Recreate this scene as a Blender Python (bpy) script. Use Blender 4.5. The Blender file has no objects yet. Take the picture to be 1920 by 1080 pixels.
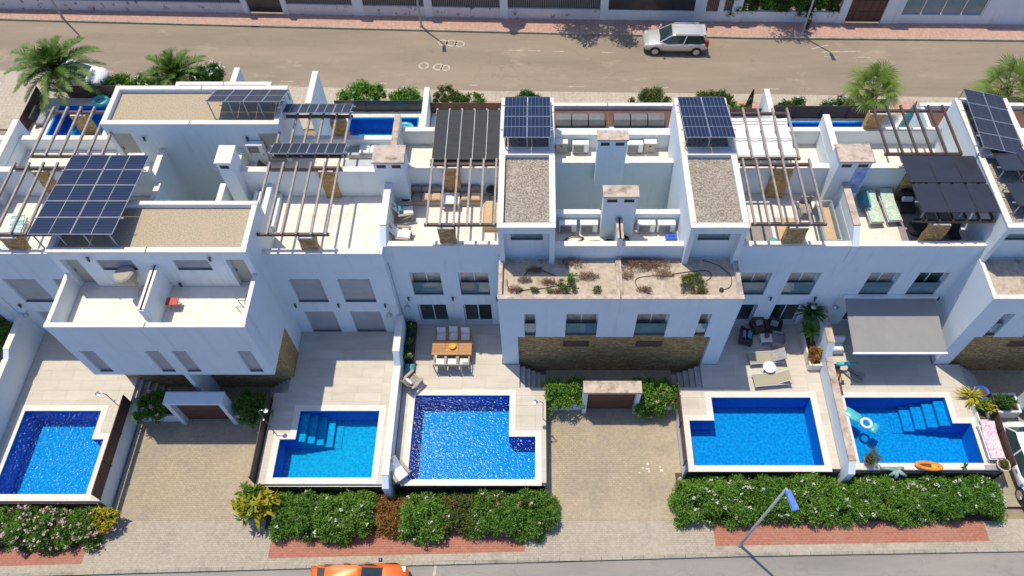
import bpy, math, random
import numpy as np
R = math.radians
random.seed(7)
RNG = np.random.default_rng(7)
SC = bpy.context.scene
COL = SC.collection

# ---------------------------------------------------------------- camera, sky, sun, exposure
cam_d = bpy.data.cameras.new('camera')
cam = bpy.data.objects.new('camera', cam_d)
COL.objects.link(cam)
cam.location = (0, 0, 36.5)
cam.rotation_euler = (R(33.0), 0, 0)
cam_d.sensor_width = 36.0
cam_d.lens = 27.0
cam_d.shift_x = -0.026
cam_d.clip_end = 600
SC.camera = cam

SUN_EL, SUN_AZ = R(71.5), R(-44.5)      # azimuth from +Y towards +X
world = bpy.data.worlds.new('World')
SC.world = world
world.use_nodes = True
wn = world.node_tree
wn.nodes.clear()
sky = wn.nodes.new('ShaderNodeTexSky')
sky.sky_type = 'NISHITA'
sky.sun_disc = False
sky.sun_elevation = SUN_EL
sky.sun_rotation = SUN_AZ
sky.altitude = 50
sky.air_density = 0.6
sky.dust_density = 1.0
sky.ozone_density = 10.0
bg = wn.nodes.new('ShaderNodeBackground')
bg.inputs['Strength'].default_value = 0.15
wo = wn.nodes.new('ShaderNodeOutputWorld')
wn.links.new(sky.outputs[0], bg.inputs[0])
wn.links.new(bg.outputs[0], wo.inputs[0])

sun_d = bpy.data.lights.new('sun', 'SUN')
sun_d.energy = 2.6
sun_d.angle = R(0.53)
sun_d.color = (1.0, 0.93, 0.765)
sun = bpy.data.objects.new('sun', sun_d)
COL.objects.link(sun)
from mathutils import Vector, Matrix, Euler
sd = Vector((math.sin(SUN_AZ) * math.cos(SUN_EL), math.cos(SUN_AZ) * math.cos(SUN_EL), math.sin(SUN_EL)))
sun.rotation_euler = sd.to_track_quat('Z', 'Y').to_euler()
sun.location = (0, 0, 80)

SC.render.engine = 'CYCLES'
SC.view_settings.view_transform = 'Standard'
SC.view_settings.look = 'None'
SC.view_settings.exposure = 0.62
SC.view_settings.gamma = 1.0
SC.cycles.max_bounces = 8
SC.cycles.transparent_max_bounces = 12
SC.cycles.caustics_reflective = False
SC.cycles.caustics_refractive = False
SC.cycles.use_denoising = True

# ---------------------------------------------------------------- materials
M = {}
def lin(c):
    return tuple(((v / 255) / 12.92 if v / 255 <= 0.04045 else ((v / 255 + 0.055) / 1.055) ** 2.4) for v in c)
def nodes(name):
    m = bpy.data.materials.new(name)
    m.use_nodes = True
    nt = m.node_tree
    b = nt.nodes['Principled BSDF']
    return m, nt, b
def sock(v):
    return (*v, 1.0) if len(v) == 3 else v
def noise(nt, scale, detail=4, rough=0.6, vec=None):
    n = nt.nodes.new('ShaderNodeTexNoise')
    n.inputs['Scale'].default_value = scale
    n.inputs['Detail'].default_value = detail
    n.inputs['Roughness'].default_value = rough
    if vec is not None:
        nt.links.new(vec, n.inputs['Vector'])
    return n.outputs['Fac']
def ramp(nt, fac, p0, c0, p1, c1):
    r = nt.nodes.new('ShaderNodeValToRGB')
    e = r.color_ramp.elements
    e[0].position, e[0].color = p0, sock(c0)
    e[1].position, e[1].color = p1, sock(c1)
    nt.links.new(fac, r.inputs[0])
    return r.outputs[0]
def mixc(nt, fac, a, b, blend='MIX'):
    m = nt.nodes.new('ShaderNodeMix')
    m.data_type = 'RGBA'
    m.blend_type = blend
    for i, v in ((0, fac), (6, a), (7, b)):
        if isinstance(v, (int, float)):
            m.inputs[i].default_value = v
        elif isinstance(v, tuple):
            m.inputs[i].default_value = sock(v)
        else:
            nt.links.new(v, m.inputs[i])
    return m.outputs[2]
def bumpn(nt, h, strength, dist, b):
    n = nt.nodes.new('ShaderNodeBump')
    n.inputs['Strength'].default_value = strength
    n.inputs['Distance'].default_value = dist
    nt.links.new(h, n.inputs['Height'])
    nt.links.new(n.outputs[0], b.inputs['Normal'])
def objco(nt):
    return nt.nodes.new('ShaderNodeTexCoord').outputs['Object']
def mapv(nt, vec, scale=(1, 1, 1), rot=(0, 0, 0)):
    m = nt.nodes.new('ShaderNodeMapping')
    m.inputs['Scale'].default_value = scale
    m.inputs['Rotation'].default_value = rot
    nt.links.new(vec, m.inputs['Vector'])
    return m.outputs[0]
def pm(name, c1, c2=None, scale=2.0, rough=0.8, bump=0.0, bscale=30.0, metal=0.0, lo=0.35, hi=0.65, stain=None, sscale=0.6, slo=0.55, shi=0.75, spec=0.5, coat=0.0, per=0.0, stretch=(1, 1, 1), trans=0.0, wpos=False, streak=None):
    m, nt, b = nodes(name)
    src = nt.nodes.new('ShaderNodeNewGeometry').outputs['Position'] if wpos else objco(nt)
    v = mapv(nt, src, stretch)
    c2 = c2 or tuple(x * 0.88 for x in c1)
    col = ramp(nt, noise(nt, scale, 5, 0.65, v), lo, c1, hi, c2)
    if stain:
        f = ramp(nt, noise(nt, sscale, 6, 0.7, v), slo, (0, 0, 0), shi, (1, 1, 1))
        col = mixc(nt, f, col, stain)
    if streak:
        f = ramp(nt, noise(nt, 1.0, 5, 0.65, mapv(nt, src, (2.6, 2.6, 0.22))), 0.56, (0, 0, 0), 0.80, (0.55,) * 3)
        col = mixc(nt, f, col, streak)
    if per:
        oi = nt.nodes.new('ShaderNodeObjectInfo')
        f = ramp(nt, oi.outputs['Random'], 0, (1 - per,) * 3, 1, (1 + per,) * 3)
        col = mixc(nt, 1.0, col, f, 'MULTIPLY')
    nt.links.new(col, b.inputs['Base Color'])
    b.inputs['Roughness'].default_value = rough
    b.inputs['Metallic'].default_value = metal
    b.inputs['Specular IOR Level'].default_value = spec
    b.inputs['Coat Weight'].default_value = coat
    if bump:
        bumpn(nt, noise(nt, bscale, 4, 0.6, v), bump, 0.02, b)
    if trans:
        b.inputs['Transmission Weight'].default_value = trans
    M[name] = m
    return m

pm('stucco', (0.705, 0.775, 0.79), (0.66, 0.73, 0.745), 0.7, 0.92, 0.25, 60, stain=(0.60, 0.61, 0.59), sscale=0.45, slo=0.60, shi=0.85, spec=0.2, streak=(0.52, 0.52, 0.50))
pm('coping', (0.82, 0.745, 0.66), (0.73, 0.645, 0.555), 1.6, 0.85, 0.2, 40, stain=(0.44, 0.36, 0.28), sscale=1.3, slo=0.60, shi=0.8, spec=0.25)
pm('coping_worn', (0.62, 0.50, 0.40), (0.45, 0.35, 0.27), 1.8, 0.9, 0.3, 30, stain=(0.24, 0.18, 0.13), sscale=2.2, slo=0.50, shi=0.68, spec=0.2)
pm('gravel', (0.44, 0.375, 0.295), (0.19, 0.16, 0.13), 13.0, 0.95, 1.0, 16, lo=0.40, hi=0.60, stain=(0.50, 0.45, 0.38), sscale=1.0, spec=0.15)
pm('gravel_tan', (0.54, 0.435, 0.30), (0.33, 0.26, 0.175), 15.0, 0.95, 0.8, 14, lo=0.35, hi=0.65, stain=(0.50, 0.36, 0.24), sscale=0.5, spec=0.15)
pm('gravel_weedy', (0.56, 0.46, 0.35), (0.40, 0.32, 0.24), 5.0, 0.95, 0.8, 14, stain=(0.25, 0.19, 0.13), sscale=1.4, slo=0.55, shi=0.72, spec=0.15)
pm('roof_floor', (0.80, 0.725, 0.63), (0.73, 0.65, 0.555), 0.8, 0.8, 0.1, 20, per=0.04, stain=(0.50, 0.41, 0.32), sscale=0.7, slo=0.58, shi=0.85, spec=0.3, wpos=True)
pm('deck_tile', (0.61, 0.54, 0.45), (0.54, 0.47, 0.375), 0.9, 0.75, 0.1, 30, per=0.05, stretch=(0.5, 2.2, 1), spec=0.35, wpos=True, stain=(0.50, 0.43, 0.35), sscale=0.8, slo=0.56, shi=0.82)
pm('pool_coping', (0.75, 0.69, 0.60), (0.68, 0.61, 0.52), 1.2, 0.7, 0.1, 30, spec=0.35)
pm('concrete', (0.50, 0.46, 0.40), (0.38, 0.34, 0.29), 1.2, 0.9, 0.3, 25, stain=(0.22, 0.19, 0.16), sscale=0.9, slo=0.55, shi=0.8, spec=0.25)
pm('grey_floor', (0.42, 0.41, 0.40), (0.34, 0.33, 0.32), 1.5, 0.8, 0.1, 30, spec=0.3)
pm('stone_step', (0.52, 0.50, 0.47), (0.40, 0.385, 0.36), 2, 0.85, 0.2, 30, spec=0.3)
pm('dark_metal', (0.035, 0.033, 0.032), (0.05, 0.045, 0.042), 3, 0.45, spec=0.5)
pm('pergola_metal', (0.36, 0.30, 0.26), (0.27, 0.215, 0.18), 3, 0.5, stain=(0.14, 0.10, 0.08), sscale=2, spec=0.5)
pm('pergola_dark', (0.06, 0.042, 0.034), (0.10, 0.06, 0.045), 3, 0.5, spec=0.5)
pm('aluminium', (0.62, 0.63, 0.65), (0.52, 0.53, 0.55), 4, 0.35, metal=0.7)
pm('white_plastic', (0.82, 0.82, 0.80), (0.74, 0.74, 0.72), 2, 0.45, spec=0.5)
pm('roller_grey', (0.15, 0.15, 0.15), (0.11, 0.11, 0.11), 3, 0.6)
pm('rail_backing', (0.10, 0.09, 0.088), (0.075, 0.068, 0.065), 2, 0.8)
pm('soil_and_niche_shade', (0.16, 0.075, 0.05), (0.11, 0.055, 0.04), 2, 0.9)
pm('white_fabric', (0.82, 0.81, 0.79), (0.72, 0.71, 0.69), 5, 0.95, 0.4, 9, spec=0.1)
pm('shutter', (0.47, 0.46, 0.45), (0.41, 0.40, 0.39), 1, 0.6, spec=0.4)
pm('frame', (0.55, 0.55, 0.55), (0.48, 0.48, 0.48), 2, 0.5, spec=0.5)
pm('dark_sill', (0.19, 0.165, 0.15), (0.13, 0.115, 0.105), 4, 0.7)
pm('door_beige', (0.42, 0.41, 0.34), (0.36, 0.35, 0.29), 1, 0.6)
pm('curtain', (0.55, 0.50, 0.42), (0.30, 0.25, 0.20), 2.2, 0.25, spec=0.8, coat=0.6)
pm('dark_glass', (0.035, 0.06, 0.06), (0.02, 0.035, 0.035), 1.0, 0.06, spec=0.9)
pm('railing_glass', (0.10, 0.20, 0.23), (0.15, 0.26, 0.30), 1.0, 0.06, spec=0.9)
pm('black_void', (0.012, 0.012, 0.014), (0.02, 0.02, 0.02), 1, 0.6)
pm('brown_fence', (0.125, 0.062, 0.045), (0.075, 0.04, 0.03), 2.5, 0.55, stretch=(1, 1, 6), spec=0.4)
pm('brown_gate', (0.15, 0.066, 0.045), (0.10, 0.045, 0.032), 1.6, 0.5, stretch=(0.4, 1, 5), spec=0.4)
pm('black_fence', (0.03, 0.034, 0.036), (0.045, 0.05, 0.052), 2, 0.3, spec=0.6)
pm('teak', (0.47, 0.235, 0.075), (0.36, 0.165, 0.05), 3, 0.55, stretch=(1, 9, 1), per=0.12, spec=0.4)
pm('weathered_wood', (0.43, 0.37, 0.30), (0.31, 0.26, 0.20), 3, 0.8, stretch=(1, 6, 1), per=0.1)
pm('rattan', (0.49, 0.42, 0.32), (0.37, 0.31, 0.23), 22, 0.8, 0.6, 60)
pm('tan_cushion', (0.60, 0.43, 0.27), (0.52, 0.36, 0.22), 3, 0.95, 0.4, 8, spec=0.1)
pm('grey_cushion', (0.33, 0.29, 0.27), (0.27, 0.235, 0.22), 3, 0.95, 0.4, 8, spec=0.1)
pm('lounger_mesh', (0.42, 0.37, 0.25), (0.36, 0.315, 0.21), 30, 0.85, 0.3, 60)
pm('grey_towel', (0.44, 0.42, 0.42), (0.27, 0.25, 0.25), 3, 0.95, 0.6, 10, stretch=(1, 8, 1), spec=0.1)
pm('teal_fabric', (0.12, 0.36, 0.40), (0.08, 0.27, 0.31), 4, 0.9, 0.3, 12, spec=0.1)
pm('aqua_plastic', (0.10, 0.50, 0.55), (0.06, 0.40, 0.46), 2, 0.35)
pm('mint_pattern', (0.66, 0.72, 0.61), (0.37, 0.50, 0.38), 11, 0.9, 0.2, 12, lo=0.42, hi=0.60, spec=0.1)
pm('pink_pattern', (0.78, 0.58, 0.60), (0.60, 0.25, 0.34), 7, 0.9, 0.2, 12, lo=0.46, hi=0.66, stain=(0.80, 0.76, 0.74), sscale=5, slo=0.5, shi=0.62, spec=0.1)
pm('stripe_towel', (0.70, 0.76, 0.72), (0.15, 0.45, 0.47), 3, 0.9, stretch=(6, 0.2, 1), lo=0.47, hi=0.53, spec=0.1)
pm('awning', (0.30, 0.285, 0.27), (0.275, 0.26, 0.245), 1, 0.9, 0.1, 50, spec=0.1)
pm('black_screen', (0.03, 0.031, 0.033), (0.042, 0.043, 0.045), 1.2, 0.8, stretch=(1, 5, 1))
pm('black_panel', (0.028, 0.029, 0.036), (0.035, 0.036, 0.043), 0.8, 0.28, spec=0.6)
pm('rubber', (0.022, 0.022, 0.022), (0.032, 0.032, 0.032), 5, 0.8)
pm('yellow', (0.75, 0.42, 0.02), (0.65, 0.33, 0.02), 6, 0.5)
pm('orange', (0.80, 0.20, 0.03), (0.75, 0.33, 0.02), 1.5, 0.4)
pm('red', (0.48, 0.05, 0.03), (0.40, 0.04, 0.03), 3, 0.5)
pm('blue_plastic', (0.02, 0.13, 0.62), (0.02, 0.10, 0.52), 3, 0.4)
pm('magenta', (0.60, 0.08, 0.35), (0.50, 0.06, 0.30), 3, 0.6)
pm('lilac', (0.42, 0.22, 0.52), (0.36, 0.18, 0.45), 3, 0.9, spec=0.1)
pm('sage_plastic', (0.20, 0.30, 0.27), (0.30, 0.40, 0.36), 2.5, 0.45)
pm('black_plastic', (0.025, 0.024, 0.024), (0.04, 0.038, 0.036), 3, 0.5)
pm('terracotta', (0.62, 0.52, 0.40), (0.52, 0.42, 0.31), 3, 0.85, 0.2, 20)
pm('soil', (0.13, 0.085, 0.055), (0.09, 0.06, 0.04), 4, 0.98, 0.6, 20, spec=0.1)
pm('earth', (0.34, 0.26, 0.18), (0.27, 0.21, 0.15), 1.5, 0.98, 0.5, 12, spec=0.1)
pm('steel', (0.60, 0.60, 0.60), (0.50, 0.50, 0.50), 3, 0.25, metal=0.9)
pm('galvanised', (0.42, 0.43, 0.44), (0.36, 0.37, 0.38), 3, 0.5, metal=0.3)
pm('lamp_blue', (0.08, 0.18, 0.50), (0.14, 0.25, 0.58), 6, 0.4)
pm('bark', (0.15, 0.11, 0.075), (0.10, 0.072, 0.05), 8, 0.95, 0.8, 14, spec=0.1)
pm('palm_trunk', (0.26, 0.20, 0.14), (0.15, 0.11, 0.08), 6, 0.95, 0.9, 9, stretch=(1, 1, 4), spec=0.1)
pm('tile_red', (0.30, 0.10, 0.07), (0.25, 0.085, 0.06), 2, 0.8)
pm('pool_blue', (0.012, 0.22, 0.62), (0.010, 0.19, 0.56), 12, 0.5, bump=0.1, bscale=40)
pm('mural_blue', (0.10, 0.24, 0.55), (0.42, 0.52, 0.70), 2.0, 0.9, stain=(0.25, 0.18, 0.20), sscale=2.5, slo=0.6, shi=0.7)

def leafmat(name, c1, c2, c3=None, rough=0.5):
    m, nt, b = nodes(name)
    g = nt.nodes.new('ShaderNodeNewGeometry')
    col = ramp(nt, g.outputs['Random Per Island'], 0.0, c1, 1.0, c2)
    if c3:
        f = ramp(nt, noise(nt, 1.1, 3, 0.6, objco(nt)), 0.55, (0, 0, 0), 0.72, (1, 1, 1))
        col = mixc(nt, f, col, c3)
    nt.links.new(col, b.inputs['Base Color'])
    b.inputs['Roughness'].default_value = rough
    b.inputs['Specular IOR Level'].default_value = 0.35
    t = nt.nodes.new('ShaderNodeBsdfTranslucent')
    nt.links.new(col, t.inputs['Color'])
    mx = nt.nodes.new('ShaderNodeMixShader')
    mx.inputs[0].default_value = 0.28
    out = nt.nodes['Material Output']
    nt.links.new(b.outputs[0], mx.inputs[1])
    nt.links.new(t.outputs[0], mx.inputs[2])
    nt.links.new(mx.outputs[0], out.inputs['Surface'])
    M[name] = m
leafmat('leaf', (0.05, 0.155, 0.016), (0.20, 0.36, 0.05), (0.17, 0.27, 0.035))
leafmat('leaf_bright', (0.065, 0.18, 0.016), (0.25, 0.42, 0.06), (0.13, 0.27, 0.035))
leafmat('leaf_olive', (0.07, 0.105, 0.02), (0.18, 0.20, 0.05), (0.20, 0.15, 0.06))
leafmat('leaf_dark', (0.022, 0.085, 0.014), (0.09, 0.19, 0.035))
leafmat('leaf_yellow', (0.30, 0.30, 0.02), (0.55, 0.44, 0.03), (0.26, 0.32, 0.03))
leafmat('leaf_brown', (0.23, 0.10, 0.03), (0.42, 0.23, 0.06), (0.20, 0.17, 0.05))
leafmat('leaf_dry', (0.20, 0.115, 0.07), (0.34, 0.21, 0.13))
leafmat('leaf_palm', (0.06, 0.13, 0.016), (0.18, 0.28, 0.05), (0.26, 0.24, 0.06))
leafmat('leaf_fan', (0.10, 0.19, 0.025), (0.24, 0.32, 0.05))
leafmat('leaf_teal', (0.03, 0.09, 0.06), (0.08, 0.17, 0.10))
leafmat('petal_white', (0.68, 0.66, 0.62), (0.82, 0.80, 0.76))
leafmat('petal_pink', (0.68, 0.34, 0.38), (0.80, 0.58, 0.58))
leafmat('petal_red', (0.36, 0.05, 0.05), (0.45, 0.12, 0.08))

def stonemat():
    m, nt, b = nodes('stone')
    v = mapv(nt, objco(nt), (1.0, 1.0, 2.4))
    vo = nt.nodes.new('ShaderNodeTexVoronoi')
    vo.inputs['Scale'].default_value = 4.2
    nt.links.new(v, vo.inputs['Vector'])
    sep = nt.nodes.new('ShaderNodeSeparateColor')
    nt.links.new(vo.outputs['Color'], sep.inputs[0])
    col = ramp(nt, sep.outputs[0], 0.0, (0.50, 0.29, 0.10), 1.0, (0.66, 0.45, 0.19))
    col = mixc(nt, ramp(nt, noise(nt, 3, 6, 0.7, v), 0.42, (0, 0, 0), 0.68, (1, 1, 1)), col, (0.33, 0.195, 0.075))
    ve = nt.nodes.new('ShaderNodeTexVoronoi')
    ve.feature = 'DISTANCE_TO_EDGE'
    ve.inputs['Scale'].default_value = 4.2
    nt.links.new(v, ve.inputs['Vector'])
    e = ramp(nt, ve.outputs['Distance'], 0.0, (0, 0, 0), 0.045, (1, 1, 1))
    col = mixc(nt, e, (0.15, 0.09, 0.045), col)
    nt.links.new(col, b.inputs['Base Color'])
    b.inputs['Roughness'].default_value = 0.9
    bumpn(nt, e, 0.8, 0.06, b)
    M['stone'] = m
stonemat()

def brickmat(name, c1, c2, mortar, bw, bh, ms=0.02, off=0.5, stain=None, sscale=0.35, slo=0.5, shi=0.75, rough=0.85, rotz=0.0, fade=None):
    m, nt, b = nodes(name)
    v = mapv(nt, objco(nt), (1, 1, 1), (0, 0, rotz))
    t = nt.nodes.new('ShaderNodeTexBrick')
    t.offset = off
    t.inputs['Color1'].default_value = sock(c1)
    t.inputs['Color2'].default_value = sock(c2)
    t.inputs['Mortar'].default_value = sock(mortar)
    t.inputs['Scale'].default_value = 1.0
    t.inputs['Brick Width'].default_value = bw
    t.inputs['Row Height'].default_value = bh
    t.inputs['Mortar Size'].default_value = ms
    t.inputs['Bias'].default_value = -0.1
    nt.links.new(v, t.inputs['Vector'])
    col = t.outputs['Color']
    if fade:
        f = ramp(nt, noise(nt, 0.28, 5, 0.6, v), 0.45, (0, 0, 0), 0.62, (1, 1, 1))
        col = mixc(nt, f, col, fade)
    col = mixc(nt, ramp(nt, noise(nt, 1.3, 5, 0.7, v), 0.3, (0.84,) * 3, 0.7, (1.1,) * 3), col, (1, 1, 1)) if False else col
    if stain:
        f = ramp(nt, noise(nt, sscale, 6, 0.72, v), slo, (0, 0, 0), shi, (1, 1, 1))
        col = mixc(nt, f, col, stain)
    k = ramp(nt, noise(nt, 6, 4, 0.7, v), 0.3, (0.80,) * 3, 0.7, (1.08,) * 3)
    col = mixc(nt, 1.0, col, k, 'MULTIPLY')
    nt.links.new(col, b.inputs['Base Color'])
    b.inputs['Roughness'].default_value = rough
    b.inputs['Specular IOR Level'].default_value = 0.25
    inv = nt.nodes.new('ShaderNodeMath')
    inv.operation = 'SUBTRACT'
    inv.inputs[0].default_value = 1.0
    nt.links.new(t.outputs['Fac'], inv.inputs[1])
    bumpn(nt, inv.outputs[0], 0.5, 0.01, b)
    M[name] = m
brickmat('paver_tan', (0.46, 0.37, 0.255), (0.42, 0.335, 0.225), (0.33, 0.26, 0.175), 0.20, 0.105, 0.010, stain=(0.34, 0.285, 0.215), sscale=0.42, slo=0.46, shi=0.70, fade=(0.46, 0.37, 0.255))
brickmat('paver_grey', (0.48, 0.405, 0.315), (0.41, 0.345, 0.265), (0.35, 0.295, 0.225), 0.20, 0.105, 0.010, stain=(0.30, 0.26, 0.21), sscale=0.7, slo=0.56, shi=0.74, fade=(0.47, 0.40, 0.31))
brickmat('paver_red', (0.47, 0.19, 0.125), (0.42, 0.165, 0.11), (0.32, 0.15, 0.105), 0.22, 0.11, 0.010, stain=(0.42, 0.22, 0.16), sscale=0.5)
brickmat('paver_pink', (0.55, 0.33, 0.255), (0.49, 0.28, 0.215), (0.40, 0.25, 0.19), 0.3, 0.3, 0.010, off=0.0, stain=(0.50, 0.36, 0.27), sscale=0.35)
brickmat('pavement_pale', (0.52, 0.44, 0.34), (0.48, 0.40, 0.31), (0.40, 0.33, 0.25), 0.3, 0.3, 0.010, off=0.0, stain=(0.40, 0.32, 0.23), sscale=0.4)
brickmat('kerb', (0.42, 0.37, 0.29), (0.36, 0.32, 0.25), (0.16, 0.14, 0.11), 1.0, 3.0, 0.012, off=0.0, stain=(0.22, 0.19, 0.15), sscale=0.8)

def asphalt(name, c1, c2, c3):
    m, nt, b = nodes(name)
    o = objco(nt)
    col = ramp(nt, noise(nt, 0.35, 6, 0.65, mapv(nt, o, (0.25, 1.6, 1))), 0.35, c1, 0.65, c2)
    col = mixc(nt, ramp(nt, noise(nt, 0.5, 7, 0.75, mapv(nt, o, (0.5, 1, 1))), 0.58, (0, 0, 0), 0.75, (1, 1, 1)), col, c3)
    vo = nt.nodes.new('ShaderNodeTexVoronoi')
    vo.feature = 'DISTANCE_TO_EDGE'
    vo.inputs['Scale'].default_value = 0.33
    wob = nt.nodes.new('ShaderNodeVectorMath')
    wob.operation = 'ADD'
    nz = nt.nodes.new('ShaderNodeTexNoise')
    nz.inputs['Scale'].default_value = 1.2
    nz.inputs['Detail'].default_value = 5
    nt.links.new(o, nz.inputs['Vector'])
    nt.links.new(mapv(nt, o, (0.6, 1, 1)), wob.inputs[0])
    nt.links.new(nz.outputs['Color'], wob.inputs[1])
    nt.links.new(wob.outputs[0], vo.inputs['Vector'])
    col = mixc(nt, ramp(nt, vo.outputs['Distance'], 0.0, (0.22,) * 3, 0.008, (0, 0, 0)), col, tuple(x * 0.5 for x in c2))
    col = mixc(nt, 1.0, col, ramp(nt, noise(nt, 28, 3, 0.7, o), 0.25, (0.82,) * 3, 0.75, (1.12,) * 3), 'MULTIPLY')
    nt.links.new(col, b.inputs['Base Color'])
    b.inputs['Roughness'].default_value = 0.9
    b.inputs['Specular IOR Level'].default_value = 0.25
    bumpn(nt, noise(nt, 45, 3, 0.6, o), 0.4, 0.01, b)
    M[name] = m
asphalt('road_tan', (0.325, 0.255, 0.182), (0.255, 0.203, 0.148), (0.44, 0.35, 0.245))
asphalt('road_grey', (0.33, 0.295, 0.255), (0.25, 0.225, 0.20), (0.20, 0.175, 0.15))

def solarmat(name, base, line, nx, ny, rough=0.12, spec=0.6, coat=0.4):
    m, nt, b = nodes(name)
    g = objco(nt)
    t = nt.nodes.new('ShaderNodeTexBrick')
    t.offset = 0.0
    t.inputs['Color1'].default_value = sock(base)
    t.inputs['Color2'].default_value = sock(tuple(v * 1.25 for v in base))
    t.inputs['Mortar'].default_value = sock(line)
    t.inputs['Scale'].default_value = 1.0
    t.inputs['Brick Width'].default_value = nx
    t.inputs['Row Height'].default_value = ny
    t.inputs['Mortar Size'].default_value = 0.008
    nt.links.new(g, t.inputs['Vector'])
    nt.links.new(t.outputs['Color'], b.inputs['Base Color'])
    b.inputs['Roughness'].default_value = rough
    b.inputs['Specular IOR Level'].default_value = spec
    b.inputs['Coat Weight'].default_value = coat
    b.inputs['Coat Roughness'].default_value = 0.05
    M[name] = m
solarmat('solar_blue', (0.013, 0.018, 0.040), (0.16, 0.18, 0.24), 0.19, 5.0, 0.15, 0.4, 0.15)
solarmat('solar_rows', (0.016, 0.022, 0.045), (0.06, 0.075, 0.11), 5.0, 0.17, 0.15, 0.4, 0.15)
solarmat('solar_dark', (0.026, 0.030, 0.045), (0.09, 0.10, 0.12), 5.0, 0.11, 0.4, 0.2, 0.0)

def carpaint(name, c, metal=0.5, rough=0.3):
    m, nt, b = nodes(name)
    b.inputs['Base Color'].default_value = sock(c)
    b.inputs['Metallic'].default_value = metal
    b.inputs['Roughness'].default_value = rough
    b.inputs['Coat Weight'].default_value = 0.8
    b.inputs['Coat Roughness'].default_value = 0.04
    M[name] = m
carpaint('paint_silver', (0.60, 0.575, 0.53), 0.35, 0.32)
carpaint('paint_orange', (0.85, 0.16, 0.015), 0.15, 0.35)
carpaint('paint_white', (0.80, 0.80, 0.80), 0.0, 0.35)
carpaint('paint_black', (0.02, 0.02, 0.022), 0.0, 0.3)
carpaint('lamp_glass', (0.75, 0.76, 0.78), 0.2, 0.1)
pm('lamp_red', (0.40, 0.02, 0.015), (0.30, 0.015, 0.012), 3, 0.5)

def watermat(name, strength, scale, rough, tint, ior=1.2):
    m = bpy.data.materials.new(name)
    m.use_nodes = True
    nt = m.node_tree
    nt.nodes.clear()
    out = nt.nodes.new('ShaderNodeOutputMaterial')
    tr = nt.nodes.new('ShaderNodeBsdfTransparent')
    tr.inputs[0].default_value = sock(tint)
    gl = nt.nodes.new('ShaderNodeBsdfGlossy')
    gl.inputs['Roughness'].default_value = rough
    fr = nt.nodes.new('ShaderNodeFresnel')
    fr.inputs['IOR'].default_value = ior
    mx = nt.nodes.new('ShaderNodeMixShader')
    o = objco(nt)
    h = noise(nt, scale, 1.5, 0.5, mapv(nt, o, (1.0, 1.25, 1.0)))
    bp = nt.nodes.new('ShaderNodeBump')
    bp.inputs['Strength'].default_value = 1.0
    bp.inputs['Distance'].default_value = strength
    nt.links.new(h, bp.inputs['Height'])
    nt.links.new(bp.outputs[0], gl.inputs['Normal'])
    nt.links.new(bp.outputs[0], fr.inputs['Normal'])
    nt.links.new(fr.outputs[0], mx.inputs[0])
    nt.links.new(tr.outputs[0], mx.inputs[1])
    nt.links.new(gl.outputs[0], mx.inputs[2])
    nt.links.new(mx.outputs[0], out.inputs['Surface'])
    M[name] = m
watermat('water_calm', 0.008, 3.0, 0.03, (0.80, 0.97, 1.0), 1.15)
watermat('water_ripple', 0.035, 4.5, 0.10, (0.78, 0.96, 1.0))
watermat('water_glitter', 0.026, 7.5, 0.12, (0.80, 0.97, 1.0), 1.17)
watermat('water_choppy', 0.042, 7.5, 0.14, (0.80, 0.97, 1.0), 1.17)

def poolmat(name, caustic_dark, caustic_light):
    # mosaic lining of the basin, caustic light painted in as mottling
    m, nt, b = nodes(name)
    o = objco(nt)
    col = ramp(nt, noise(nt, 7.5, 3, 0.55, o), 0.36, caustic_dark, 0.64, caustic_light)
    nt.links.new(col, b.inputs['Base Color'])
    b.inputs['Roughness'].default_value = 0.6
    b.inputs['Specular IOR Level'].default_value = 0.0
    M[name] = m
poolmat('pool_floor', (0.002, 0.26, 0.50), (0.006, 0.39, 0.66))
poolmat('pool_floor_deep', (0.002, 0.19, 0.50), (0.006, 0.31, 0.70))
poolmat('pool_wall', (0.003, 0.20, 0.64), (0.006, 0.25, 0.72))

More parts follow.
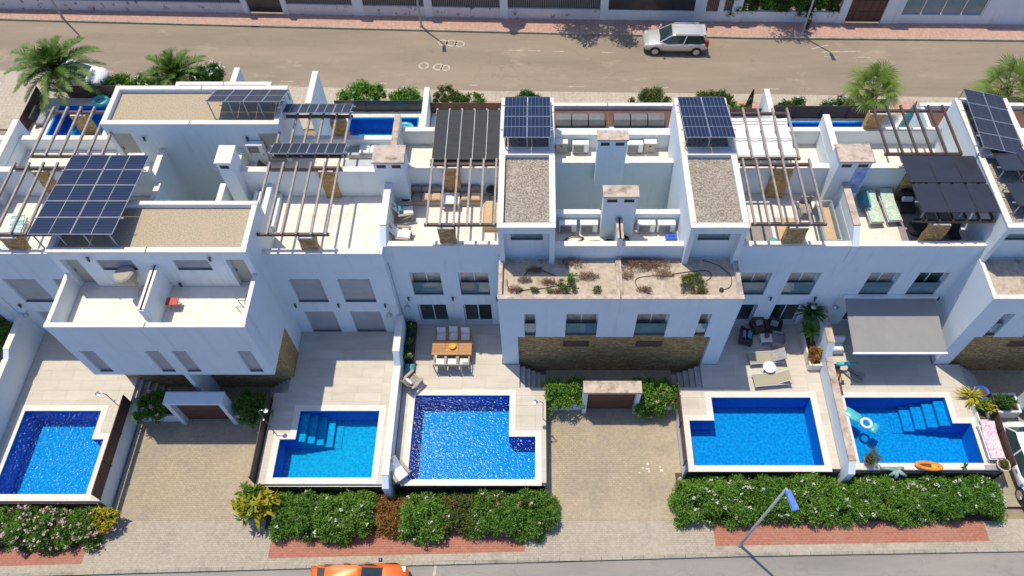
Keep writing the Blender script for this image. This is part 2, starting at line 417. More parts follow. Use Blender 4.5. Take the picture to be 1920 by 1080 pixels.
# ---------------------------------------------------------------- mesh and object helpers
class MB:
    def __init__(s):
        s.v, s.f, s.mi = [], [], []
    def add(s, vs, fs, mi=0):
        o = len(s.v)
        s.v.extend([tuple(p) for p in vs])
        s.f.extend([tuple(i + o for i in f) for f in fs])
        s.mi.extend([mi] * len(fs))
        return s
    def box(s, x0, x1, y0, y1, z0, z1, mi=0):
        vs = [(x0, y0, z0), (x1, y0, z0), (x1, y1, z0), (x0, y1, z0), (x0, y0, z1), (x1, y0, z1), (x1, y1, z1), (x0, y1, z1)]
        return s.add(vs, [(3, 2, 1, 0), (4, 5, 6, 7), (0, 1, 5, 4), (1, 2, 6, 5), (2, 3, 7, 6), (3, 0, 4, 7)], mi)
    def bar(s, p, q, w, h, mi=0):
        p, q = Vector(p), Vector(q)
        d = (q - p).normalized()
        side = d.cross(Vector((0, 0, 1)))
        if side.length < 1e-4:
            side = Vector((1, 0, 0))
        side.normalize()
        upv = side.cross(d)
        a, b = side * w / 2, upv * h / 2
        vs = [p - a - b, p + a - b, p + a + b, p - a + b, q - a - b, q + a - b, q + a + b, q - a + b]
        return s.add(vs, [(0, 1, 2, 3), (7, 6, 5, 4), (1, 0, 4, 5), (2, 1, 5, 6), (3, 2, 6, 7), (0, 3, 7, 4)], mi)
    def tube(s, pts, r, n=6, mi=0, taper=None):
        pts = [Vector(p) for p in pts]
        rings = []
        for i, p in enumerate(pts):
            d = (pts[min(i + 1, len(pts) - 1)] - pts[max(i - 1, 0)]).normalized()
            u = d.cross(Vector((0.13, 0.21, 1)))
            if u.length < 1e-3:
                u = Vector((1, 0, 0))
            u.normalize()
            w = d.cross(u)
            rr = r if taper is None else r + (taper - r) * i / (len(pts) - 1)
            rings.append([p + (u * math.cos(2 * math.pi * k / n) + w * math.sin(2 * math.pi * k / n)) * rr for k in range(n)])
        vs = [v for rg in rings for v in rg]
        fs = []
        for i in range(len(pts) - 1):
            for k in range(n):
                a, b = i * n + k, i * n + (k + 1) % n
                fs.append((a, b, b + n, a + n))
        fs.append(tuple(range(n))[::-1])
        fs.append(tuple((len(pts) - 1) * n + k for k in range(n)))
        return s.add(vs, fs, mi)
    def lathe(s, prof, n=14, cx=0, cy=0, mi=0):
        vs = [(cx + r * math.cos(2 * math.pi * k / n), cy + r * math.sin(2 * math.pi * k / n), z) for r, z in prof for k in range(n)]
        fs = []
        for i in range(len(prof) - 1):
            for k in range(n):
                a, b = i * n + k, i * n + (k + 1) % n
                fs.append((a, b, b + n, a + n))
        fs.append(tuple(range(n))[::-1])
        fs.append(tuple((len(prof) - 1) * n + k for k in range(n)))
        return s.add(vs, fs, mi)
    def prism(s, poly, z0, z1, mi=0):
        n = len(poly)
        vs = [(x, y, z0) for x, y in poly] + [(x, y, z1) for x, y in poly]
        fs = [tuple(range(n))[::-1], tuple(range(n, 2 * n))] + [(i, (i + 1) % n, n + (i + 1) % n, n + i) for i in range(n)]
        return s.add(vs, fs, mi)
    def prism_x(s, poly, x0, x1, mi=0):      # poly in (y, z), extruded along x
        n = len(poly)
        vs = [(x0, y, z) for y, z in poly] + [(x1, y, z) for y, z in poly]
        fs = [tuple(range(n)), tuple(range(n, 2 * n))[::-1]] + [((i + 1) % n, i, n + i, n + (i + 1) % n) for i in range(n)]
        return s.add(vs, fs, mi)
    def cushion(s, x0, x1, y0, y1, z0, z1, b=0.04, mi=0):
        # softened box
        vs = []
        for z, k in ((z0, b), (z0 + b, 0), (z1 - b, 0), (z1, b)):
            vs += [(x0 + k, y0 + k, z), (x1 - k, y0 + k, z), (x1 - k, y1 - k, z), (x0 + k, y1 - k, z)]
        fs = [(3, 2, 1, 0), (12, 13, 14, 15)]
        for i in range(3):
            for k in range(4):
                a, c = i * 4 + k, i * 4 + (k + 1) % 4
                fs.append((a, c, c + 4, a + 4))
        return s.add(vs, fs, mi)
    def move(s, mat):
        s.v = [tuple(mat @ Vector(p)) for p in s.v]
        return s
    def build(s, name, mat, parent=None, smooth=False, world=True):
        return mkobj(name, s.v, s.f, mat, parent, smooth, s.mi if max(s.mi or [0]) > 0 else None, world)

def wloc(o):
    v = Vector((0, 0, 0))
    while o is not None:
        v += o.location
        o = o.parent
    return v
def mkobj(name, v, f, mat, parent=None, smooth=False, mi=None, world=True):
    me = bpy.data.meshes.new(name)
    if world and parent is not None:
        w = wloc(parent)
        v = [(p[0] - w.x, p[1] - w.y, p[2] - w.z) for p in v]
    me.from_pydata(v, [], f)
    for mm in (mat if isinstance(mat, (list, tuple)) else [mat]):
        me.materials.append(M[mm])
    if mi is not None:
        me.polygons.foreach_set('material_index', mi)
    if smooth:
        me.polygons.foreach_set('use_smooth', [True] * len(me.polygons))
    me.update()
    o = bpy.data.objects.new(name, me)
    COL.objects.link(o)
    o.parent = parent
    return o
def tag(o, label=None, cat=None, group=None, kind=None):
    if label: o['label'] = label
    if cat: o['category'] = cat
    if group: o['group'] = group
    if kind: o['kind'] = kind
    return o
def thing(name, label, cat, loc=(0, 0, 0), rz=0.0, group=None):
    o = bpy.data.objects.new(name, None)
    o.empty_display_size = 0.3
    COL.objects.link(o)
    o.location = loc
    o.rotation_euler = (0, 0, rz)
    return tag(o, label, cat, group)
def struct(o):
    return tag(o, kind='structure')
def dup(root, loc, rz=None, label=None, group=None):
    r = root.copy()
    COL.objects.link(r)
    r.location = loc
    if rz is not None:
        r.rotation_euler = (0, 0, rz)
    tag(r, label, None, group)
    for ch in list(root.children):
        c = ch.copy()
        COL.objects.link(c)
        c.parent = r
        for g in list(ch.children):
            d = g.copy()
            COL.objects.link(d)
            d.parent = c
    return r
def csg(ops):
    xs, ys, zs = (sorted({round(v, 4) for _, b in ops for v in (b[2 * k], b[2 * k + 1])}) for k in range(3))
    ix, iy, iz = ({v: i for i, v in enumerate(a)} for a in (xs, ys, zs))
    S = np.zeros((len(xs) + 1, len(ys) + 1, len(zs) + 1), bool)     # padded by one empty cell on each side
    for sg, b in ops:
        b = [round(v, 4) for v in b]
        S[ix[b[0]] + 1:ix[b[1]] + 1, iy[b[2]] + 1:iy[b[3]] + 1, iz[b[4]] + 1:iz[b[5]] + 1] = sg == '+'
    vid, V, F = {}, [], []
    def vi(i, j, k):
        if (i, j, k) not in vid:
            vid[(i, j, k)] = len(V)
            V.append((xs[i], ys[j], zs[k]))
        return vid[(i, j, k)]
    for i, j, k in np.argwhere(S):
        a, b, c = i - 1, j - 1, k - 1
        if not S[i - 1, j, k]: F.append((vi(a, b, c), vi(a, b, c + 1), vi(a, b + 1, c + 1), vi(a, b + 1, c)))
        if not S[i + 1, j, k] if i + 1 < S.shape[0] else True: F.append((vi(a + 1, b, c), vi(a + 1, b + 1, c), vi(a + 1, b + 1, c + 1), vi(a + 1, b, c + 1)))
        if not S[i, j - 1, k]: F.append((vi(a, b, c), vi(a + 1, b, c), vi(a + 1, b, c + 1), vi(a, b, c + 1)))
        if not S[i, j + 1, k] if j + 1 < S.shape[1] else True: F.append((vi(a, b + 1, c), vi(a, b + 1, c + 1), vi(a + 1, b + 1, c + 1), vi(a + 1, b + 1, c)))
        if not S[i, j, k - 1]: F.append((vi(a, b, c), vi(a, b + 1, c), vi(a + 1, b + 1, c), vi(a + 1, b, c)))
        if not S[i, j, k + 1] if k + 1 < S.shape[2] else True: F.append((vi(a, b, c + 1), vi(a + 1, b, c + 1), vi(a + 1, b + 1, c + 1), vi(a, b + 1, c + 1)))
    return V, F
_tiles = {}
def tiles(parent, x0, x1, y0, y1, z, sx, sy, mat, th=0.02, gap=0.005, stagger=True, name='tile'):
    w0 = wloc(parent) if parent is not None else Vector((0, 0, 0))
    ny = max(1, round((y1 - y0) / sy))
    hy = (y1 - y0) / ny
    for j in range(ny):
        xc = [x0]
        x = x0 + (sx * 0.5 if stagger and j % 2 else sx)
        while x < x1 - 0.15:
            xc.append(x)
            x += sx
        xc.append(x1)
        for a, b in zip(xc, xc[1:]):
            key = (round(b - a, 2), round(hy, 2), mat, th)
            if key not in _tiles:
                w, h = (b - a) / 2 - gap / 2, hy / 2 - gap / 2
                mb = MB().box(-w, w, -h, h, -th, 0)
                me = bpy.data.meshes.new(name)
                me.from_pydata(mb.v, [], mb.f)
                me.materials.append(M[mat])
                _tiles[key] = me
            o = bpy.data.objects.new(name, _tiles[key])
            COL.objects.link(o)
            o.parent = parent
            o.location = Vector(((a + b) / 2, y0 + (j + 0.5) * hy, z)) - w0
# ---------------------------------------------------------------- ground, roads, pavements
S0 = -1.2                       # pavement and driveway level; terraces stand at 0
struct(MB().add([(-300, -300, -1.42), (300, -300, -1.42), (300, 300, -1.42), (-300, 300, -1.42)], [(0, 1, 2, 3)]).build('ground', 'earth'))
def strip(name, near, far, z, mat):
    """sheet between two polylines with the same x stations"""
    n = len(near)
    vs = [(x, y, z) for x, y in near] + [(x, y, z) for x, y in far]
    return struct(mkobj(name, vs, [(i, i + 1, n + i + 1, n + i) for i in range(n - 1)], mat))
FK = [(-90, 6.45), (-22.2, 8.36), (-11.85, 8.65), (0.25, 8.97), (9.4, 9.22), (22.7, 9.45), (90, 10.6)]      # front kerb line
BK = [(-110, 51.7), (-40.8, 48.8), (-19.6, 47.95), (-2.8, 47.33), (15.4, 46.67), (35.9, 46.38), (110, 45.4)]  # far kerb of rear street
BW = [(-110, 52.9), (-41.3, 50.0), (-21.5, 49.45), (-2.85, 48.9), (15.7, 48.45), (36.5, 48.15), (110, 47.2)]  # far wall line
NK = [(-110, 45.5), (-40.8, 43.4), (-19.6, 41.6), (-2.8, 41.1), (15.4, 40.8), (35.9, 40.3), (110, 38.9)]      # near edge of rear carriageway
def yat(poly, x):
    for (a, b), (c, d) in zip(poly, poly[1:]):
        if a <= x <= c:
            return b + (d - b) * (x - a) / (c - a)
strip('front_road', [(x, y - 30) for x, y in FK], [(x, y - 0.0) for x, y in FK], -1.32, 'road_grey')
strip('rear_road', NK, BK, -1.33, 'road_tan')
strip('rear_parking_strip', [(x, 37.4) for x, y in NK], NK, -1.316, 'pavement_pale')
strip('rear_pavement', BK, BW, -1.2, 'paver_pink')
def kerbline(name, poly, off, w, z0, z1, mat='kerb'):
    mb = MB()
    for (a, b), (c, d) in zip(poly, poly[1:]):
        mb.add([(a, b + off, z0), (c, d + off, z0), (c, d + off + w, z0), (a, b + off + w, z0), (a, b + off, z1), (c, d + off, z1), (c, d + off + w, z1), (a, b + off + w, z1)],
               [(3, 2, 1, 0), (4, 5, 6, 7), (0, 1, 5, 4), (1, 2, 6, 5), (2, 3, 7, 6), (3, 0, 4, 7)])
    return struct(mb.build(name, mat))
kerbline('front_kerb', FK, 0.0, 0.16, -1.4, -1.196)
kerbline('rear_kerb', BK, -0.02, 0.16, -1.4, -1.194)
# front pavement: grey pavers, red strips, driveways
strip('front_pavement', [(x, y + 0.16) for x, y in FK], [(x, 11.0) for x, y in FK], S0, 'paver_grey')
def red(x0, x1, y1, name='red_pavement'):
    xs = [x0] + [x for x, _ in FK if x0 < x < x1] + [x1]
    lean = 0.35
    near = [(x, yat(FK, x) + 0.50) for x in xs]
    far = [(x, y1) for x in xs]
    strip(name, near, far, S0 + 0.005, 'paver_red')
red(-12.9, -0.65, 12.2)
red(8.5, 21.75, 12.6)
red(-40, -21.7, 11.4)
for k, (x, y) in enumerate(((5.25, 13.55), (5.5, 13.75), (5.45, 13.5), (5.55, 13.35), (6.1, 13.6), (6.15, 13.4), (5.05, 13.3))):
    struct(MB().box(x, x + 0.09 + 0.04 * (k % 3), y, y + 0.06 + 0.05 * (k % 2), S0 + 0.009, S0 + 0.012).build('paint_splash', 'pool_coping'))
def drive(x0, x1, y0, y1):
    strip('driveway', [(x0, y0), (x1, y0)], [(x0, y1), (x1, y1)], S0 + 0.008, 'paver_tan')
drive(-21.0, -13.8, 10.9, 18.2)
drive(0.4, 7.22, 10.9, 19.2)
drive(22.95, 30.0, 11.6, 19.2)
# soil under the hedges
for a, b, c, d in ((-60, -21.2, 9.6, 11.6), (-13.3, 0.3, 10.5, 12.5), (6.9, 22.4, 10.9, 13.3)):
    struct(MB().box(a, b, c, d, -1.3, -1.14).build('planting_bed', 'soil'))
# dashes, arrows and rings on the rear street
def ringmark(x, y, r):
    n = 20
    vs = [(x + rr * math.cos(2 * math.pi * k / n) * 1.1, y + rr * math.sin(2 * math.pi * k / n), -1.325) for rr in (r, r * 0.66) for k in range(n)]
    tag(mkobj('road_marking', vs, [(k, (k + 1) % n, n + (k + 1) % n, n + k) for k in range(n)], 'road_paint'), kind='structure')
pm('oil', (0.16, 0.13, 0.105), (0.20, 0.165, 0.135), 4, 0.7)
pm('road_paint', (0.55, 0.48, 0.39), (0.36, 0.28, 0.20), 3.0, 0.85, lo=0.42, hi=0.62)
for x, y, r in ((-7.1, 46.25, 0.34), (-6.45, 46.2, 0.40), (-5.85, 46.1, 0.36), (-8.3, 43.75, 0.36), (-7.25, 43.6, 0.36), (-6.75, 43.5, 0.33)):
    ringmark(x, y, r)
def dash(x0, y0, x1, y1, z=-1.325, w=0.09):
    d = Vector((x1 - x0, y1 - y0)).normalized()
    n = Vector((-d.y, d.x)) * w / 2
    tag(mkobj('road_marking', [(x0 - n.x, y0 - n.y, z), (x1 - n.x, y1 - n.y, z), (x1 + n.x, y1 + n.y, z), (x0 + n.x, y0 + n.y, z)], [(0, 1, 2, 3)], 'road_paint'), kind='structure')
for x in np.arange(-38, 34, 6.7):
    x += random.uniform(-0.5, 0.5)
    dash(x, yat(NK, x) + 0.55, x + random.uniform(0.5, 1.3), yat(NK, x + 0.8) + 0.55, w=0.07)
for x in (-2.2, -0.8, 1.0, 4.6, 20.9, 23.3):
    dash(x, yat(BK, x) - 1.9, x + 0.9, yat(BK, x) - 1.93, w=0.07)
dash(20.0, 45.5, 21.4, 46.0)
dash(20.8, 45.2, 23.6, 45.3)
dash(-4.9, 8.84, -5.15, 6.0, z=-1.313, w=0.12)
dash(12.0, 7.2, 12.7, 7.15, z=-1.313, w=0.4)
for x, y in ((-1.0, 7.6), (4.2, 7.9), (-27.0, 45.5), (6.2, 45.9)):
    n = 16
    struct(mkobj('oil_stain', [(x + 0.42 * math.cos(2 * math.pi * k / n) * random.uniform(.8, 1.15), y + 0.26 * math.sin(2 * math.pi * k / n) * random.uniform(.8, 1.15), -1.312) for k in range(n)], [tuple(range(n))], 'oil'))
for x, y in ((16.6, 7.8), (17.5, 8.2)):
    n = 14
    struct(mkobj('oil_stain', [(x + 0.28 * math.cos(2 * math.pi * k / n), y + 0.5 * math.sin(2 * math.pi * k / n) * random.uniform(.8, 1.15), -1.312) for k in range(n)], [tuple(range(n))], 'oil')) if False else None

# red pavement fragments behind the rear gardens
for a, b in ((-4.6, -1.6), (13.4, 15.2), (24.6, 27.0)):
    strip('red_pavement', [(a, 38.6), (b, 38.6)], [(a, 40.1), (b, 40.1)], -1.305, 'paver_pink')

# ---------------------------------------------------------------- terraces round the pools
def terrace(x0, x1, y0, y1, pool, holes, rects):
    """raised pool terrace: retaining slab with the basin cut out, tiled on top"""
    px0, px1, py0, py1 = pool
    ops = [('+', (x0, x1, y0, y1, -1.35, -0.02))] + [('-', h) for h in holes] + [('-', (px0 - 0.081, px1 + 0.081, py0 - 0.081, py1 + 0.081, -1.35, 0))]
    v, f = csg(ops)
    t = mkobj('pool_terrace', v, f, 'stucco')
    struct(t)
    for r in rects:
        tiles(t, *r, 0.0, 1.2, 0.6, 'deck_tile')
    return t
def pool(label, x0, x1, y0, y1, notch, water, steps=None, cw=0.32, front=None):
    """L-shaped pool. notch = rectangle of the bounding box that stays dry (x0,x1,y0,y1)"""
    t = thing('swimming_pool', label, 'pool', ((x0 + x1) / 2, (y0 + y1) / 2, 0), group='private swimming pools')
    D = -1.32
    e = 0.08
    n = notch
    ops = [('+', (x0 - e, x1 + e, y0 - e, y1 + e, D - 0.06, -0.03)), ('-', (x0, x1, y0, y1, D, 0)), ('+', (n[0] - (e if n[0] <= x0 else 0), n[1] + (e if n[1] >= x1 else 0), n[2], n[3] + e, D - 0.06, -0.03))]
    v, f = csg(ops)
    mi = []
    for q in f:
        zz = [v[i][2] for i in q]
        mi.append(0 if max(zz) <= D + 0.01 else 1)
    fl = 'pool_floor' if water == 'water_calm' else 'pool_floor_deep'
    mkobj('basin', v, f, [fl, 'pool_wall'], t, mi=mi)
    if steps:
        sx0, sx1, sy0, sy1, k, dirx = steps
        w = (sx1 - sx0) / k
        for i in range(k):
            a, b = (sx0 + i * w, sx0 + (i + 1) * w) if dirx > 0 else (sx1 - (i + 1) * w, sx1 - i * w)
            MB().box(a, b, sy0, sy1, D, -0.30 - i * 0.24).build('step', [fl], t)
    # water sheet (the dry notch left out)
    xs = sorted({x0, x1, n[0], n[1]})
    ys = sorted({y0, y1, n[2], n[3]})
    vs, fs = [], []
    for a, b in zip(xs, xs[1:]):
        for c, d in zip(ys, ys[1:]):
            if a >= n[0] - 1e-6 and b <= n[1] + 1e-6 and c >= n[2] - 1e-6 and d <= n[3] + 1e-6 or a < x0 - 1e-6 or b > x1 + 1e-6:
                continue
            i = len(vs)
            vs += [(a, c, -0.13), (b, c, -0.13), (b, d, -0.13), (a, d, -0.13)]
            fs.append((i, i + 1, i + 2, i + 3))
    mkobj('water', vs, fs, water, t)
    # pale coping slabs along the edges
    def slab(a, b, c, d):
        MB().box(a, b, c, d, -0.06, 0.012).build('coping', 'pool_coping', t)
    L = n[0] <= x0 + 1e-6
    slab(x0 - cw, x1 + cw, y0 - (front or cw), y0, )
    slab(x0 - cw, x0, y0, n[2] if L else y1)
    slab(x1, x1 + cw, y0, y1 if L else n[2])
    if L:
        slab(n[1] - cw, n[1], n[2], y1)
        slab(x0 - cw, n[1] - cw, n[2], n[2] + cw)
        slab(n[1] - cw, x1 + cw, y1, y1 + cw)
    else:
        slab(n[0], n[0] + cw, n[2], y1)
        slab(n[0] + cw, x1 + cw, n[2], n[2] + cw)
        slab(x0 - cw, n[0] + cw, y1, y1 + cw)
    return t
BOT = -1.36
def hole(a, b, c, d):
    return (a, b, c, d, BOT + 0.01, 0)
# far left unit
p = (-26.35, -21.85, 11.84, 16.18)
terrace(-26.95, -21.1, 11.5, 20.84, p, [], [(-26.95, p[0], 11.5, 20.84), (p[0], p[1], p[3], 20.84), (p[1], -21.1, 11.5, 20.84), (p[0], p[1], 11.5, p[2]), (-22.45, p[1], 14.64, p[3])])
pool('sparkling blue pool with a near-right bay, leftmost front terrace', *p, (-22.45, -21.85, 14.64, 16.18), 'water_choppy')
# second unit
p = (-13.0, -8.17, 12.66, 16.18)
terrace(-13.75, -7.5, 12.33, 20.84, p, [hole(-13.75, -12.9, 18.1, 20.84), hole(-13.75, -13.05, 17.2, 18.1)],
        [(p[1], -7.5, 12.33, 20.84), (-12.9, p[1], 18.1, 20.84), (-13.05, p[1], 17.2, 18.1), (-13.75, p[1], p[3], 17.2), (-13.75, p[0], 12.33, p[3]), (p[0], -12.22, 14.64, p[3]), (p[0], p[1], 12.33, p[2])])
pool('calm blue pool with underwater steps beside the yellow plant', *p, (-13.0, -12.22, 14.64, 16.18), 'water_calm', (-12.22, -10.2, 14.64, 16.18, 5, 1))
# third unit
p = (-6.4, -0.17, 12.58, 17.05)
terrace(-7.1, 0.38, 12.4, 21.32, p, [hole(-1.94, 0.38, 18.85, 21.32), hole(-1.0, 0.38, 17.5, 18.85)],
        [(-7.1, p[0], 12.4, 21.32), (p[0], -1.94, 18.85, 21.32), (p[0], -1.0, 17.5, 18.85), (p[0], 0.38, p[3], 17.5), (p[1], 0.38, 12.4, p[3]), (-1.5, p[1], 14.78, p[3]), (p[0], p[1], 12.4, p[2])])
pool('large sparkling blue pool in front of the teak dining table', *p, (-1.5, -0.17, 14.78, 17.05), 'water_glitter')
# fourth unit
p = (7.67, 14.09, 13.28, 16.93)
terrace(7.24, 14.85, 13.1, 21.32, p, [hole(7.24, 9.52, 18.85, 21.32), hole(7.24, 8.6, 17.5, 18.85)],
        [(p[1], 14.85, 13.1, 21.32), (9.52, p[1], 18.85, 21.32), (8.6, p[1], 17.5, 18.85), (7.24, p[1], p[3], 17.5), (7.24, p[0], 13.1, p[3]), (p[0], 8.95, 15.65, p[3]), (p[0], p[1], 13.1, p[2])])
pool('rippled blue pool with a left bay below the two sun loungers', *p, (7.67, 8.95, 15.65, 16.93), 'water_ripple')
# fifth unit
p = (15.85, 22.0, 13.4, 16.93)
terrace(15.25, 22.95, 13.05, 21.32, p, [hole(20.95, 22.95, 18.85, 21.32), hole(22.4, 22.95, 17.5, 18.85)],
        [(15.25, p[0], 13.05, 21.32), (p[0], 20.95, 18.85, 21.32), (p[0], 22.4, 17.5, 18.85), (p[0], 22.95, p[3], 17.5), (p[1], 22.95, 13.05, p[3]), (21.06, p[1], 15.5, p[3]), (p[0], p[1], 13.05, p[2])])
pool('blue pool with white-edged float and wide underwater steps, rightmost', *p, (21.06, 22.0, 15.5, 16.93), 'water_ripple', (18.5, 21.06, 15.5, 16.9, 5, -1))
# ---------------------------------------------------------------- terraced houses
def slats_panel(mb, x0, x1, y, z0, z1, dy, n):
    h = (z1 - z0) / n
    for i in range(n):
        mb.box(x0, x1, y, y + dy, z0 + i * h + 0.012, z0 + (i + 1) * h - 0.006)
    mb.box(x0, x1, y + dy * 0.4, y + dy + 0.01, z0, z1)
def window(h, x0, x1, z0, z1, y, kind, d=-1, depth=0.28):
    """window or door unit standing `depth` behind the wall plane y; d = -1 faces the viewer"""
    q = y - d * depth
    lo, hi = min(q, q - d * 0.05), max(q, q - d * 0.05)
    if kind == 'shutter':
        w = MB().box(x0, x1, lo + 0.06, hi + 0.08, z0, z1).build('window', 'dark_glass', h)
        mb = MB()
        slats_panel(mb, x0 + 0.003, x1 - 0.003, lo, z0 + 0.02, z1 - 0.003, 0.03, 18)
        mb.build('shutter', 'shutter', w)
        MB().box(x0 + 0.002, x1 - 0.002, y + 0.01, lo - 0.005, z0 - 0.03, z0 + 0.015).build('sill', 'dark_sill', w)
        return
    w = MB()
    t = 0.055
    xm = (x0 + x1) / 2
    for a, b, c, e in ((x0, x0 + t, z0, z1), (x1 - t, x1, z0, z1), (x0 + t, x1 - t, z0, z0 + t), (x0 + t, x1 - t, z1 - t, z1)):
        w.box(a, b, lo, hi, c, e)
    if x1 - x0 > 1.0:
        w.box(xm - t / 2, xm + t / 2, lo - 0.002, hi + 0.002, z0 + t, z1 - t)
    w = w.build('window', 'white_plastic' if kind != 'door' else 'frame', h)
    pane = {'curtain': 'curtain', 'glass': 'dark_glass', 'door': 'dark_glass', 'open': 'dark_glass'}[kind]
    cuts = [x0 + t, xm, x1 - t] if x1 - x0 > 1.0 else [x0 + t, x1 - t]
    for i, (a, b) in enumerate(zip(cuts, cuts[1:])):
        MB().box(a, b, lo + 0.02, hi - 0.015, z0 + t, z1 - t).build('pane', 'black_void' if kind == 'open' and i == 1 else pane, w)
    if kind in ('curtain', 'glass') and z0 > 2:
        MB().box(x0 + 0.02, x1 - 0.02, y + 0.10, y + 0.115, z0 + 0.06, z0 + 1.0).build('glass_railing', 'railing_glass', w)
        MB().box(x0 + 0.002, x1 - 0.002, y + 0.012, lo - 0.004, z0 - 0.03, z0 + 0.02).build('sill', 'dark_sill', w)
def cope(h, x0, x1, y0, y1, z, mat='coping', o=0.025, t=0.06):
    MB().box(min(x0, x1) - o, max(x0, x1) + o, y0 - o, y1 + o, z, z + t).build('coping', mat, h)
def wall_lamp(h, x, y, z, d=-1):
    mb = MB().lathe([(0.05, z - 0.12), (0.055, z + 0.12)], 8, x, y + d * 0.10)
    mb.box(x - 0.02, x + 0.02, min(y, y + d * 0.1), max(y, y + d * 0.1), z - 0.02, z + 0.02)
    mb.build('wall_lamp', 'dark_metal', h)
def chimney(h, x0, x1, y0, y1, z1, capmat='coping', z0=6.2, vents=2, split=False):
    c = MB().box(x0, x1, y0, y1, z0, z1).build('chimney', 'stucco', h)
    MB().box(x0 - 0.05, x1 + 0.05, y0 - 0.05, y1 + 0.05, z1, z1 + 0.10).build('cap', capmat, c)
    w = (x1 - x0) / vents
    for i in range(vents):
        m = x0 + (i + 0.5) * w
        MB().box(m - w * 0.30, m + w * 0.30, y0 - 0.012, y0 + 0.02, z1 - 0.34, z1 - 0.14).build('vent', 'black_void', c)

class HC:
    """C-type unit (front row, facing the viewer); a = distance from the pair's axis"""
    def __init__(s, axis, sg):
        s.axis, s.sg = axis, sg
    def X(s, a): return s.axis + s.sg * a
    def b(s, a0, a1, y0, y1, z0, z1):
        x0, x1 = sorted((s.X(a0), s.X(a1)))
        return (x0, x1, y0, y1, z0, z1)
def house_c_front(axis, sg, label, win, W=11.1, full=True):
    H = HC(axis, sg)
    h = thing('terraced_house', label, 'house', (H.X(5.5), 21.3, 0), group='front row of white terraced houses')
    b = H.b
    wins = [(8.7, 10.22, 3.0, 5.05), (6.3, 7.8, 3.0, 5.05), (8.7, 10.22, 0.0, 2.05), (6.3, 7.8, 0.0, 2.05)]
    bwins = [(3.95, 4.49, 2.9, 5.15), (0.93, 2.48, 2.9, 5.15)]
    ops = [('+', b(0.003, W - 0.003, 21.33, 25.35, -1.35, 7.25)), ('-', b(5.65, W - 0.15, 21.58, 25.35, 6.25, 9.6)),
           ('+', b(5.65, W - 0.003, 25.35, 25.62, -1.35, 8.2)),
           ('-', b(0.0, 3.05, 23.5, 25.62, -0.2, 9.6)),
           ('-', b(0.1, 3.05, 21.58, 23.25, 6.25, 9.6)),
           ('+', b(0.003, 5.69, 18.89, 21.33, -1.35, 6.5)), ('-', b(0.0, 5.5, 19.08, 21.33, 6.2, 9.6)),
           ('+', b(3.05, 5.65, 21.0, 25.6, 6.2, 9.1)), ('+', b(3.05, 5.65, 21.33, 25.6, -1.35, 7)), ('-', b(3.28, 5.42, 21.23, 25.37, 8.84, 9.6)),
           ('-', b(3.3, 5.40, 21.0, 21.42, 6.2, 8.66)),
           ('+', b(0.003, 0.12, 21.33, 22.6, 6, 7.85)), ('+', b(0.003, 0.12, 18.95, 21.33, 6, 6.40)),
           ('-', b(0.0, 4.85, 18.89, 19.16, -1.35, 2.9)),
           ('-', b(3.6, 5.1, 21.42, 21.6, 7.62, 8.32))]
    for a0, a1, z0, z1 in wins:
        ops.append(('-', b(a0, a1, 21.33, 21.7, z0, z1)))
    for a0, a1, z0, z1 in bwins:
        ops.append(('-', b(a0, a1, 18.89, 19.3, z0, z1)))
    v, f = csg(ops)
    mkobj('wall', v, f, 'stucco', h)
    for (a0, a1, z0, z1), k in zip(wins, win):
        x0, x1, *_ = b(a0, a1, 0, 0, 0, 0)
        window(h, x0, x1, z0, z1, 21.33, k)
    for (a0, a1, z0, z1) in bwins:
        x0, x1, *_ = b(a0, a1, 0, 0, 0, 0)
        window(h, x0, x1, 3.06, z1, 18.89, 'curtain', depth=0.34)
    x0, x1, *_ = b(3.6, 5.1, 0, 0, 0, 0)
    window(h, x0, x1, 7.62, 8.32, 21.42, 'glass', depth=0.12)
    # rough stone facing under the first-floor box, with a niche
    sb = csg([('+', b(0.003, 4.85, 19.13, 19.24, -1.34, 2.88)), ('-', b(1.2, 2.55, 19.13, 19.24, 1.45, 2.1))] + [('+', b(a0 + 0.003, a1 - 0.003, 18.97, 19.24, 2.88, 3.05)) for a0, a1, _, _ in bwins])
    mkobj('stone_cladding', *sb, 'stone', h)
    MB().box(*b(1.2, 2.55, 19.142, 19.154, 1.45, 2.1)).build('niche_shade', 'soil_and_niche_shade', h)  # dark panel paints the niche's shade over its stone back
    # copings
    x0, x1, *_ = b(5.65, W - 0.15, 0, 0, 0, 0)
    cope(h, x0 + 0.03, x1 - 0.03, 21.33, 21.58, 7.25)
    x0, x1, *_ = b(5.7, W - 0.25, 0, 0, 0, 0)
    cope(h, x0, x1, 25.35, 25.62, 8.2)
    cm = 'coping'
    for q in (b(3.05, 5.65, 21.0, 21.23, 0, 0), b(3.05, 5.65, 25.37, 25.6, 0, 0), b(3.05, 3.28, 21.26, 25.34, 0, 0), b(5.42, 5.65, 21.26, 25.34, 0, 0)):
        cope(h, *q[:4], 9.1, cm)
    for q in (b(0.15, 3.02, 21.33, 21.58, 0, 0), b(0.85, 3.02, 23.25, 23.5, 0, 0)):
        cope(h, *q[:4], 7.25, cm, 0.02)
    cope(h, *b(0.003, 0.12, 21.36, 22.5, 0, 0)[:4], 7.85, 'coping_worn', 0.04)
    cope(h, *b(0.003, 0.12, 19.12, 21.3, 0, 0)[:4], 6.40, 'coping_worn', 0.01, 0.03)
    # worn rim of the gravel roof
    for q in (b(0.0, 5.69, 18.89, 19.08, 0, 0), b(5.5, 5.69, 19.11, 21.3, 0, 0)):
        cope(h, *q[:4], 6.5, 'coping_worn' if full else 'coping', 0.0 if q[2] > 19 else 0.02, 0.03)
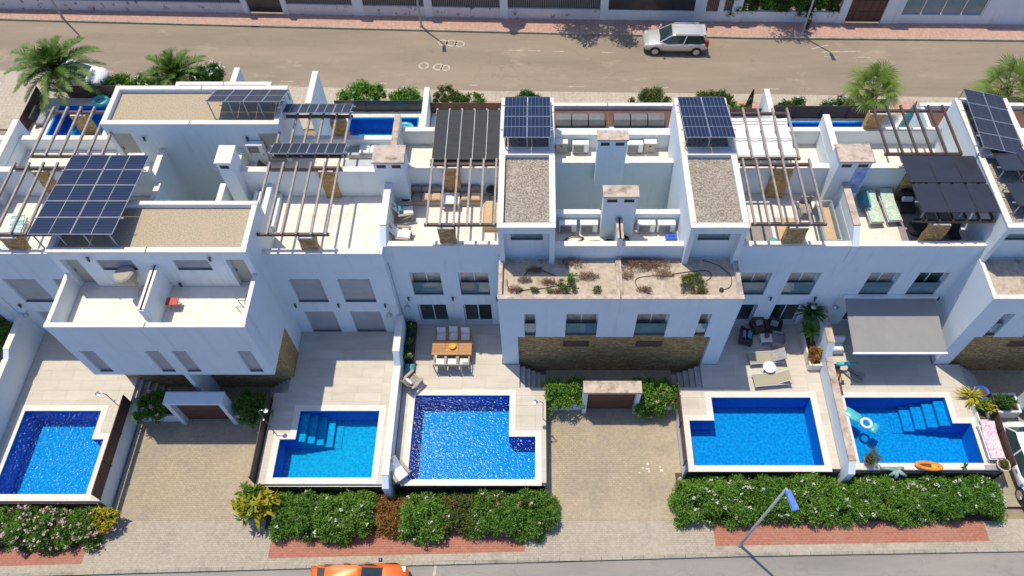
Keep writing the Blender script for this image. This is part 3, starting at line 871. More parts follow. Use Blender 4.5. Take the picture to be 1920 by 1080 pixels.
    # gravel fields and floors
    g = b(3.29, 5.41, 21.24, 25.36, 8.80, 8.90)
    MB().box(*g).build('gravel_roof', 'gravel', h)
    g = b(0.13, 5.49, 19.09, 21.32, 6.15, 6.26)
    MB().box(*g).build('gravel_roof', 'gravel_weedy', h)
    fl = MB().box(*b(5.66, W - 0.16, 21.59, 25.34, 6.2, 6.262)).build('roof_floor', 'roof_floor', h)
    g = b(5.66, W - 0.16, 21.59, 25.34, 0, 0)
    tiles(fl, g[0], g[1], g[2], g[3], 6.285, 0.9, 0.6, 'roof_floor', stagger=False, gap=0.003)
    MB().box(*b(0.13, 3.04, 21.59, 23.24, 6.2, 6.27)).build('roof_floor', 'roof_floor' if full else 'grey_floor', h)
    for a in (8.25, 10.55, 5.95):
        wall_lamp(h, H.X(a), 21.33, 2.75)
    return h, H
def house_c_rear(axis, sg, label, W=11.1):
    H = HC(axis, sg)
    h = thing('terraced_house', label, 'house', (H.X(5.5), 29.2, 0), group='back row of white terraced houses')
    b = H.b
    ops = [('+', b(0.003, W - 0.003, 25.625, 29.0, -1.35, 7.25)), ('-', b(5.65, W - 0.15, 25.62, 28.75, 6.25, 9.6)),
           ('-', b(0.0, 3.05, 25.6, 26.55, -0.2, 9.6)), ('-', b(0.1, 3.05, 26.8, 28.5, 6.25, 9.6)),
           ('+', b(3.05, 5.65, 25.605, 29.2, -1.35, 9.1)), ('-', b(3.28, 5.42, 25.85, 28.95, 8.84, 9.6)),
           ('+', b(0.003, 5.69, 29.0, 31.6, -1.35, 6.5)), ('-', b(0.0, 5.5, 29.21, 31.4, 6.2, 9.6)),
           ('+', b(0.003, 0.12, 27.2, 28.75, 6, 7.6))]
    for a0, a1, z0, z1 in ((8.7, 10.22, 3.0, 5.05), (6.3, 7.8, 3.0, 5.05), (8.7, 10.22, 0.0, 2.05), (6.3, 7.8, 0.0, 2.05)):
        ops.append(('-', b(a0, a1, 28.65, 29.0, z0, z1)))
    v, f = csg(ops)
    mkobj('wall', v, f, 'stucco', h)
    for a0, a1, z0, z1 in ((8.7, 10.22, 3.0, 5.05), (6.3, 7.8, 3.0, 5.05), (8.7, 10.22, 0.0, 2.05), (6.3, 7.8, 0.0, 2.05)):
        x0, x1, *_ = b(a0, a1, 0, 0, 0, 0)
        window(h, x0, x1, z0, z1, 29.0, 'door', d=1)
    x0, x1, *_ = b(5.68, W - 0.2, 0, 0, 0, 0)
    cope(h, x0, x1, 28.75, 29.0, 7.25)
    for q in (b(3.05, 5.65, 25.63, 25.85, 0, 0), b(3.05, 5.65, 28.95, 29.2, 0, 0), b(3.05, 3.28, 25.88, 28.92, 0, 0), b(5.42, 5.65, 25.88, 28.92, 0, 0)):
        cope(h, *q[:4], 9.1, 'coping', 0.02)
    for q in (b(0.8, 3.02, 26.55, 26.8, 0, 0), b(0.75, 3.02, 28.5, 28.75, 0, 0)):
        cope(h, *q[:4], 7.25, 'coping', 0.02)
    cope(h, *b(0.0, 5.69, 31.4, 31.6, 0, 0)[:4], 6.5, 'coping', 0.02)
    MB().box(*b(3.29, 5.41, 25.86, 28.94, 8.80, 8.90)).build('gravel_roof', 'gravel', h)
    MB().box(*b(0.01, 5.49, 29.22, 31.39, 6.15, 6.26)).build('gravel_roof', 'soil_and_niche_shade', h)
    g = b(5.66, W - 0.16, 25.63, 28.74, 6.2, 6.262)
    fl = MB().box(*g).build('roof_floor', 'roof_floor', h)
    tiles(fl, g[0], g[1], g[2], g[3], 6.285, 0.9, 0.6, 'roof_floor', stagger=False, gap=0.003)
    MB().box(*b(0.13, 3.04, 26.81, 28.49, 6.2, 6.27)).build('roof_floor', 'roof_floor', h)
    return h, H
def house_l_front(axis, sg, label, W=9.98):
    H = HC(axis, sg)
    h = thing('terraced_house', label, 'house', (H.X(5.0), 20.8, 0), group='front row of white terraced houses')
    b = H.b
    wins = [(5.0, 6.56, 3.05, 5.2), (7.4, 9.0, 3.05, 5.2), (5.0, 6.56, 0.0, 2.12), (7.4, 9.0, 0.0, 2.12)]
    bwins = [(0.28, 0.96, 3.0, 5.12), (3.30, 3.97, 3.0, 5.12)]
    ops = [('+', b(4.35, W - 0.003, 20.85, 25.2, -1.35, 7.3)), ('+', b(1.5, 4.4, 22.6, 25.2, -1.35, 7.25)),
           ('-', b(4.40, W - 0.15, 21.1, 25.2, 6.25, 9.6)), ('-', b(1.75, 4.4, 22.6, 25.2, 6.25, 9.6)),
           ('+', b(1.75, W - 0.003, 25.2, 25.48, -1.35, 8.1)),
           ('+', b(0.003, 4.4, 19.72, 22.6, 2.7, 9.0)), ('-', b(0.0, 4.16, 19.95, 22.38, 8.74, 9.6)),
           ('+', b(0.003, 4.4, 20.85, 22.6, -1.35, 7)),
           ('+', b(0.003, 4.4, 16.9, 20.85, 2.7, 7.3)), ('-', b(0.0, 4.2, 17.1, 19.72, 6.25, 7.4)),
           ('+', b(0.003, 0.12, 17.35, 19.72, 6, 7.95)),
           ('+', b(3.9, 4.38, 19.6, 20.85, -1.35, 2.7)),
           ('-', b(3.30, 4.12, 19.72, 20.1, 6.25, 8.45)), ('-', b(0.9, 2.5, 19.72, 19.9, 7.62, 8.42))]
    for a0, a1, z0, z1 in wins:
        ops.append(('-', b(a0, a1, 20.85, 21.2, z0, z1)))
    for a0, a1, z0, z1 in bwins:
        ops.append(('-', b(a0, a1, 16.9, 17.2, z0, z1)))
    v, f = csg(ops)
    mkobj('wall', v, f, 'stucco', h)
    for a0, a1, z0, z1 in wins:
        x0, x1, *_ = b(a0, a1, 0, 0, 0, 0)
        window(h, x0, x1, z0, z1, 20.85, 'shutter', depth=0.14)
    for a0, a1, z0, z1 in bwins:
        x0, x1, *_ = b(a0, a1, 0, 0, 0, 0)
        window(h, x0, x1, z0, z1, 16.9, 'shutter', depth=0.12)
    x0, x1, *_ = b(0.9, 2.5, 0, 0, 0, 0)
    window(h, x0, x1, 7.62, 8.42, 19.72, 'shutter', depth=0.1)
    x0, x1, *_ = b(3.30, 4.12, 0, 0, 0, 0)
    d = MB().box(x0, x1, 19.98, 20.02, 6.27, 8.45).build('balcony_door', 'door_beige', h)
    MB().box(x0 + 0.08, x0 + 0.11, 19.93, 19.98, 7.2, 7.38).build('handle', 'dark_metal', d)
    mkobj('stone_cladding', *csg([('+', b(0.12, 4.38, 18.1, 19.598, -1.34, 2.69)), ('+', b(0.12, 3.89, 19.598, 20.84, -1.34, 2.69))]), 'stone', h)
    MB().box(*b(0.003, 0.11, 16.95, 20.8, -1.34, 2.69)).build('wing_wall', 'stucco', h)
    x0, x1, *_ = b(4.43, W - 0.15, 0, 0, 0, 0)
    cope(h, x0, x1, 20.85, 21.1, 7.3)
    x0, x1, *_ = b(1.8, W - 0.25, 0, 0, 0, 0)
    cope(h, x0, x1, 25.2, 25.48, 8.1)
    for q in (b(0.0, 4.4, 19.72, 19.95, 0, 0), b(0.0, 4.4, 22.38, 22.6, 0, 0), b(4.16, 4.4, 19.98, 22.35, 0, 0)):
        cope(h, *q[:4], 9.0, 'coping', 0.0 if q[2] > 19.96 else 0.02)
    for q in (b(0.0, 4.4, 16.9, 17.1, 0, 0), b(4.2, 4.4, 17.13, 19.70, 0, 0)):
        cope(h, *q[:4], 7.3, 'coping', 0.0 if q[2] > 17 else 0.02)
    cope(h, *b(1.5, 1.75, 22.63, 25.15, 0, 0)[:4], 7.25, 'coping', 0.015)
    cope(h, *b(0.003, 0.12, 17.45, 19.69, 0, 0)[:4], 7.95, 'coping', 0.04)
    MB().box(*b(0.001, 4.15, 19.96, 22.37, 8.7, 8.80)).build('gravel_roof', 'gravel_tan', h)
    g = b(0.13, 4.19, 17.11, 19.71, 6.2, 6.262)
    fl = MB().box(*g).build('balcony_floor', 'roof_floor', h)
    tiles(fl, *g[:4], 6.285, 0.9, 0.6, 'roof_floor', stagger=False, gap=0.003)
    g = b(4.41, W - 0.16, 21.11, 25.19, 6.2, 6.262)
    fl = MB().box(*g).build('roof_floor', 'roof_floor', h)
    tiles(fl, *g[:4], 6.285, 0.9, 0.6, 'roof_floor', stagger=False, gap=0.003)
    MB().box(*b(1.76, 4.40, 22.61, 25.19, 6.2, 6.27)).build('roof_floor', 'roof_floor', h)
    for a in (4.78, 7.0, 9.4):
        wall_lamp(h, H.X(a), 20.85, 2.85)
    wall_lamp(h, H.X(2.7), 19.72, 8.6)
    wall_lamp(h, H.X(0.6), 19.72, 6.55)
    return h, H
def house_l_rear(axis, sg, label, W=9.98, fin=True):
    H = HC(axis, sg)
    h = thing('terraced_house', label, 'house', (H.X(5.0), 28.6, 0), group='back row of white terraced houses')
    b = H.b
    ops = [('+', b(4.35, W - 0.003, 25.485, 28.6, -1.35, 7.05)), ('+', b(1.9, 4.4, 25.485, 27.5, -1.35, 7.25)),
           ('-', b(4.40, W - 0.15, 25.48, 28.35, 6.25, 9.6)), ('-', b(2.15, 4.4, 25.48, 27.5, 6.25, 9.6)),
           ('+', b(0.003, 4.4, 27.5, 30.2, -1.35, 9.0)), ('-', b(0.0, 4.16, 27.74, 29.97, 8.74, 9.6)),
           ('+', b(0.003, 2.6, 30.2, 32.5, 2.7, 7.2)), ('-', b(0.1, 2.4, 30.2, 32.3, 6.25, 9.6)),
           ('-', b(3.2, 4.15, 27.5, 27.62, 6.25, 8.4))]
    for a0, a1, z0, z1 in ((5.0, 6.56, 3.05, 5.2), (7.4, 9.0, 3.05, 5.2), (5.0, 6.56, 0, 2.12), (7.4, 9.0, 0, 2.12)):
        ops.append(('-', b(a0, a1, 28.25, 28.6, z0, z1)))
    v, f = csg(ops)
    mkobj('wall', v, f, 'stucco', h)
    for a0, a1, z0, z1 in ((5.0, 6.56, 3.05, 5.2), (7.4, 9.0, 3.05, 5.2), (5.0, 6.56, 0, 2.12), (7.4, 9.0, 0, 2.12)):
        x0, x1, *_ = b(a0, a1, 0, 0, 0, 0)
        window(h, x0, x1, z0, z1, 28.6, 'door', d=1)
    x0, x1, *_ = b(3.2, 4.15, 0, 0, 0, 0)
    d = MB().box(x0, x1, 27.56, 27.60, 6.27, 8.4).build('roof_door', 'door_beige', h)
    MB().box(x0 + 0.1, x0 + 0.14, 27.51, 27.56, 7.2, 7.38).build('handle', 'dark_metal', d)
    x0, x1, *_ = b(4.43, W - 0.15, 0, 0, 0, 0)
    cope(h, x0, x1, 28.35, 28.6, 7.05)
    for q in (b(0.0, 4.4, 27.5, 27.74, 0, 0), b(0.0, 4.4, 29.97, 30.2, 0, 0), b(4.16, 4.4, 27.77, 29.94, 0, 0)):
        cope(h, *q[:4], 9.0, 'coping', 0.0 if 27.6 < q[2] < 29 else 0.02)
    for q in (b(0.0, 2.6, 32.3, 32.5, 0, 0), b(2.4, 2.6, 30.25, 32.27, 0, 0)):
        cope(h, *q[:4], 7.2, 'coping', 0.0 if q[2] < 31 else 0.02)
    cope(h, *b(1.9, 2.15, 25.55, 27.45, 0, 0)[:4], 7.25, 'coping', 0.015)
    MB().box(*b(0.001, 4.15, 27.75, 29.96, 8.7, 8.80)).build('gravel_roof', 'gravel_tan', h)
    g = b(4.41, W - 0.16, 25.49, 28.34, 6.2, 6.262)
    fl = MB().box(*g).build('roof_floor', 'roof_floor', h)
    tiles(fl, *g[:4], 6.285, 0.9, 0.6, 'roof_floor', stagger=False, gap=0.003)
    MB().box(*b(2.16, 4.40, 25.49, 27.49, 6.2, 6.27)).build('roof_floor', 'roof_floor', h)
    MB().box(*b(0.11, 2.39, 30.21, 32.29, 6.2, 6.27)).build('balcony_floor', 'roof_floor', h)
    wall_lamp(h, H.X(2.6), 27.5, 8.1)
    return h, H
AL, AC, AR = -17.3, 3.8, 26.7
hL1, L1 = house_l_front(AL, -1, 'white front house with solar panels over its gravel roof, leftmost full house')
hL2, L2 = house_l_front(AL, 1, 'white front house with closed shutters beside the house with dining table')
hL0, L0 = house_l_front(-37.3, 1, 'white front house cut off by the left picture edge')
hC1, C1 = house_c_front(AC, -1, 'white front house with the teak dining table on its terrace', ['curtain', 'curtain', 'glass', 'open'])
hC2, C2 = house_c_front(AC, 1, 'white front house with tan sun loungers on its terrace', ['curtain', 'curtain', 'glass', 'glass'])
hR1, R1 = house_c_front(AR, -1, 'white front house with grey awning and black solar pergola', ['curtain', 'glass', 'glass', 'glass'], W=11.8, full=False)
gL1, _ = house_l_rear(AL, -1, 'white back house with big palm behind it, left')
gL2, _ = house_l_rear(AL, 1, 'white back house with tilted solar panels on its gravel roof')
gL0, _ = house_l_rear(-37.3, 1, 'white back house at the left picture edge')
gC1, _ = house_c_rear(AC, -1, 'white back house with black shaded pergola on its roof')
gC2, _ = house_c_rear(AC, 1, 'white back house with white fabric pergola on its roof')
gR1, _ = house_c_rear(AR, -1, 'white back house with panels tilted sideways, right', W=11.8)
# chimneys
chimney(hC1, 3.0, 4.56, 22.6, 23.2, 9.3, 'coping_worn')
chimney(gC1, 2.86, 4.28, 26.0, 26.53, 9.45, 'coping_worn')
chimney(hC1, -7.8, -6.38, 24.6, 25.62, 9.4, 'coping_worn')
c = chimney(hC2, 14.2, 15.75, 24.65, 25.7, 9.4, 'coping_worn')
chimney(hL2, -15.25, -14.55, 24.65, 25.7, 9.3, 'coping', vents=1)
chimney(gL1, -20.45, -19.7, 25.9, 26.5, 7.9, 'coping', vents=1)
chimney(hL1, -27.75, -26.85, 24.6, 25.5, 8.2, 'coping', vents=1)
# roof party walls with sloped front ends
def party(h, x0, x1, y0, y1, z, zf, mat='coping'):
    MB().prism_x([(y0, 6.0), (y1, 6.0), (y1, z), (y0 + 0.75, z), (y0, zf)], x0, x1).build('party_wall', 'stucco', h)
    MB().box(x0 - 0.02, x1 + 0.02, y0 + 0.75, y1, z, z + 0.05).build('coping', mat, h)
party(hC1, -7.44, -7.16, 21.28, 24.58, 7.95, 7.3)
party(hC2, 14.76, 15.06, 21.28, 24.63, 7.95, 7.3, 'coping_worn')
party(gC1, -7.44, -7.16, 25.64, 29.25, 7.95, 7.3, 'coping_worn')
party(gC2, 14.76, 15.06, 25.72, 29.25, 7.95, 7.3)
party(hL1, -27.44, -27.16, 20.8, 24.58, 7.6, 7.3)
party(gL1, -27.44, -27.16, 25.5, 29.25, 7.6, 7.3)
# blue painted picture on the chimney side of the rightmost roof terrace
MB().box(15.1, 15.72, 24.635, 24.648, 7.2, 9.0).build('painted_patch', 'mural_blue', hC2)
# ---------------------------------------------------------------- garden walls, stairs, gates, fences
def garden_wall(label, x0, x1, y0, y1, z, capmat='coping', step=None, name='garden_wall'):
    t = thing(name, label, 'wall', ((x0 + x1) / 2, y0, -1.2))
    MB().prism_x([(y0, -1.34), (y1, -1.34), (y1, z + (step or 0)), (y1 - 2.2, z + (step or 0)), (y1 - 2.6, z), (y0 + 0.5, z), (y0, z - 0.45)], x0, x1).build('wall', 'stucco', t)
    MB().prism_x([(y0 + 0.5, z + 0.003), (y1 - 2.62, z + 0.003), (y1 - 2.62, z + 0.05), (y0 + 0.5, z + 0.05)], x0 - 0.02, x1 + 0.02).build('coping', capmat, t)
    MB().prism_x([(y1 - 2.18, z + (step or 0) + 0.003), (y1 - 0.05, z + (step or 0) + 0.003), (y1 - 0.05, z + (step or 0) + 0.05), (y1 - 2.18, z + (step or 0) + 0.05)], x0 - 0.02, x1 + 0.02).build('coping', capmat, t)
    return t
garden_wall('white garden wall between the calm pool and the sparkling pool', -7.46, -7.14, 11.9, 20.83, 1.05, 'coping', 0.75)
garden_wall('white garden wall between the lounger terrace and the awning terrace', 14.88, 15.22, 12.6, 21.3, 1.1, 'coping_worn', 0.75)
garden_wall('tall white garden wall at the left picture edge', -27.25, -26.97, 11.2, 20.83, 1.75, 'coping', 0.25)

def stairs(label, x_top, sgn, y0, y1, n=5):
    t = thing('stairs', label, 'stairs', (x_top, y0, -1.2), group='stairs from terrace to gate')
    w, rise = 0.27, 1.2 / n
    for i in range(n):
        a, b = sorted((x_top + sgn * i * w, x_top + sgn * (i + 1) * w))
        MB().box(a + 0.002, b - 0.002, y0, y1, -1.3, -rise * (i + 1) + 0.02).build('step', 'stone_step', t)
stairs('grey stairs left of the central brown gate', -0.98, 1, 17.52, 18.84)
stairs('grey stairs right of the central brown gate', 8.58, -1, 17.52, 18.84)
stairs('grey stairs right of the shaded left gate', -13.07, -1, 17.22, 18.08)
stairs('grey stairs left of the shaded left gate', -21.15, 1, 17.0, 18.08)
stairs('grey stairs beside the right edge gate', 22.42, 1, 17.52, 18.84)

def porch(label, xc, y, whitecap, tex='coping_worn'):
    t = thing('entrance_gate', label, 'gate', (xc, y, -1.2))
    w = 1.45
    MB().box(xc - w, xc - w + 0.22, y, y + 0.62, -1.3, 1.25).build('pier', 'stucco', t)
    MB().box(xc + w - 0.22, xc + w, y, y + 0.62, -1.3, 1.25).build('pier', 'stucco', t)
    MB().box(xc - w - 0.02, xc + w + 0.02, y - 0.02, y + 0.64, 1.25, 1.42).build('lintel', 'stucco' if whitecap else tex, t)
    g = MB()
    g.box(xc - w + 0.22, xc + w - 0.22, y + 0.30, y + 0.34, -1.19, 1.25)
    g = g.build('gate_leaf', 'brown_gate', t)
    for k in range(9):
        z = -1.1 + k * 0.26
        MB().box(xc - w + 0.24, xc + w - 0.24, y + 0.285, y + 0.30, z, z + 0.24).build('slat', 'brown_gate', g)
    return t
porch('central brown gate under a stained concrete lintel', 3.72, 16.55, False)
porch('shaded brown gate under a white lintel on the left driveway', AL + 0.1, 15.95, True)
porch('white-lintelled gate at the right picture edge', 26.6, 16.55, True)
def planter(label, x0, x1, y0, y1, z=-0.45, mat='stucco'):
    t = thing('raised_planter', label, 'planter', ((x0 + x1) / 2, y0, -1.2), group='raised planters beside the gates')
    mkobj('wall', *csg([('+', (x0, x1, y0, y1, -1.3, z)), ('-', (x0 + 0.1, x1 - 0.1, y0 + 0.1, y1 - 0.1, z - 0.12, z))]), mat, t)
    MB().box(x0 + 0.102, x1 - 0.102, y0 + 0.102, y1 - 0.102, z - 0.14, z - 0.08).build('soil', 'soil', t)
planter('raised planter left of the central gate', 0.48, 2.25, 16.75, 17.5)
planter('raised planter right of the central gate', 5.2, 7.15, 16.75, 17.5)
planter('raised planter left of the shaded left gate', -20.95, -18.7, 16.1, 16.95)
planter('raised planter right of the shaded left gate', -15.7, -13.85, 16.1, 17.1)
planter('white planter at the right picture edge', 23.6, 25.1, 16.3, 17.4)

def slat_fence(label, x0, y0, x1, y1, z0, z1, mat='brown_fence', n=6, posts=None, name='slat_fence', th=0.03, group=None):
    L = math.hypot(x1 - x0, y1 - y0)
    t = thing(name, label, 'fence', (x0, y0, z0), math.atan2(y1 - y0, x1 - x0), group)
    h = (z1 - z0) / n
    for i in range(n):
        MB().box(0, L, -th / 2, th / 2, i * h + 0.01, (i + 1) * h - 0.01).build('slat', mat, t, world=False)
    for k in range(posts or max(2, int(L / 1.6) + 1)):
        x = L * k / ((posts or max(2, int(L / 1.6) + 1)) - 1)
        MB().box(x - 0.03, x + 0.03, -th / 2 - 0.045, -th / 2 - 0.002, 0, z1 - z0 + 0.02).build('post', 'dark_metal', t, world=False)
    return t
slat_fence('brown slat fence between leftmost pool and left driveway', -21.05, 11.55, -21.05, 16.6, 0.02, 0.95)
slat_fence('brown slat fence between calm pool and left driveway', -13.85, 16.9, -13.85, 12.45, -0.3, 0.75)
slat_fence('brown slat fence between loungers pool and central driveway', 7.16, 17.3, 7.16, 13.25, 0.02, 0.85)
slat_fence('brown slat fence behind the pink lounger', 23.06, 16.8, 23.06, 13.05, 0.02, 0.8)
slat_fence('dark slat fence under the front edge of the leftmost pool', -26.9, 11.42, -21.15, 11.42, -1.1, -0.05, 'brown_fence', 5)
for a, b, y, lab in ((-13.6, -7.6, 12.26, 'calm'), (-7.0, 0.3, 12.32, 'large sparkling'), (7.3, 14.8, 13.02, 'loungers'), (15.3, 22.8, 12.97, 'rightmost')):
    slat_fence('dark metal screen under the front edge of the %s pool' % lab, a, y, b, y, -1.1, -0.08, 'black_fence', 4, name='screen_fence')

# outdoor showers (bent steel pipes)
def shower(label, x, y, rz):
    t = thing('outdoor_shower', label, 'shower', (x, y, 0), rz, group='outdoor showers')
    MB().tube([(0, 0, 0), (0, 0, 1.9), (0.05, 0, 2.0), (0.14, 0, 2.06), (0.35, 0, 2.06)], 0.026, 7).build('pipe', 'steel', t, True, world=False)
    MB().lathe([(0.03, 2.04), (0.12, 2.02), (0.12, 2.0)], 12, 0.38, 0).build('shower_head', 'steel', t, world=False)
    MB().tube([(0, -0.02, 1.05), (0, -0.12, 1.05)], 0.03, 6).build('tap', 'steel', t, world=False)
shower('steel outdoor shower beside the large sparkling pool', 0.22, 15.75, R(180))
shower('steel outdoor shower beside the calm pool', -13.62, 15.3, 0)
shower('steel outdoor shower beside the leftmost pool', -21.3, 16.2, R(180))

# ---------------------------------------------------------------- pergolas and solar panels
def pillar(t, x0, x1, y0, y1, z0, z1):
    # rough stone pillar, slightly uneven
    n = 7
    mb = MB()
    rings = []
    for i in range(n):
        z = z0 + (z1 - z0) * i / (n - 1)
        j = lambda: random.uniform(-0.03, 0.03) if 0 < i < n - 1 else 0
        rings += [(x0 + j(), y0 + j(), z), ((x0 + x1) / 2 + j(), y0 + j(), z), (x1 + j(), y0 + j(), z), (x1 + j(), y1 + j(), z), ((x0 + x1) / 2 + j(), y1 + j(), z), (x0 + j(), y1 + j(), z)]
    fs = [tuple(range(6))[::-1], tuple(range((n - 1) * 6, n * 6))]
    for i in range(n - 1):
        for k in range(6):
            a, b = i * 6 + k, i * 6 + (k + 1) % 6
            fs.append((a, b, b + 6, a + 6))
    mb.add(rings, fs)
    p = mb.build('pillar', 'stone', t)
    MB().box(x0 + 0.02, x1 - 0.02, y0 + 0.02, y1 - 0.02, z1 + 0.002, z1 + 0.05).build('cap', 'coping', p)
def pergola(label, x0, x1, y0, y1, z, n, pf, pr, mat='pergola_metal', zr=None, group='roof terrace pergolas'):
    t = thing('pergola', label, 'pergola', ((x0 + x1) / 2, (y0 + y1) / 2, 6.25), group=group)
    yf, yr = y0 + 0.12, y1 - 0.25
    MB().box(x0, x1, yf - 0.06, yf + 0.06, z - 0.14, z).build('crossbeam', 'pergola_dark', t)
    MB().box(x0, x1, yr - 0.06, yr + 0.06, z - 0.14, z).build('crossbeam', 'pergola_dark', t)
    for k in range(n):
        x = x0 + 0.12 + (x1 - x0 - 0.24) * k / (n - 1)
        MB().box(x - 0.045, x + 0.045, y0, y1, z + 0.003, z + 0.12).build('rafter', mat, t)
    for p, y in ((pf, yf), (pr, yr)):
        if p:
            pillar(t, p[0], p[1], y - 0.17, y + 0.17, 6.27, z - 0.2)
    return t
pergola('pergola over the tan sofas, between two stone pillars', -5.25, -1.92, 21.5, 25.55, 8.6, 6, (-4.66, -3.87), (-4.66, -3.87))
pergola('pergola over the cluttered clothes-airer roof terrace', 9.75, 13.2, 21.5, 25.5, 8.65, 6, (11.5, 12.4), (11.5, 12.35))
pergola('bare pergola casting stripes on the empty white roof terrace', -13.2, -9.6, 21.1, 25.5, 8.4, 6, (-11.05, -10.3), (-10.75, -10.0))
pergola('pergola left of the big tilted solar array, front row', -25.6, -21.9, 21.1, 25.5, 8.4, 6, (-24.75, -23.95), (-24.7, -23.95))
pergola('dark pergola carrying six black solar panels', 17.65, 21.0, 21.75, 25.5, 8.55, 6, (18.2, 19.06), (18.1, 18.95), 'pergola_dark')
pergola('pergola above the small blue pool at upper left', -25.0, -21.3, 25.9, 29.3, 8.4, 6, None, (-24.1, -23.3))
pergola('back pergola with slim dark panels, behind the bare pergola', -13.1, -9.5, 25.9, 29.0, 8.4, 6, None, (-10.7, -9.95))
pergola('pergola covered with black shading cloth', -5.3, -1.9, 25.6, 29.15, 8.4, 6, None, None)
pergola('pergola hung with white fabric sails', 9.6, 12.85, 25.75, 29.2, 8.4, 5, None, None)
pergola('dark pergola before the stone pillar at upper right', 17.0, 20.8, 25.95, 29.3, 8.5, 6, None, (17.0, 17.85), 'pergola_dark')
# shading cloth: five panels with pale seams between
t = thing('shade_cloth', 'black shade cloth stretched over the pergola left of the solar tower', 'shade cloth', (-3.55, 27.3, 8.5))
for k in range(5):
    a = -5.22 + k * 0.66
    MB().box(a + 0.02, a + 0.645, 25.62, 29.0, 8.525, 8.54).build('cloth_panel', 'black_screen', t)
    MB().box(a + 0.643, a + 0.677, 25.6, 29.02, 8.541, 8.555).build('seam', 'galvanised', t)
t = thing('fabric_sail', 'white fabric sail strips sagging in the pergola right of the solar tower', 'sail', (11.2, 27.5, 8.2))
for k in range(4):
    a, b = 9.78 + k * 0.74, 9.78 + k * 0.74 + 0.70
    n = 12
    vs, fs = [], []
    for j in range(n + 1):
        u = j / n
        z = 8.30 - 0.14 * abs(math.sin(u * math.pi * 2.0)) - 0.02 * random.random()
        vs += [(a, 25.95 + u * 2.75, z), ((a + b) / 2, 25.95 + u * 2.75, z - 0.05), (b, 25.95 + u * 2.75, z)]
    for j in range(n):
        i = j * 3
        fs += [(i, i + 1, i + 4, i + 3), (i + 1, i + 2, i + 5, i + 4)]
    mkobj('sail_strip', vs, fs, 'white_fabric', t, True)
for y in (26.05, 27.2, 28.4):
    MB().tube([(9.65, y, 8.33), (12.8, y, 8.33)], 0.02, 5).build('wire', 'galvanised', t)

_pan = {}
def panel_mesh(pw, ph, mat, mid, fr):
    key = (pw, ph, mat, mid, fr)
    if key not in _pan:
        mb = MB()
        w, h, e = pw / 2 - 0.01, ph / 2 - 0.01, 0.022
        mb.box(-w, w, -h, h, -0.02, 0.012, 1)
        mb.add([(-w + e, -h + e, 0.016), (w - e, -h + e, 0.016), (w - e, h - e, 0.016), (-w + e, h - e, 0.016)], [(0, 1, 2, 3)], 0)
        if mid == 'x':
            mb.box(-0.012, 0.012, -h + e, h - e, 0.0165, 0.0185, 1)
        elif mid == 'y':
            mb.box(-w + e, w - e, -0.012, 0.012, 0.0165, 0.0185, 1)
        me = bpy.data.meshes.new('solar_panel')
        me.from_pydata(mb.v, [], mb.f)
        me.materials.append(M[mat])
        me.materials.append(M[fr])
        me.polygons.foreach_set('material_index', mb.mi)
        _pan[key] = me
    return _pan[key]
def solar(label, c, rot, nx, ny, pw, ph, mat, mid=None, legs=(), fr='aluminium', zfloor=8.9, gap=0.0, group='roof solar arrays'):
    t = thing('solar_array', label, 'solar panels', c, group=group)
    t.rotation_euler = tuple(R(a) for a in rot)
    for i in range(nx):
        for j in range(ny):
            o = bpy.data.objects.new('solar_panel', panel_mesh(pw, ph, mat, mid, fr))
            COL.objects.link(o)
            o.parent = t
            o.location = ((i - (nx - 1) / 2) * pw, (j - (ny - 1) / 2) * (ph + gap), 0)
    W, Hh = nx * pw, ny * (ph + gap)
    for y in (-Hh * 0.3, Hh * 0.3):
        MB().box(-W / 2 - 0.12, W / 2 + 0.12, y - 0.025, y + 0.025, -0.075, -0.025).build('rail', 'aluminium', t, world=False)
    mat3 = Euler(t.rotation_euler).to_matrix()
    inv = mat3.inverted()
    for lx, ly in legs:
        p = Vector((lx * W / 2, ly * Hh / 2, -0.05))
        drop = (mat3 @ p).z + c[2] - zfloor
        MB().bar(p, p + inv @ Vector((0, 0, -drop)), 0.045, 0.045).build('leg', 'galvanised', t, world=False)
    return t
E4 = ((-0.92, -0.92), (0.92, -0.92), (-0.92, 0.9), (0.92, 0.9), (0, -0.92))
solar('large array of ten blue panels over the left front gravel roof', (-20.3, 22.6, 9.62), (-6, 0, 0), 2, 5, 1.85, 1.03, 'solar_rows', 'x', ((-0.9, -0.98), (0.9, -0.98), (-0.3, -0.98), (0.3, -0.98), (-0.9, 0.0), (0.9, 0.0)), 'galvanised', zfloor=8.8)
solar('four blue panels on the back roof left of the white fabric pergola courtyard', (-0.55, 27.3, 9.75), (-10, 0, 0), 2, 2, 1.14, 1.70, 'solar_blue', 'y', E4)
solar('four blue panels on the back roof beside the white fabric sails', (8.12, 27.3, 9.75), (-10, 0, 0), 2, 2, 1.18, 1.70, 'solar_blue', 'y', E4)
solar('four grey panels tilted steeply on the back gravel roof, upper left', (-14.45, 28.8, 9.70), (-22, 0, 0), 4, 2, 0.92, 0.80, 'solar_dark', None, ((-0.95, -0.95), (-0.4, -0.95), (0.0, -0.95), (0.4, -0.95), (0.95, -0.95), (-0.95, 0.9), (0.95, 0.9)), zfloor=8.8)
solar('slim tilted panel row on the bare pergola', (-11.25, 26.15, 8.75), (-17, 0, 0), 4, 1, 0.90, 1.0, 'solar_dark', 'x', ((-0.98, -0.9), (0.98, -0.9)), zfloor=8.4)
solar('slim tilted panel row on the back pergola', (-11.25, 28.9, 8.75), (-17, 0, 0), 4, 1, 0.88, 1.0, 'solar_dark', 'x', ((-0.98, -0.9), (0.98, -0.9)), zfloor=8.4)
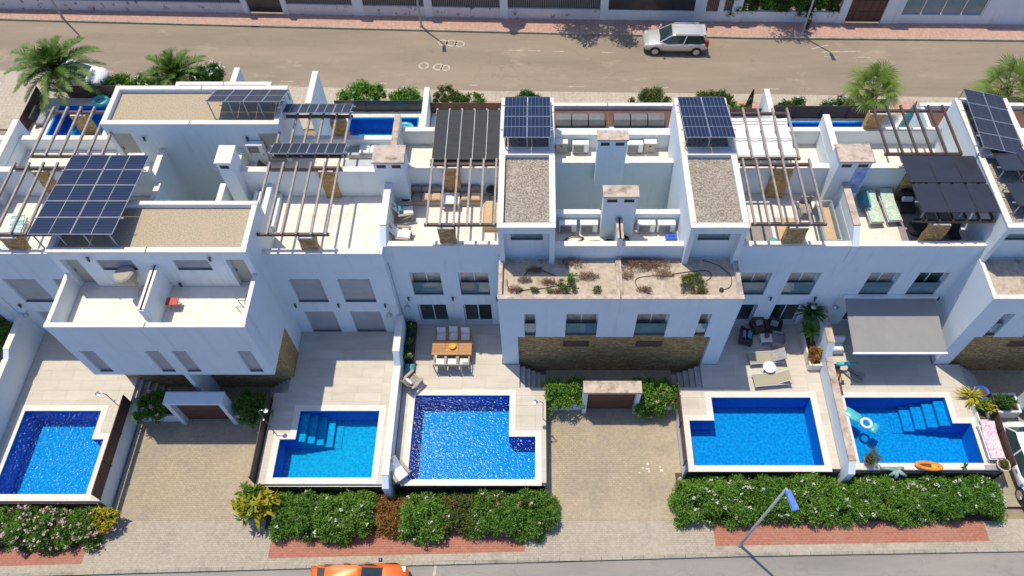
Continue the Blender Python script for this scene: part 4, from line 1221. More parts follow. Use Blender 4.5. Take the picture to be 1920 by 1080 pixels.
solar('six black panels roofing the dark pergola at right', (19.35, 23.75, 8.95), (-4, 0, 0), 3, 2, 1.26, 1.80, 'black_panel', None, E4, 'black_plastic', zfloor=8.6, gap=0.10)
solar('black panels on the right front tower, rear row', (22.65, 24.7, 9.5), (-8, 0, 0), 2, 1, 1.12, 1.55, 'black_panel', None, E4, 'black_plastic')
solar('black panels on the right front tower, near row', (22.65, 22.6, 9.5), (-8, 0, 0), 2, 1, 1.12, 1.55, 'black_panel', None, E4, 'black_plastic')
solar('eight panels tilted sideways on the upper right tower', (22.15, 27.2, 9.55), (0, 11, -3), 2, 4, 1.10, 1.0, 'solar_dark', None, ((-0.95, -0.95), (-0.95, 0.95), (0.9, -0.95), (0.9, 0.95)))

# ---------------------------------------------------------------- air conditioners and roof clutter
def aircon(x, y, rz, label, z=6.27, w=0.86):
    t = thing('air_conditioner', label, 'air conditioner', (x, y, z), rz, group='roof air conditioners')
    MB().cushion(-w / 2, w / 2, -0.16, 0.16, 0.10, 0.72, 0.02).build('casing', 'white_plastic', t, world=False)
    c = MB().box(-w / 2 + 0.06, w / 2 - 0.24, -0.175, -0.161, 0.16, 0.66).build('grille', 'galvanised', t, world=False)
    mb = MB()
    for k in range(7):
        mb.box(-w / 2 + 0.08, w / 2 - 0.26, -0.185, -0.176, 0.19 + k * 0.065, 0.205 + k * 0.065)
    mb.build('louvre', 'black_plastic', c, world=False)
    MB().lathe([(0.02, -0.19), (0.05, -0.188), (0.05, -0.186)], 8).move(Matrix.Rotation(R(90), 4, 'X') @ Matrix.Translation((-0.08, 0.42, 0.37))).build('fan_hub', 'galvanised', c, world=False)
    for sx in (-1, 1):
        MB().box(sx * w * 0.36 - 0.03, sx * w * 0.36 + 0.03, -0.18, 0.18, 0, 0.10).build('foot', 'galvanised', t, world=False)
    return t
aircon(1.42, 22.98, 0, 'air conditioner half shaded by the solar-tower wall, nearest courtyard')
aircon(2.45, 22.98, 0, 'white air conditioner left of the near chimney')
aircon(5.25, 22.98, 0, 'white air conditioner right of the near chimney')
aircon(6.22, 22.98, 0, 'white air conditioner above the blue box, near terrace')
aircon(2.2, 28.25, 0, 'white air conditioner left of the far chimney')
aircon(5.05, 28.25, 0, 'white air conditioner right of the far chimney')
def meterbox(x, y, label):
    t = thing('utility_box', label, 'box', (x, y, 6.27))
    MB().box(-0.3, 0.3, -0.16, 0.16, 0, 0.72).build('cabinet', 'concrete', t, world=False)
    MB().box(-0.33, 0.33, -0.19, 0.19, 0.72, 0.77).build('lid', 'white_plastic', t, world=False)
    MB().box(-0.05, 0.05, -0.175, -0.161, 0.48, 0.56).build('latch', 'black_plastic', t, world=False)
meterbox(1.2, 28.3, 'grey utility box beside the left blue solar tower')
meterbox(5.85, 28.3, 'pale utility box beside the far right air conditioner')
# condenser on the back roof by the small door
t = aircon(-14.4, 27.3, 0, 'wall-hung air conditioner by the beige roof door, upper left', 7.2)
for dx, lab in ((0, 'left'), (0.24, 'right')):
    t2 = thing('air_conditioner', '%s of two slim condensers behind the low white wall by the bare pergola' % lab, 'air conditioner', (-14.08 + dx, 24.5, 6.27), group='roof air conditioners')
    MB().cushion(-14.15 + dx, -14.0 + dx, 24.1, 24.95, 6.34, 7.0, 0.02).build('casing', 'white_plastic', t2)
    for y in (24.2, 24.8):
        MB().box(-14.16 + dx, -13.99 + dx, y, y + 0.06, 6.275, 6.34).build('foot', 'galvanised', t2)
t2 = thing('roof_screen_wall', 'low white L-shaped wall beside the bare pergola', 'wall', (-13.3, 24, 6.27))
MB().box(-13.5, -13.25, 22.7, 25.15, 6.27, 7.25).build('wall', 'stucco', t2)
MB().box(-13.24, -12.98, 23.0, 25.1, 6.27, 6.62).build('bench', 'stucco', t2)
def coil(x, y, z, r, label, mat='rubber', n=3):
    t = thing('hose_coil', label, 'hose', (x, y, z))
    pts = []
    for k in range(n * 18 + 1):
        a = k / 18 * 2 * math.pi
        pts.append((math.cos(a) * (r + 0.03 * math.sin(k)), math.sin(a) * (r + 0.02 * math.cos(2 * k)), 0.04 + 0.05 * k / 18))
    MB().tube(pts, 0.035, 6).build('hose', mat, t, True, world=False)
coil(3.42, 22.0, 6.27, 0.36, 'black hose coil lying left of the near spine wall')
coil(4.2, 22.35, 6.27, 0.2, 'small dark coil right of the near spine wall')
def hose(label, pts, r=0.016, end=False):
    t = thing('garden_hose', label, 'hose', pts[0])
    # smooth through points
    out = []
    P = [Vector(p) for p in pts]
    for i in range(len(P) - 1):
        p0, p1, p2, p3 = P[max(i - 1, 0)], P[i], P[i + 1], P[min(i + 2, len(P) - 1)]
        for k in range(6):
            u = k / 6
            out.append(0.5 * ((2 * p1) + (p2 - p0) * u + (2 * p0 - 5 * p1 + 4 * p2 - p3) * u * u + (3 * p1 - p0 - 3 * p2 + p3) * u ** 3))
    out.append(P[-1])
    MB().tube(out, r, 5).build('hose', 'rubber', t, True)
    if end:
        MB().lathe([(0.11, 6.27), (0.11, 6.36), (0.05, 6.40)], 10, pts[-1][0], pts[-1][1]).build('drain_cap', 'black_plastic', t)
G = 6.29
hose('black irrigation hose curving to the right drain cap', [(7.9, 21.2, G), (8.6, 20.9, G), (9.1, 20.3, G), (9.0, 19.7, G), (8.55, 19.5, G)], end=True)
hose('black hose looping round the green weed bush', [(6.3, 20.4, G), (7.2, 20.55, G), (8.0, 20.6, G), (8.2, 20.3, G), (7.9, 20.0, G)])
hose('black hose snaking left of the green weed bush', [(6.4, 20.3, G), (5.2, 20.3, G), (4.6, 20.1, G), (4.7, 19.6, G), (5.4, 19.2, G)])
hose('thin black hose near the left drain cap', [(-1.5, 20.1, G), (-1.4, 19.6, G), (-0.9, 19.5, G)], 0.018, True)
hose('black hose across the left weedy roof', [(-0.8, 19.5, G), (0.2, 19.6, G), (1.0, 19.75, G), (1.9, 19.6, G)], 0.018)
hose('black hose curling in the tower shade', [(-0.7, 20.3, G), (-0.3, 20.75, G), (0.2, 20.6, G), (0.8, 20.3, G)], 0.02)
hose('dark cable heaped beside the near left air conditioner', [(1.2, 22.3, 6.32), (1.6, 22.6, 6.36), (2.2, 22.5, 6.34), (1.7, 22.2, 6.34), (1.25, 22.0, 6.31), (2.4, 22.3, 6.32), (3.0, 22.35, 6.3)], 0.03)
t = thing('paint_tray', 'white tray beside the hose coil on the near roof', 'tray', (2.1, 21.95, 6.27))
MB().cushion(1.55, 2.55, 21.72, 22.12, 6.27, 6.42, 0.02).build('tray', 'white_plastic', t)
t = thing('crumpled_cloth', 'crumpled magenta cloth on the end of the white tray', 'cloth', (1.5, 21.97, 6.43))
MB().cushion(1.4, 1.62, 21.85, 22.1, 6.43, 6.55, 0.04).build('cloth', 'magenta', t)
t = thing('toolbox', 'dark blue box under the near right air conditioner', 'box', (6.45, 22.5, 6.27))
MB().cushion(6.2, 6.75, 22.35, 22.62, 6.27, 6.5, 0.02).build('box', 'blue_plastic', t)
MB().tube([(6.35, 22.48, 6.5), (6.35, 22.48, 6.58), (6.6, 22.48, 6.58), (6.6, 22.48, 6.5)], 0.015, 5).build('handle', 'black_plastic', t)
t = thing('folded_boards', 'row of folded pale boards on the near left roof', 'boards', (3.0, 21.9, 6.27))
for k in range(6):
    MB().box(2.62 + k * 0.1, 2.68 + k * 0.1, 21.75, 22.0, 6.27, 6.52).build('board', 'weathered_wood', t)

# ---------------------------------------------------------------- roof furniture
def adirondack(label, loc, rz, towel=None, mat='weathered_wood', cushion=None):
    t = thing('garden_armchair', label, 'chair', loc, rz, group='slatted garden armchairs')
    for k in range(5):
        x = -0.24 + k * 0.12
        MB().bar((x, 0.28, 0.34), (x, 0.62, 1.0 + 0.05 * (2 - abs(k - 2))), 0.105, 0.025).build('back_slat', mat, t, world=False)
    for k in range(5):
        y = -0.30 + k * 0.125
        MB().box(-0.28, 0.28, y, y + 0.11, 0.37 - k * 0.02, 0.40 - k * 0.02).build('seat_slat', mat, t, world=False)
    for s in (-1, 1):
        MB().box(s * 0.36 - 0.07, s * 0.36 + 0.07, -0.34, 0.45, 0.55, 0.58).build('armrest', mat, t, world=False)
        MB().box(s * 0.33 - 0.03, s * 0.33 + 0.03, -0.30, -0.22, 0, 0.55).build('leg', mat, t, world=False)
        MB().bar((s * 0.33, -0.2, 0.33), (s * 0.33, 0.62, 0.03), 0.03, 0.10).build('leg', mat, t, world=False)
    if towel:
        mb = MB()
        mb.cushion(-0.27, 0.27, -0.34, 0.27, 0.405, 0.46, 0.02)
        mb.add([(-0.27, 0.25, 0.42), (0.27, 0.25, 0.42), (0.27, 0.64, 1.10), (-0.27, 0.64, 1.10)], [(0, 1, 2, 3)])
        mb.build('draped_towel', towel, t, world=False)  # towel draped over the seat and back
    if cushion:
        MB().cushion(-0.22, 0.22, -0.2, 0.1, 0.0, 0.14, 0.05).move(Matrix.Translation((0, 0.34, 0.62)) @ Matrix.Rotation(R(62), 4, 'X')).build('cushion', cushion, t, world=False)
    return t
adirondack('armchair with white towel and teal cushion, far one on the sofa roof', (-6.55, 23.9, 6.285), R(100), 'white_fabric', 'weathered_wood', 'teal_fabric')
adirondack('armchair with white towel, near one on the sofa roof', (-6.55, 22.45, 6.285), R(85), 'white_fabric')
t = thing('side_table', 'small round black table beside the far towel armchair', 'table', (-6.65, 24.75, 6.285))
MB().lathe([(0.26, 0.42), (0.28, 0.45), (0.26, 0.47)], 16).build('top', 'black_plastic', t, world=False)
MB().lathe([(0.20, 0.0), (0.04, 0.03), (0.04, 0.42)], 10).build('stand', 'black_plastic', t, world=False)
t = thing('corner_sofa', 'long low grey and tan sofa bench along the roof wall', 'sofa', (-4.2, 25.0, 6.285))
MB().cushion(-6.35, -2.9, 24.55, 25.3, 6.285, 6.62, 0.02).build('base', 'rattan', t)
for k, m in enumerate(['grey_cushion', 'tan_cushion', 'tan_cushion', 'tan_cushion', 'grey_cushion', 'tan_cushion', 'tan_cushion']):
    a = -6.33 + k * 0.49
    if k in (3, 4):
        continue
    MB().cushion(a, a + 0.47, 24.57, 25.05, 6.625, 6.78, 0.05).build('seat_cushion', m, t)
    MB().cushion(a, a + 0.47, 25.06, 25.3, 6.625, 7.05, 0.06).build('back_cushion', 'grey_cushion', t)
for k in range(2):
    MB().cushion(-3.0 + 0.12 * k + 0.35, -2.45 + 0.12 * k + 0.2, 23.0, 24.5, 6.64, 6.8, 0.05).build('seat_cushion', 'tan_cushion', t) if k == 0 else MB().cushion(-2.72, -1.96, 22.95, 24.52, 6.285, 6.63, 0.02).build('base', 'tan_cushion', t)
t = thing('low_table', 'low white table between the sofa cushions under the pergola', 'table', (-4.3, 24.75, 6.285))
MB().box(-4.85, -3.95, 24.3, 25.0, 6.74, 6.79).build('top', 'white_plastic', t)
for a, b in ((-4.8, 24.35), (-4.0, 24.35), (-4.8, 24.95), (-4.0, 24.95)):
    MB().box(a - 0.03, a + 0.03, b - 0.03, b + 0.03, 6.285, 6.74).build('leg', 'white_plastic', t)
t = thing('barbecue', 'round dark barbecue bowl in the sofa roof corner', 'barbecue', (-2.35, 25.05, 6.285))
MB().lathe([(0.05, 0.35), (0.22, 0.45), (0.30, 0.65), (0.28, 0.67), (0.2, 0.58)], 16).build('bowl', 'black_plastic', t, True, world=False)
for k in range(3):
    a = k * 2.1
    MB().tube([(0.2 * math.cos(a), 0.2 * math.sin(a), 0.45), (0.28 * math.cos(a), 0.28 * math.sin(a), 0)], 0.02, 5).build('leg', 'dark_metal', t, world=False)
# loungers
def lounger(label, loc, rz, mat='lounger_mesh', frame='frame', back=28, towel=None, towel_back=False, z=0.33, w=0.68, cushion=None, group='sun loungers'):
    t = thing('sun_lounger', label, 'sun lounger', loc, rz, group=group)
    # x runs from foot (0) to head (1.95)
    bl = 0.72
    hx = 1.95 - bl
    bz = z + bl * math.sin(R(back))
    bx = hx + bl * math.cos(R(back))
    MB().box(0, hx, -w / 2 + 0.04, w / 2 - 0.04, z - 0.02, z).build('seat', mat, t, world=False)
    MB().bar((hx, 0, z - 0.01), (bx, 0, bz - 0.01), w - 0.08, 0.02).build('backrest', mat, t, world=False)
    for s in (-1, 1):
        MB().box(0, 1.95, s * w / 2 - 0.025, s * w / 2 + 0.025, z - 0.05, z + 0.005).build('side_rail', frame, t, world=False)
        MB().bar((hx, s * (w / 2 - 0.05), z), (bx, s * (w / 2 - 0.05), bz), 0.03, 0.03).build('back_rail', frame, t, world=False)
        for x in (0.12, 1.75):
            MB().bar((x, s * w / 2, z - 0.03), (x + (0.08 if x > 1 else -0.08), s * w / 2, 0), 0.04, 0.04).build('leg', frame, t, world=False)
    if towel:
        MB().cushion(0.04, hx, -w / 2 + 0.03, w / 2 - 0.03, z + 0.004, z + 0.07, 0.02).build('seat_pad', towel, t, world=False)
    if towel or towel_back:
        MB().bar((hx, 0, z + 0.035), (bx + 0.02, 0, bz + 0.045), w - 0.04, 0.05).build('back_pad', towel or towel_back, t, world=False)
    return t
lounger('far tan mesh lounger with grey striped towel on its backrest', (11.15, 19.05, 0), R(4), towel_back='grey_towel')
lounger('near tan mesh lounger beside the round white table', (11.2, 17.75, 0), R(5))
lounger('left lounger with mint patterned pad and dark teal towel on the right roof', (16.65, 23.2, 6.285), R(93), towel='mint_pattern', back=12)
lounger('right lounger with mint patterned pad on the right roof', (17.55, 23.3, 6.285), R(93), towel='mint_pattern', back=12)
t = thing('towel', 'dark teal towel hung over the left mint lounger', 'towel', (16.5, 24.6, 6.7))
MB().add([(16.2, 24.15, 6.78), (16.52, 24.15, 6.78), (16.48, 25.05, 6.92), (16.18, 25.05, 6.92), (16.1, 24.15, 6.4), (16.08, 25.05, 6.5)], [(0, 1, 2, 3), (4, 0, 3, 5)]).build('cloth', 'teal_fabric', t)
lounger('white lounger with pink floral pad beside the rightmost pool', (22.52, 13.45, 0.01), R(90), 'white_plastic', 'white_plastic', 10, 'pink_pattern', w=0.75)
t = thing('side_table', 'round white table between the two tan loungers', 'table', (12.1, 18.45, 0.0))
MB().lathe([(0.30, 0.46), (0.34, 0.48), (0.34, 0.51), (0.3, 0.52)], 20).build('top', 'white_plastic', t, world=False)
MB().lathe([(0.16, 0.0), (0.05, 0.03), (0.05, 0.46)], 10).build('stand', 'white_plastic', t, world=False)
# right roof: shaded lounge set
t = thing('outdoor_rug', 'dark grey rug under the black solar pergola', 'rug', (18.6, 23.2, 6.29))
MB().box(17.75, 20.6, 21.75, 24.5, 6.288, 6.30).build('rug', 'grey_cushion', t)
t = thing('lounge_chair', 'black cushioned chair with printed pillow under the panels', 'chair', (18.35, 24.4, 6.3))
MB().cushion(18.0, 18.8, 24.0, 24.7, 6.3, 6.62, 0.05).build('seat', 'black_plastic', t)
MB().cushion(18.0, 18.8, 24.7, 24.95, 6.3, 7.1, 0.06).build('backrest', 'black_plastic', t)
MB().cushion(18.15, 18.65, 24.5, 24.68, 6.63, 6.95, 0.06).build('pillow', 'white_fabric', t)
t = thing('round_stool', 'round dark stool on the rug at the pergola edge', 'stool', (18.6, 23.0, 6.3))
MB().lathe([(0.42, 0.0), (0.46, 0.1), (0.46, 0.38), (0.40, 0.44), (0.34, 0.42)], 18).build('seat', 'black_plastic', t, True, world=False)
t = thing('folding_chair', 'black folding chair behind the right stone pillar', 'chair', (20.1, 22.4, 6.3))
MB().cushion(19.8, 20.4, 22.1, 22.6, 6.7, 6.76, 0.02).build('seat', 'black_plastic', t)
MB().bar((20.1, 22.6, 6.75), (20.1, 22.8, 7.25), 0.55, 0.03).build('backrest', 'black_plastic', t)
for a, b in ((19.85, 22.15), (20.35, 22.15), (19.85, 22.6), (20.35, 22.6)):
    MB().box(a - 0.02, a + 0.02, b - 0.02, b + 0.02, 6.3, 6.7).build('leg', 'aluminium', t)
# airer roof: glass display frame, shelf, bench
t = thing('glass_cabinet', 'long low glass cabinet with aluminium frame on the airer roof', 'cabinet', (14.1, 23.0, 6.285))
for a, b, c, d, e, g in ((13.75, 13.8, 21.95, 24.3, 6.29, 6.9), (14.45, 14.5, 21.95, 24.3, 6.29, 6.9)):
    MB().box(a, b, c, d, e, g).build('glass_side', 'railing_glass', t)
MB().box(13.8, 14.45, 21.97, 24.28, 6.29, 6.6).build('shelf', 'tan_cushion', t)
for x in (13.74, 14.51):
    MB().box(x - 0.03, x + 0.03, 21.92, 24.33, 6.9, 6.95).build('rail', 'aluminium', t)
for y in (21.92, 24.33):
    MB().box(13.74, 14.51, y - 0.03, y + 0.03, 6.951, 6.98).build('rail', 'aluminium', t)
t = thing('glass_cabinet', 'small glass-topped box with white cushion at the roof edge', 'cabinet', (13.9, 21.8, 6.285))
MB().box(13.2, 14.4, 21.62, 21.88, 6.29, 6.8).build('box', 'railing_glass', t)
MB().cushion(13.25, 13.95, 21.63, 21.87, 6.805, 6.95, 0.04).build('cushion', 'white_fabric', t)
t = thing('garden_bench', 'small weathered bench with grey cushion on the airer roof', 'bench', (13.4, 24.1, 6.285))
MB().box(13.0, 13.6, 23.7, 24.5, 6.62, 6.66).build('seat', 'weathered_wood', t)
MB().cushion(13.02, 13.58, 23.72, 24.1, 6.665, 6.76, 0.03).build('cushion', 'grey_cushion', t)
MB().box(13.0, 13.6, 24.47, 24.52, 6.66, 7.1).build('backrest', 'weathered_wood', t)
for a, b in ((13.05, 23.75), (13.55, 23.75), (13.05, 24.45), (13.55, 24.45)):
    MB().box(a - 0.03, a + 0.03, b - 0.03, b + 0.03, 6.29, 6.62).build('leg', 'weathered_wood', t)
t = thing('dark_rug', 'grey rug under the airer pergola', 'rug', (10.9, 22.3, 6.29))
MB().box(9.75, 11.5, 21.65, 23.3, 6.288, 6.298).build('rug', 'grey_cushion', t)
t = thing('floor_mat', 'tan floor mat under the airer pergola', 'rug', (12.3, 22.7, 6.29))
MB().box(11.75, 12.9, 21.65, 23.8, 6.288, 6.296).build('mat', 'tan_cushion', t)
t = thing('storage_tub', 'small dark tub with teal lid at the airer roof front', 'tub', (11.35, 22.15, 6.29))
MB().lathe([(0.16, 0.01), (0.2, 0.28)], 12).build('tub', 'black_plastic', t, world=False)
MB().lathe([(0.21, 0.281), (0.19, 0.33)], 12).build('lid', 'teal_fabric', t, world=False)
# left balcony things
t = thing('folded_parasol', 'weathered folded parasol leaning at the left balcony wall', 'parasol', (-18.5, 19.4, 6.285))
MB().lathe([(0.05, 0.55), (0.42, 1.15), (0.50, 1.55), (0.42, 1.62)], 9).move(Matrix.Rotation(R(-8), 4, 'Y')).build('canopy', 'weathered_wood', t, world=False)
MB().tube([(0, 0, 0), (0.1, 0, 0.8)], 0.03, 6).build('pole', 'weathered_wood', t, world=False)
for k in range(3):
    MB().tube([(0.05, 0, 0.5), (0.3 * math.cos(k * 2.1), 0.3 * math.sin(k * 2.1), 0)], 0.025, 5).build('leg', 'weathered_wood', t, world=False)
t = thing('folding_stool', 'red folding stool on the right balcony', 'stool', (-16.75, 18.6, 6.285))
MB().cushion(-0.28, 0.28, -0.2, 0.2, 0.42, 0.47, 0.015).build('seat', 'red', t, world=False)
for s in (-1, 1):
    MB().bar((-0.25, s * 0.17, 0.01), (0.22, s * 0.17, 0.43), 0.03, 0.03).build('leg', 'weathered_wood', t, world=False)
    MB().bar((0.25, s * 0.15, 0.01), (-0.22, s * 0.15, 0.43), 0.03, 0.03).build('leg', 'weathered_wood', t, world=False)
t = thing('wire_chair', 'bent wire chair frame at the right balcony end', 'chair', (-13.5, 18.3, 6.285))
for s in (0, 0.35):
    MB().tube([(-0.2, s, 0.0), (-0.25, s, 0.45), (0.15, s, 0.45), (0.3, s, 0.95)], 0.018, 5).build('frame', 'dark_metal', t, world=False)
    MB().tube([(0.15, s, 0.45), (0.3, s, 0.0)], 0.018, 5).build('leg', 'dark_metal', t, world=False)
MB().tube([(0.3, 0, 0.95), (0.3, 0.35, 0.95)], 0.018, 5).build('back_bar', 'dark_metal', t, world=False)
# left edge roof: striped loungers and pale low wall
lounger('lounger with teal striped towel at the left picture edge', (-25.4, 21.6, 6.285), R(95), towel='stripe_towel', back=10)
# back roofs: white corner sofa, whirlpool, boxes
t = thing('corner_sofa', 'white sofa with grey base on the back roof behind the bare pergola', 'sofa', (-8.9, 28.2, 6.285))
MB().cushion(-10.0, -8.2, 27.7, 28.5, 6.285, 6.6, 0.02).build('base', 'galvanised', t)
MB().cushion(-9.4, -8.85, 27.75, 28.4, 6.605, 6.75, 0.05).build('seat_cushion', 'white_fabric', t)
MB().cushion(-8.83, -8.25, 27.75, 28.4, 6.605, 6.75, 0.05).build('seat_cushion', 'white_fabric', t)
t = thing('dining_table', 'grey table with pale top on the back roof', 'table', (-9.2, 26.6, 6.285))
MB().box(-10.0, -8.4, 26.2, 27.0, 6.98, 7.03).build('top', 'galvanised', t)
for a in (-9.9, -8.5):
    MB().box(a - 0.04, a + 0.04, 26.55, 26.65, 6.285, 6.98).build('leg', 'white_plastic', t)
t = thing('rocking_chair', 'dark rocking chair with white towel by the courtyard wall, upper left', 'chair', (-13.6, 26.5, 6.285))
MB().bar((-0.35, 0, 0.35), (0.25, 0, 0.40), 0.55, 0.05).build('seat', 'black_plastic', t, world=False)
MB().bar((-0.35, 0, 0.38), (-0.65, 0, 1.0), 0.55, 0.05).build('backrest', 'black_plastic', t, world=False)
MB().bar((-0.3, 0.05, 0.43), (-0.05, 0.05, 0.44), 0.35, 0.03).build('draped_towel', 'white_fabric', t, world=False)  # white towel lying on the seat
for s in (-1, 1):
    MB().tube([(-0.6, s * 0.25, 0.12), (-0.2, s * 0.25, 0.02), (0.3, s * 0.25, 0.08), (0.25, s * 0.25, 0.4)], 0.025, 5).build('rocker', 'black_plastic', t, world=False)
t = thing('rolled_cover', 'grey roller covers along the back roof rim left of the far chimney', 'rolled cover', (2.3, 30.3, 6.27))
for k in range(3):
    a = 0.9 + k * 0.9
    MB().prism_x([(30.0, 6.28), (30.9, 6.28), (30.85, 6.55), (30.55, 6.75), (30.2, 6.68), (30.0, 6.45)], a + 0.02, a + 0.86).build('roller', 'roller_grey', t)
t = thing('rolled_cover', 'grey roller covers along the back roof rim right of the far chimney', 'rolled cover', (5.5, 30.3, 6.27))
for k in range(3):
    a = 4.05 + k * 0.93
    MB().prism_x([(30.0, 6.28), (30.9, 6.28), (30.85, 6.55), (30.55, 6.75), (30.2, 6.68), (30.0, 6.45)], a + 0.02, a + 0.89).build('roller', 'roller_grey', t)
MB_ = None
# ---------------------------------------------------------------- dining set
t = thing('dining_table', 'slatted teak dining table with a yellow bowl on it', 'table', (-4.58, 19.48, 0))
for i in range(3):
    for k in range(5):
        x0 = -5.63 + i * 0.70
        MB().box(x0 + 0.006, x0 + 0.694, 19.03 + k * 0.18 + 0.005, 19.03 + (k + 1) * 0.18 - 0.005, 0.72, 0.75).build('slat', 'teak', t)
MB().box(-5.58, -3.58, 19.08, 19.9, 0.66, 0.715).build('apron', 'teak', t)
for a in (-5.56, -3.60):
    for b in (19.1, 19.88):
        MB().box(a - 0.04, a + 0.04, b - 0.04, b + 0.04, 0, 0.66).build('leg', 'teak', t)
t = thing('bowl', 'yellow bowl on the teak dining table', 'bowl', (-4.55, 19.5, 0.752))
MB().lathe([(0.06, 0.0), (0.15, 0.05), (0.19, 0.12), (0.17, 0.12), (0.1, 0.05)], 16).build('bowl', 'yellow', t, True, world=False)
def dchair(label, loc, rz, seat='white_fabric', wood='weathered_wood', back='white_fabric'):
    t = thing('dining_chair', label, 'chair', loc, rz, group='chairs round the teak table')
    MB().cushion(-0.24, 0.24, -0.24, 0.22, 0.43, 0.49, 0.02).build('seat', seat, t, world=False)
    MB().bar((0, 0.22, 0.50), (0, 0.34, 0.92), 0.46, 0.035).build('backrest', back, t, world=False)
    for s in (-1, 1):
        MB().box(s * 0.28 - 0.025, s * 0.28 + 0.025, -0.26, -0.21, 0, 0.66).build('leg', wood, t, world=False)
        MB().bar((s * 0.28, 0.22, 0), (s * 0.28, 0.36, 0.94), 0.05, 0.05).build('leg', wood, t, world=False)
        MB().box(s * 0.28 - 0.03, s * 0.28 + 0.03, -0.27, 0.26, 0.662, 0.69).build('armrest', wood, t, world=False)
    return t
for i, x in enumerate((-5.22, -4.58, -3.94)):
    dchair('white chair on the house side of the teak table, %s' % ('left', 'middle', 'right')[i], (x, 20.25 + (0.06 if i == 1 else 0), 0), 0, wood='teak')
for i, x in enumerate((-5.2, -4.58, -3.94)):
    dchair('wooden chair on the pool side of the teak table, %s' % ('left', 'middle', 'right with folded towel')[i], (x, 18.72, 0), R(180), back='weathered_wood')
t = thing('towel', 'folded white and navy towel on the right pool-side chair', 'towel', (-3.85, 18.6, 0.5))
MB().cushion(-4.0, -3.7, 18.42, 18.7, 0.5, 0.6, 0.04).build('cloth', 'grey_towel', t)
adirondack('grey slatted armchair by the wall below the green planter', (-6.5, 17.75, 0), R(140), None, 'weathered_wood', 'white_fabric')
adirondack('white slatted armchair in the corner of the large sparkling pool', (-6.72, 12.75, 0), R(40), 'white_fabric')
t = thing('floor_cushion', 'turquoise cushion leaning below the green planter', 'cushion', (-6.8, 18.55, 0))
MB().cushion(-0.2, 0.25, -0.22, 0.22, 0.02, 0.34, 0.1).build('cushion', 'teal_fabric', t, world=False)
t = thing('trough_planter', 'long dark planter against the wall beside the dining table', 'planter', (-6.88, 20.0, 0))
mkobj('trough', *csg([('+', (-7.08, -6.65, 18.9, 21.2, 0.0, 0.45)), ('-', (-7.04, -6.69, 18.94, 21.16, 0.35, 0.45))]), 'black_plastic', t)
MB().box(-7.035, -6.695, 18.945, 21.155, 0.34, 0.40).build('soil', 'soil', t)
t = thing('mixed_planting', 'dark leafy plants filling the long planter by the dining table', 'plant', (-6.88, 20.0, 0.4))
PLANTER_PLANTS = t
# corner of the lounger terrace: small low table group in the shade
def easychair(label, loc, rz, mat, cushions):
    t = thing('rattan_chair', label, 'chair', loc, rz, group='shaded seats near the lounger doors')
    MB().cushion(-0.36, 0.36, -0.34, 0.36, 0.12, 0.40, 0.03).build('seat', mat, t, world=False)
    MB().cushion(-0.36, 0.36, 0.26, 0.40, 0.40, 0.80, 0.04).build('backrest', mat, t, world=False)
    for s in (-1, 1):
        MB().cushion(s * 0.36 - 0.06, s * 0.36 + 0.06, -0.34, 0.38, 0.12, 0.58, 0.03).build('armrest', mat, t, world=False)
    for k, c in enumerate(cushions):
        MB().cushion(-0.2, 0.2, -0.02, 0.12, -0.18, 0.18, 0.05).move(Matrix.Translation((0.06 * k, 0.1 - 0.28 * k, 0.55)) @ Matrix.Rotation(R(-35), 4, 'X')).build('cushion', c, t, world=False)
    return t
easychair('dark chair with lilac and turquoise cushions in the shade', (11.2, 20.35, 0), R(75), 'black_plastic', ['lilac', 'teal_fabric'])
easychair('black chair beside the terrace door in the shade', (12.75, 20.95, 0), R(-20), 'black_plastic', ['grey_cushion'])
easychair('brown chair between the terrace doors in the shade', (12.0, 21.0, 0), R(15), 'brown_fence', ['grey_cushion'])
easychair('low grey pouf chair right of the small white table', (12.9, 20.15, 0), R(-100), 'grey_cushion', [])
t = thing('side_table', 'small white table with terracotta pot in the shade', 'table', (12.25, 20.25, 0))
MB().box(-0.3, 0.3, -0.25, 0.25, 0.36, 0.40).build('top', 'white_plastic', t, world=False)
for a in (-0.26, 0.26):
    for b in (-0.21, 0.21):
        MB().box(a - 0.02, a + 0.02, b - 0.02, b + 0.02, 0, 0.36).build('leg', 'white_plastic', t, world=False)
t = thing('flower_pot', 'terracotta pot on the small white table', 'pot', (12.25, 20.3, 0.402))
MB().lathe([(0.10, 0), (0.15, 0.22), (0.13, 0.22), (0.12, 0.15)], 12).build('pot', 'tile_red', t, world=False)
t = thing('wall_planter', 'pale built-in planter along the wall right of the loungers', 'planter', (14.6, 19.6, 0))
mkobj('wall', *csg([('+', (14.2, 14.86, 18.5, 21.25, 0.0, 0.55)), ('-', (14.28, 14.80, 18.6, 21.2, 0.42, 0.55))]), 'coping', t)
MB().box(14.285, 14.795, 18.605, 21.195, 0.40, 0.46).build('soil', 'soil', t)
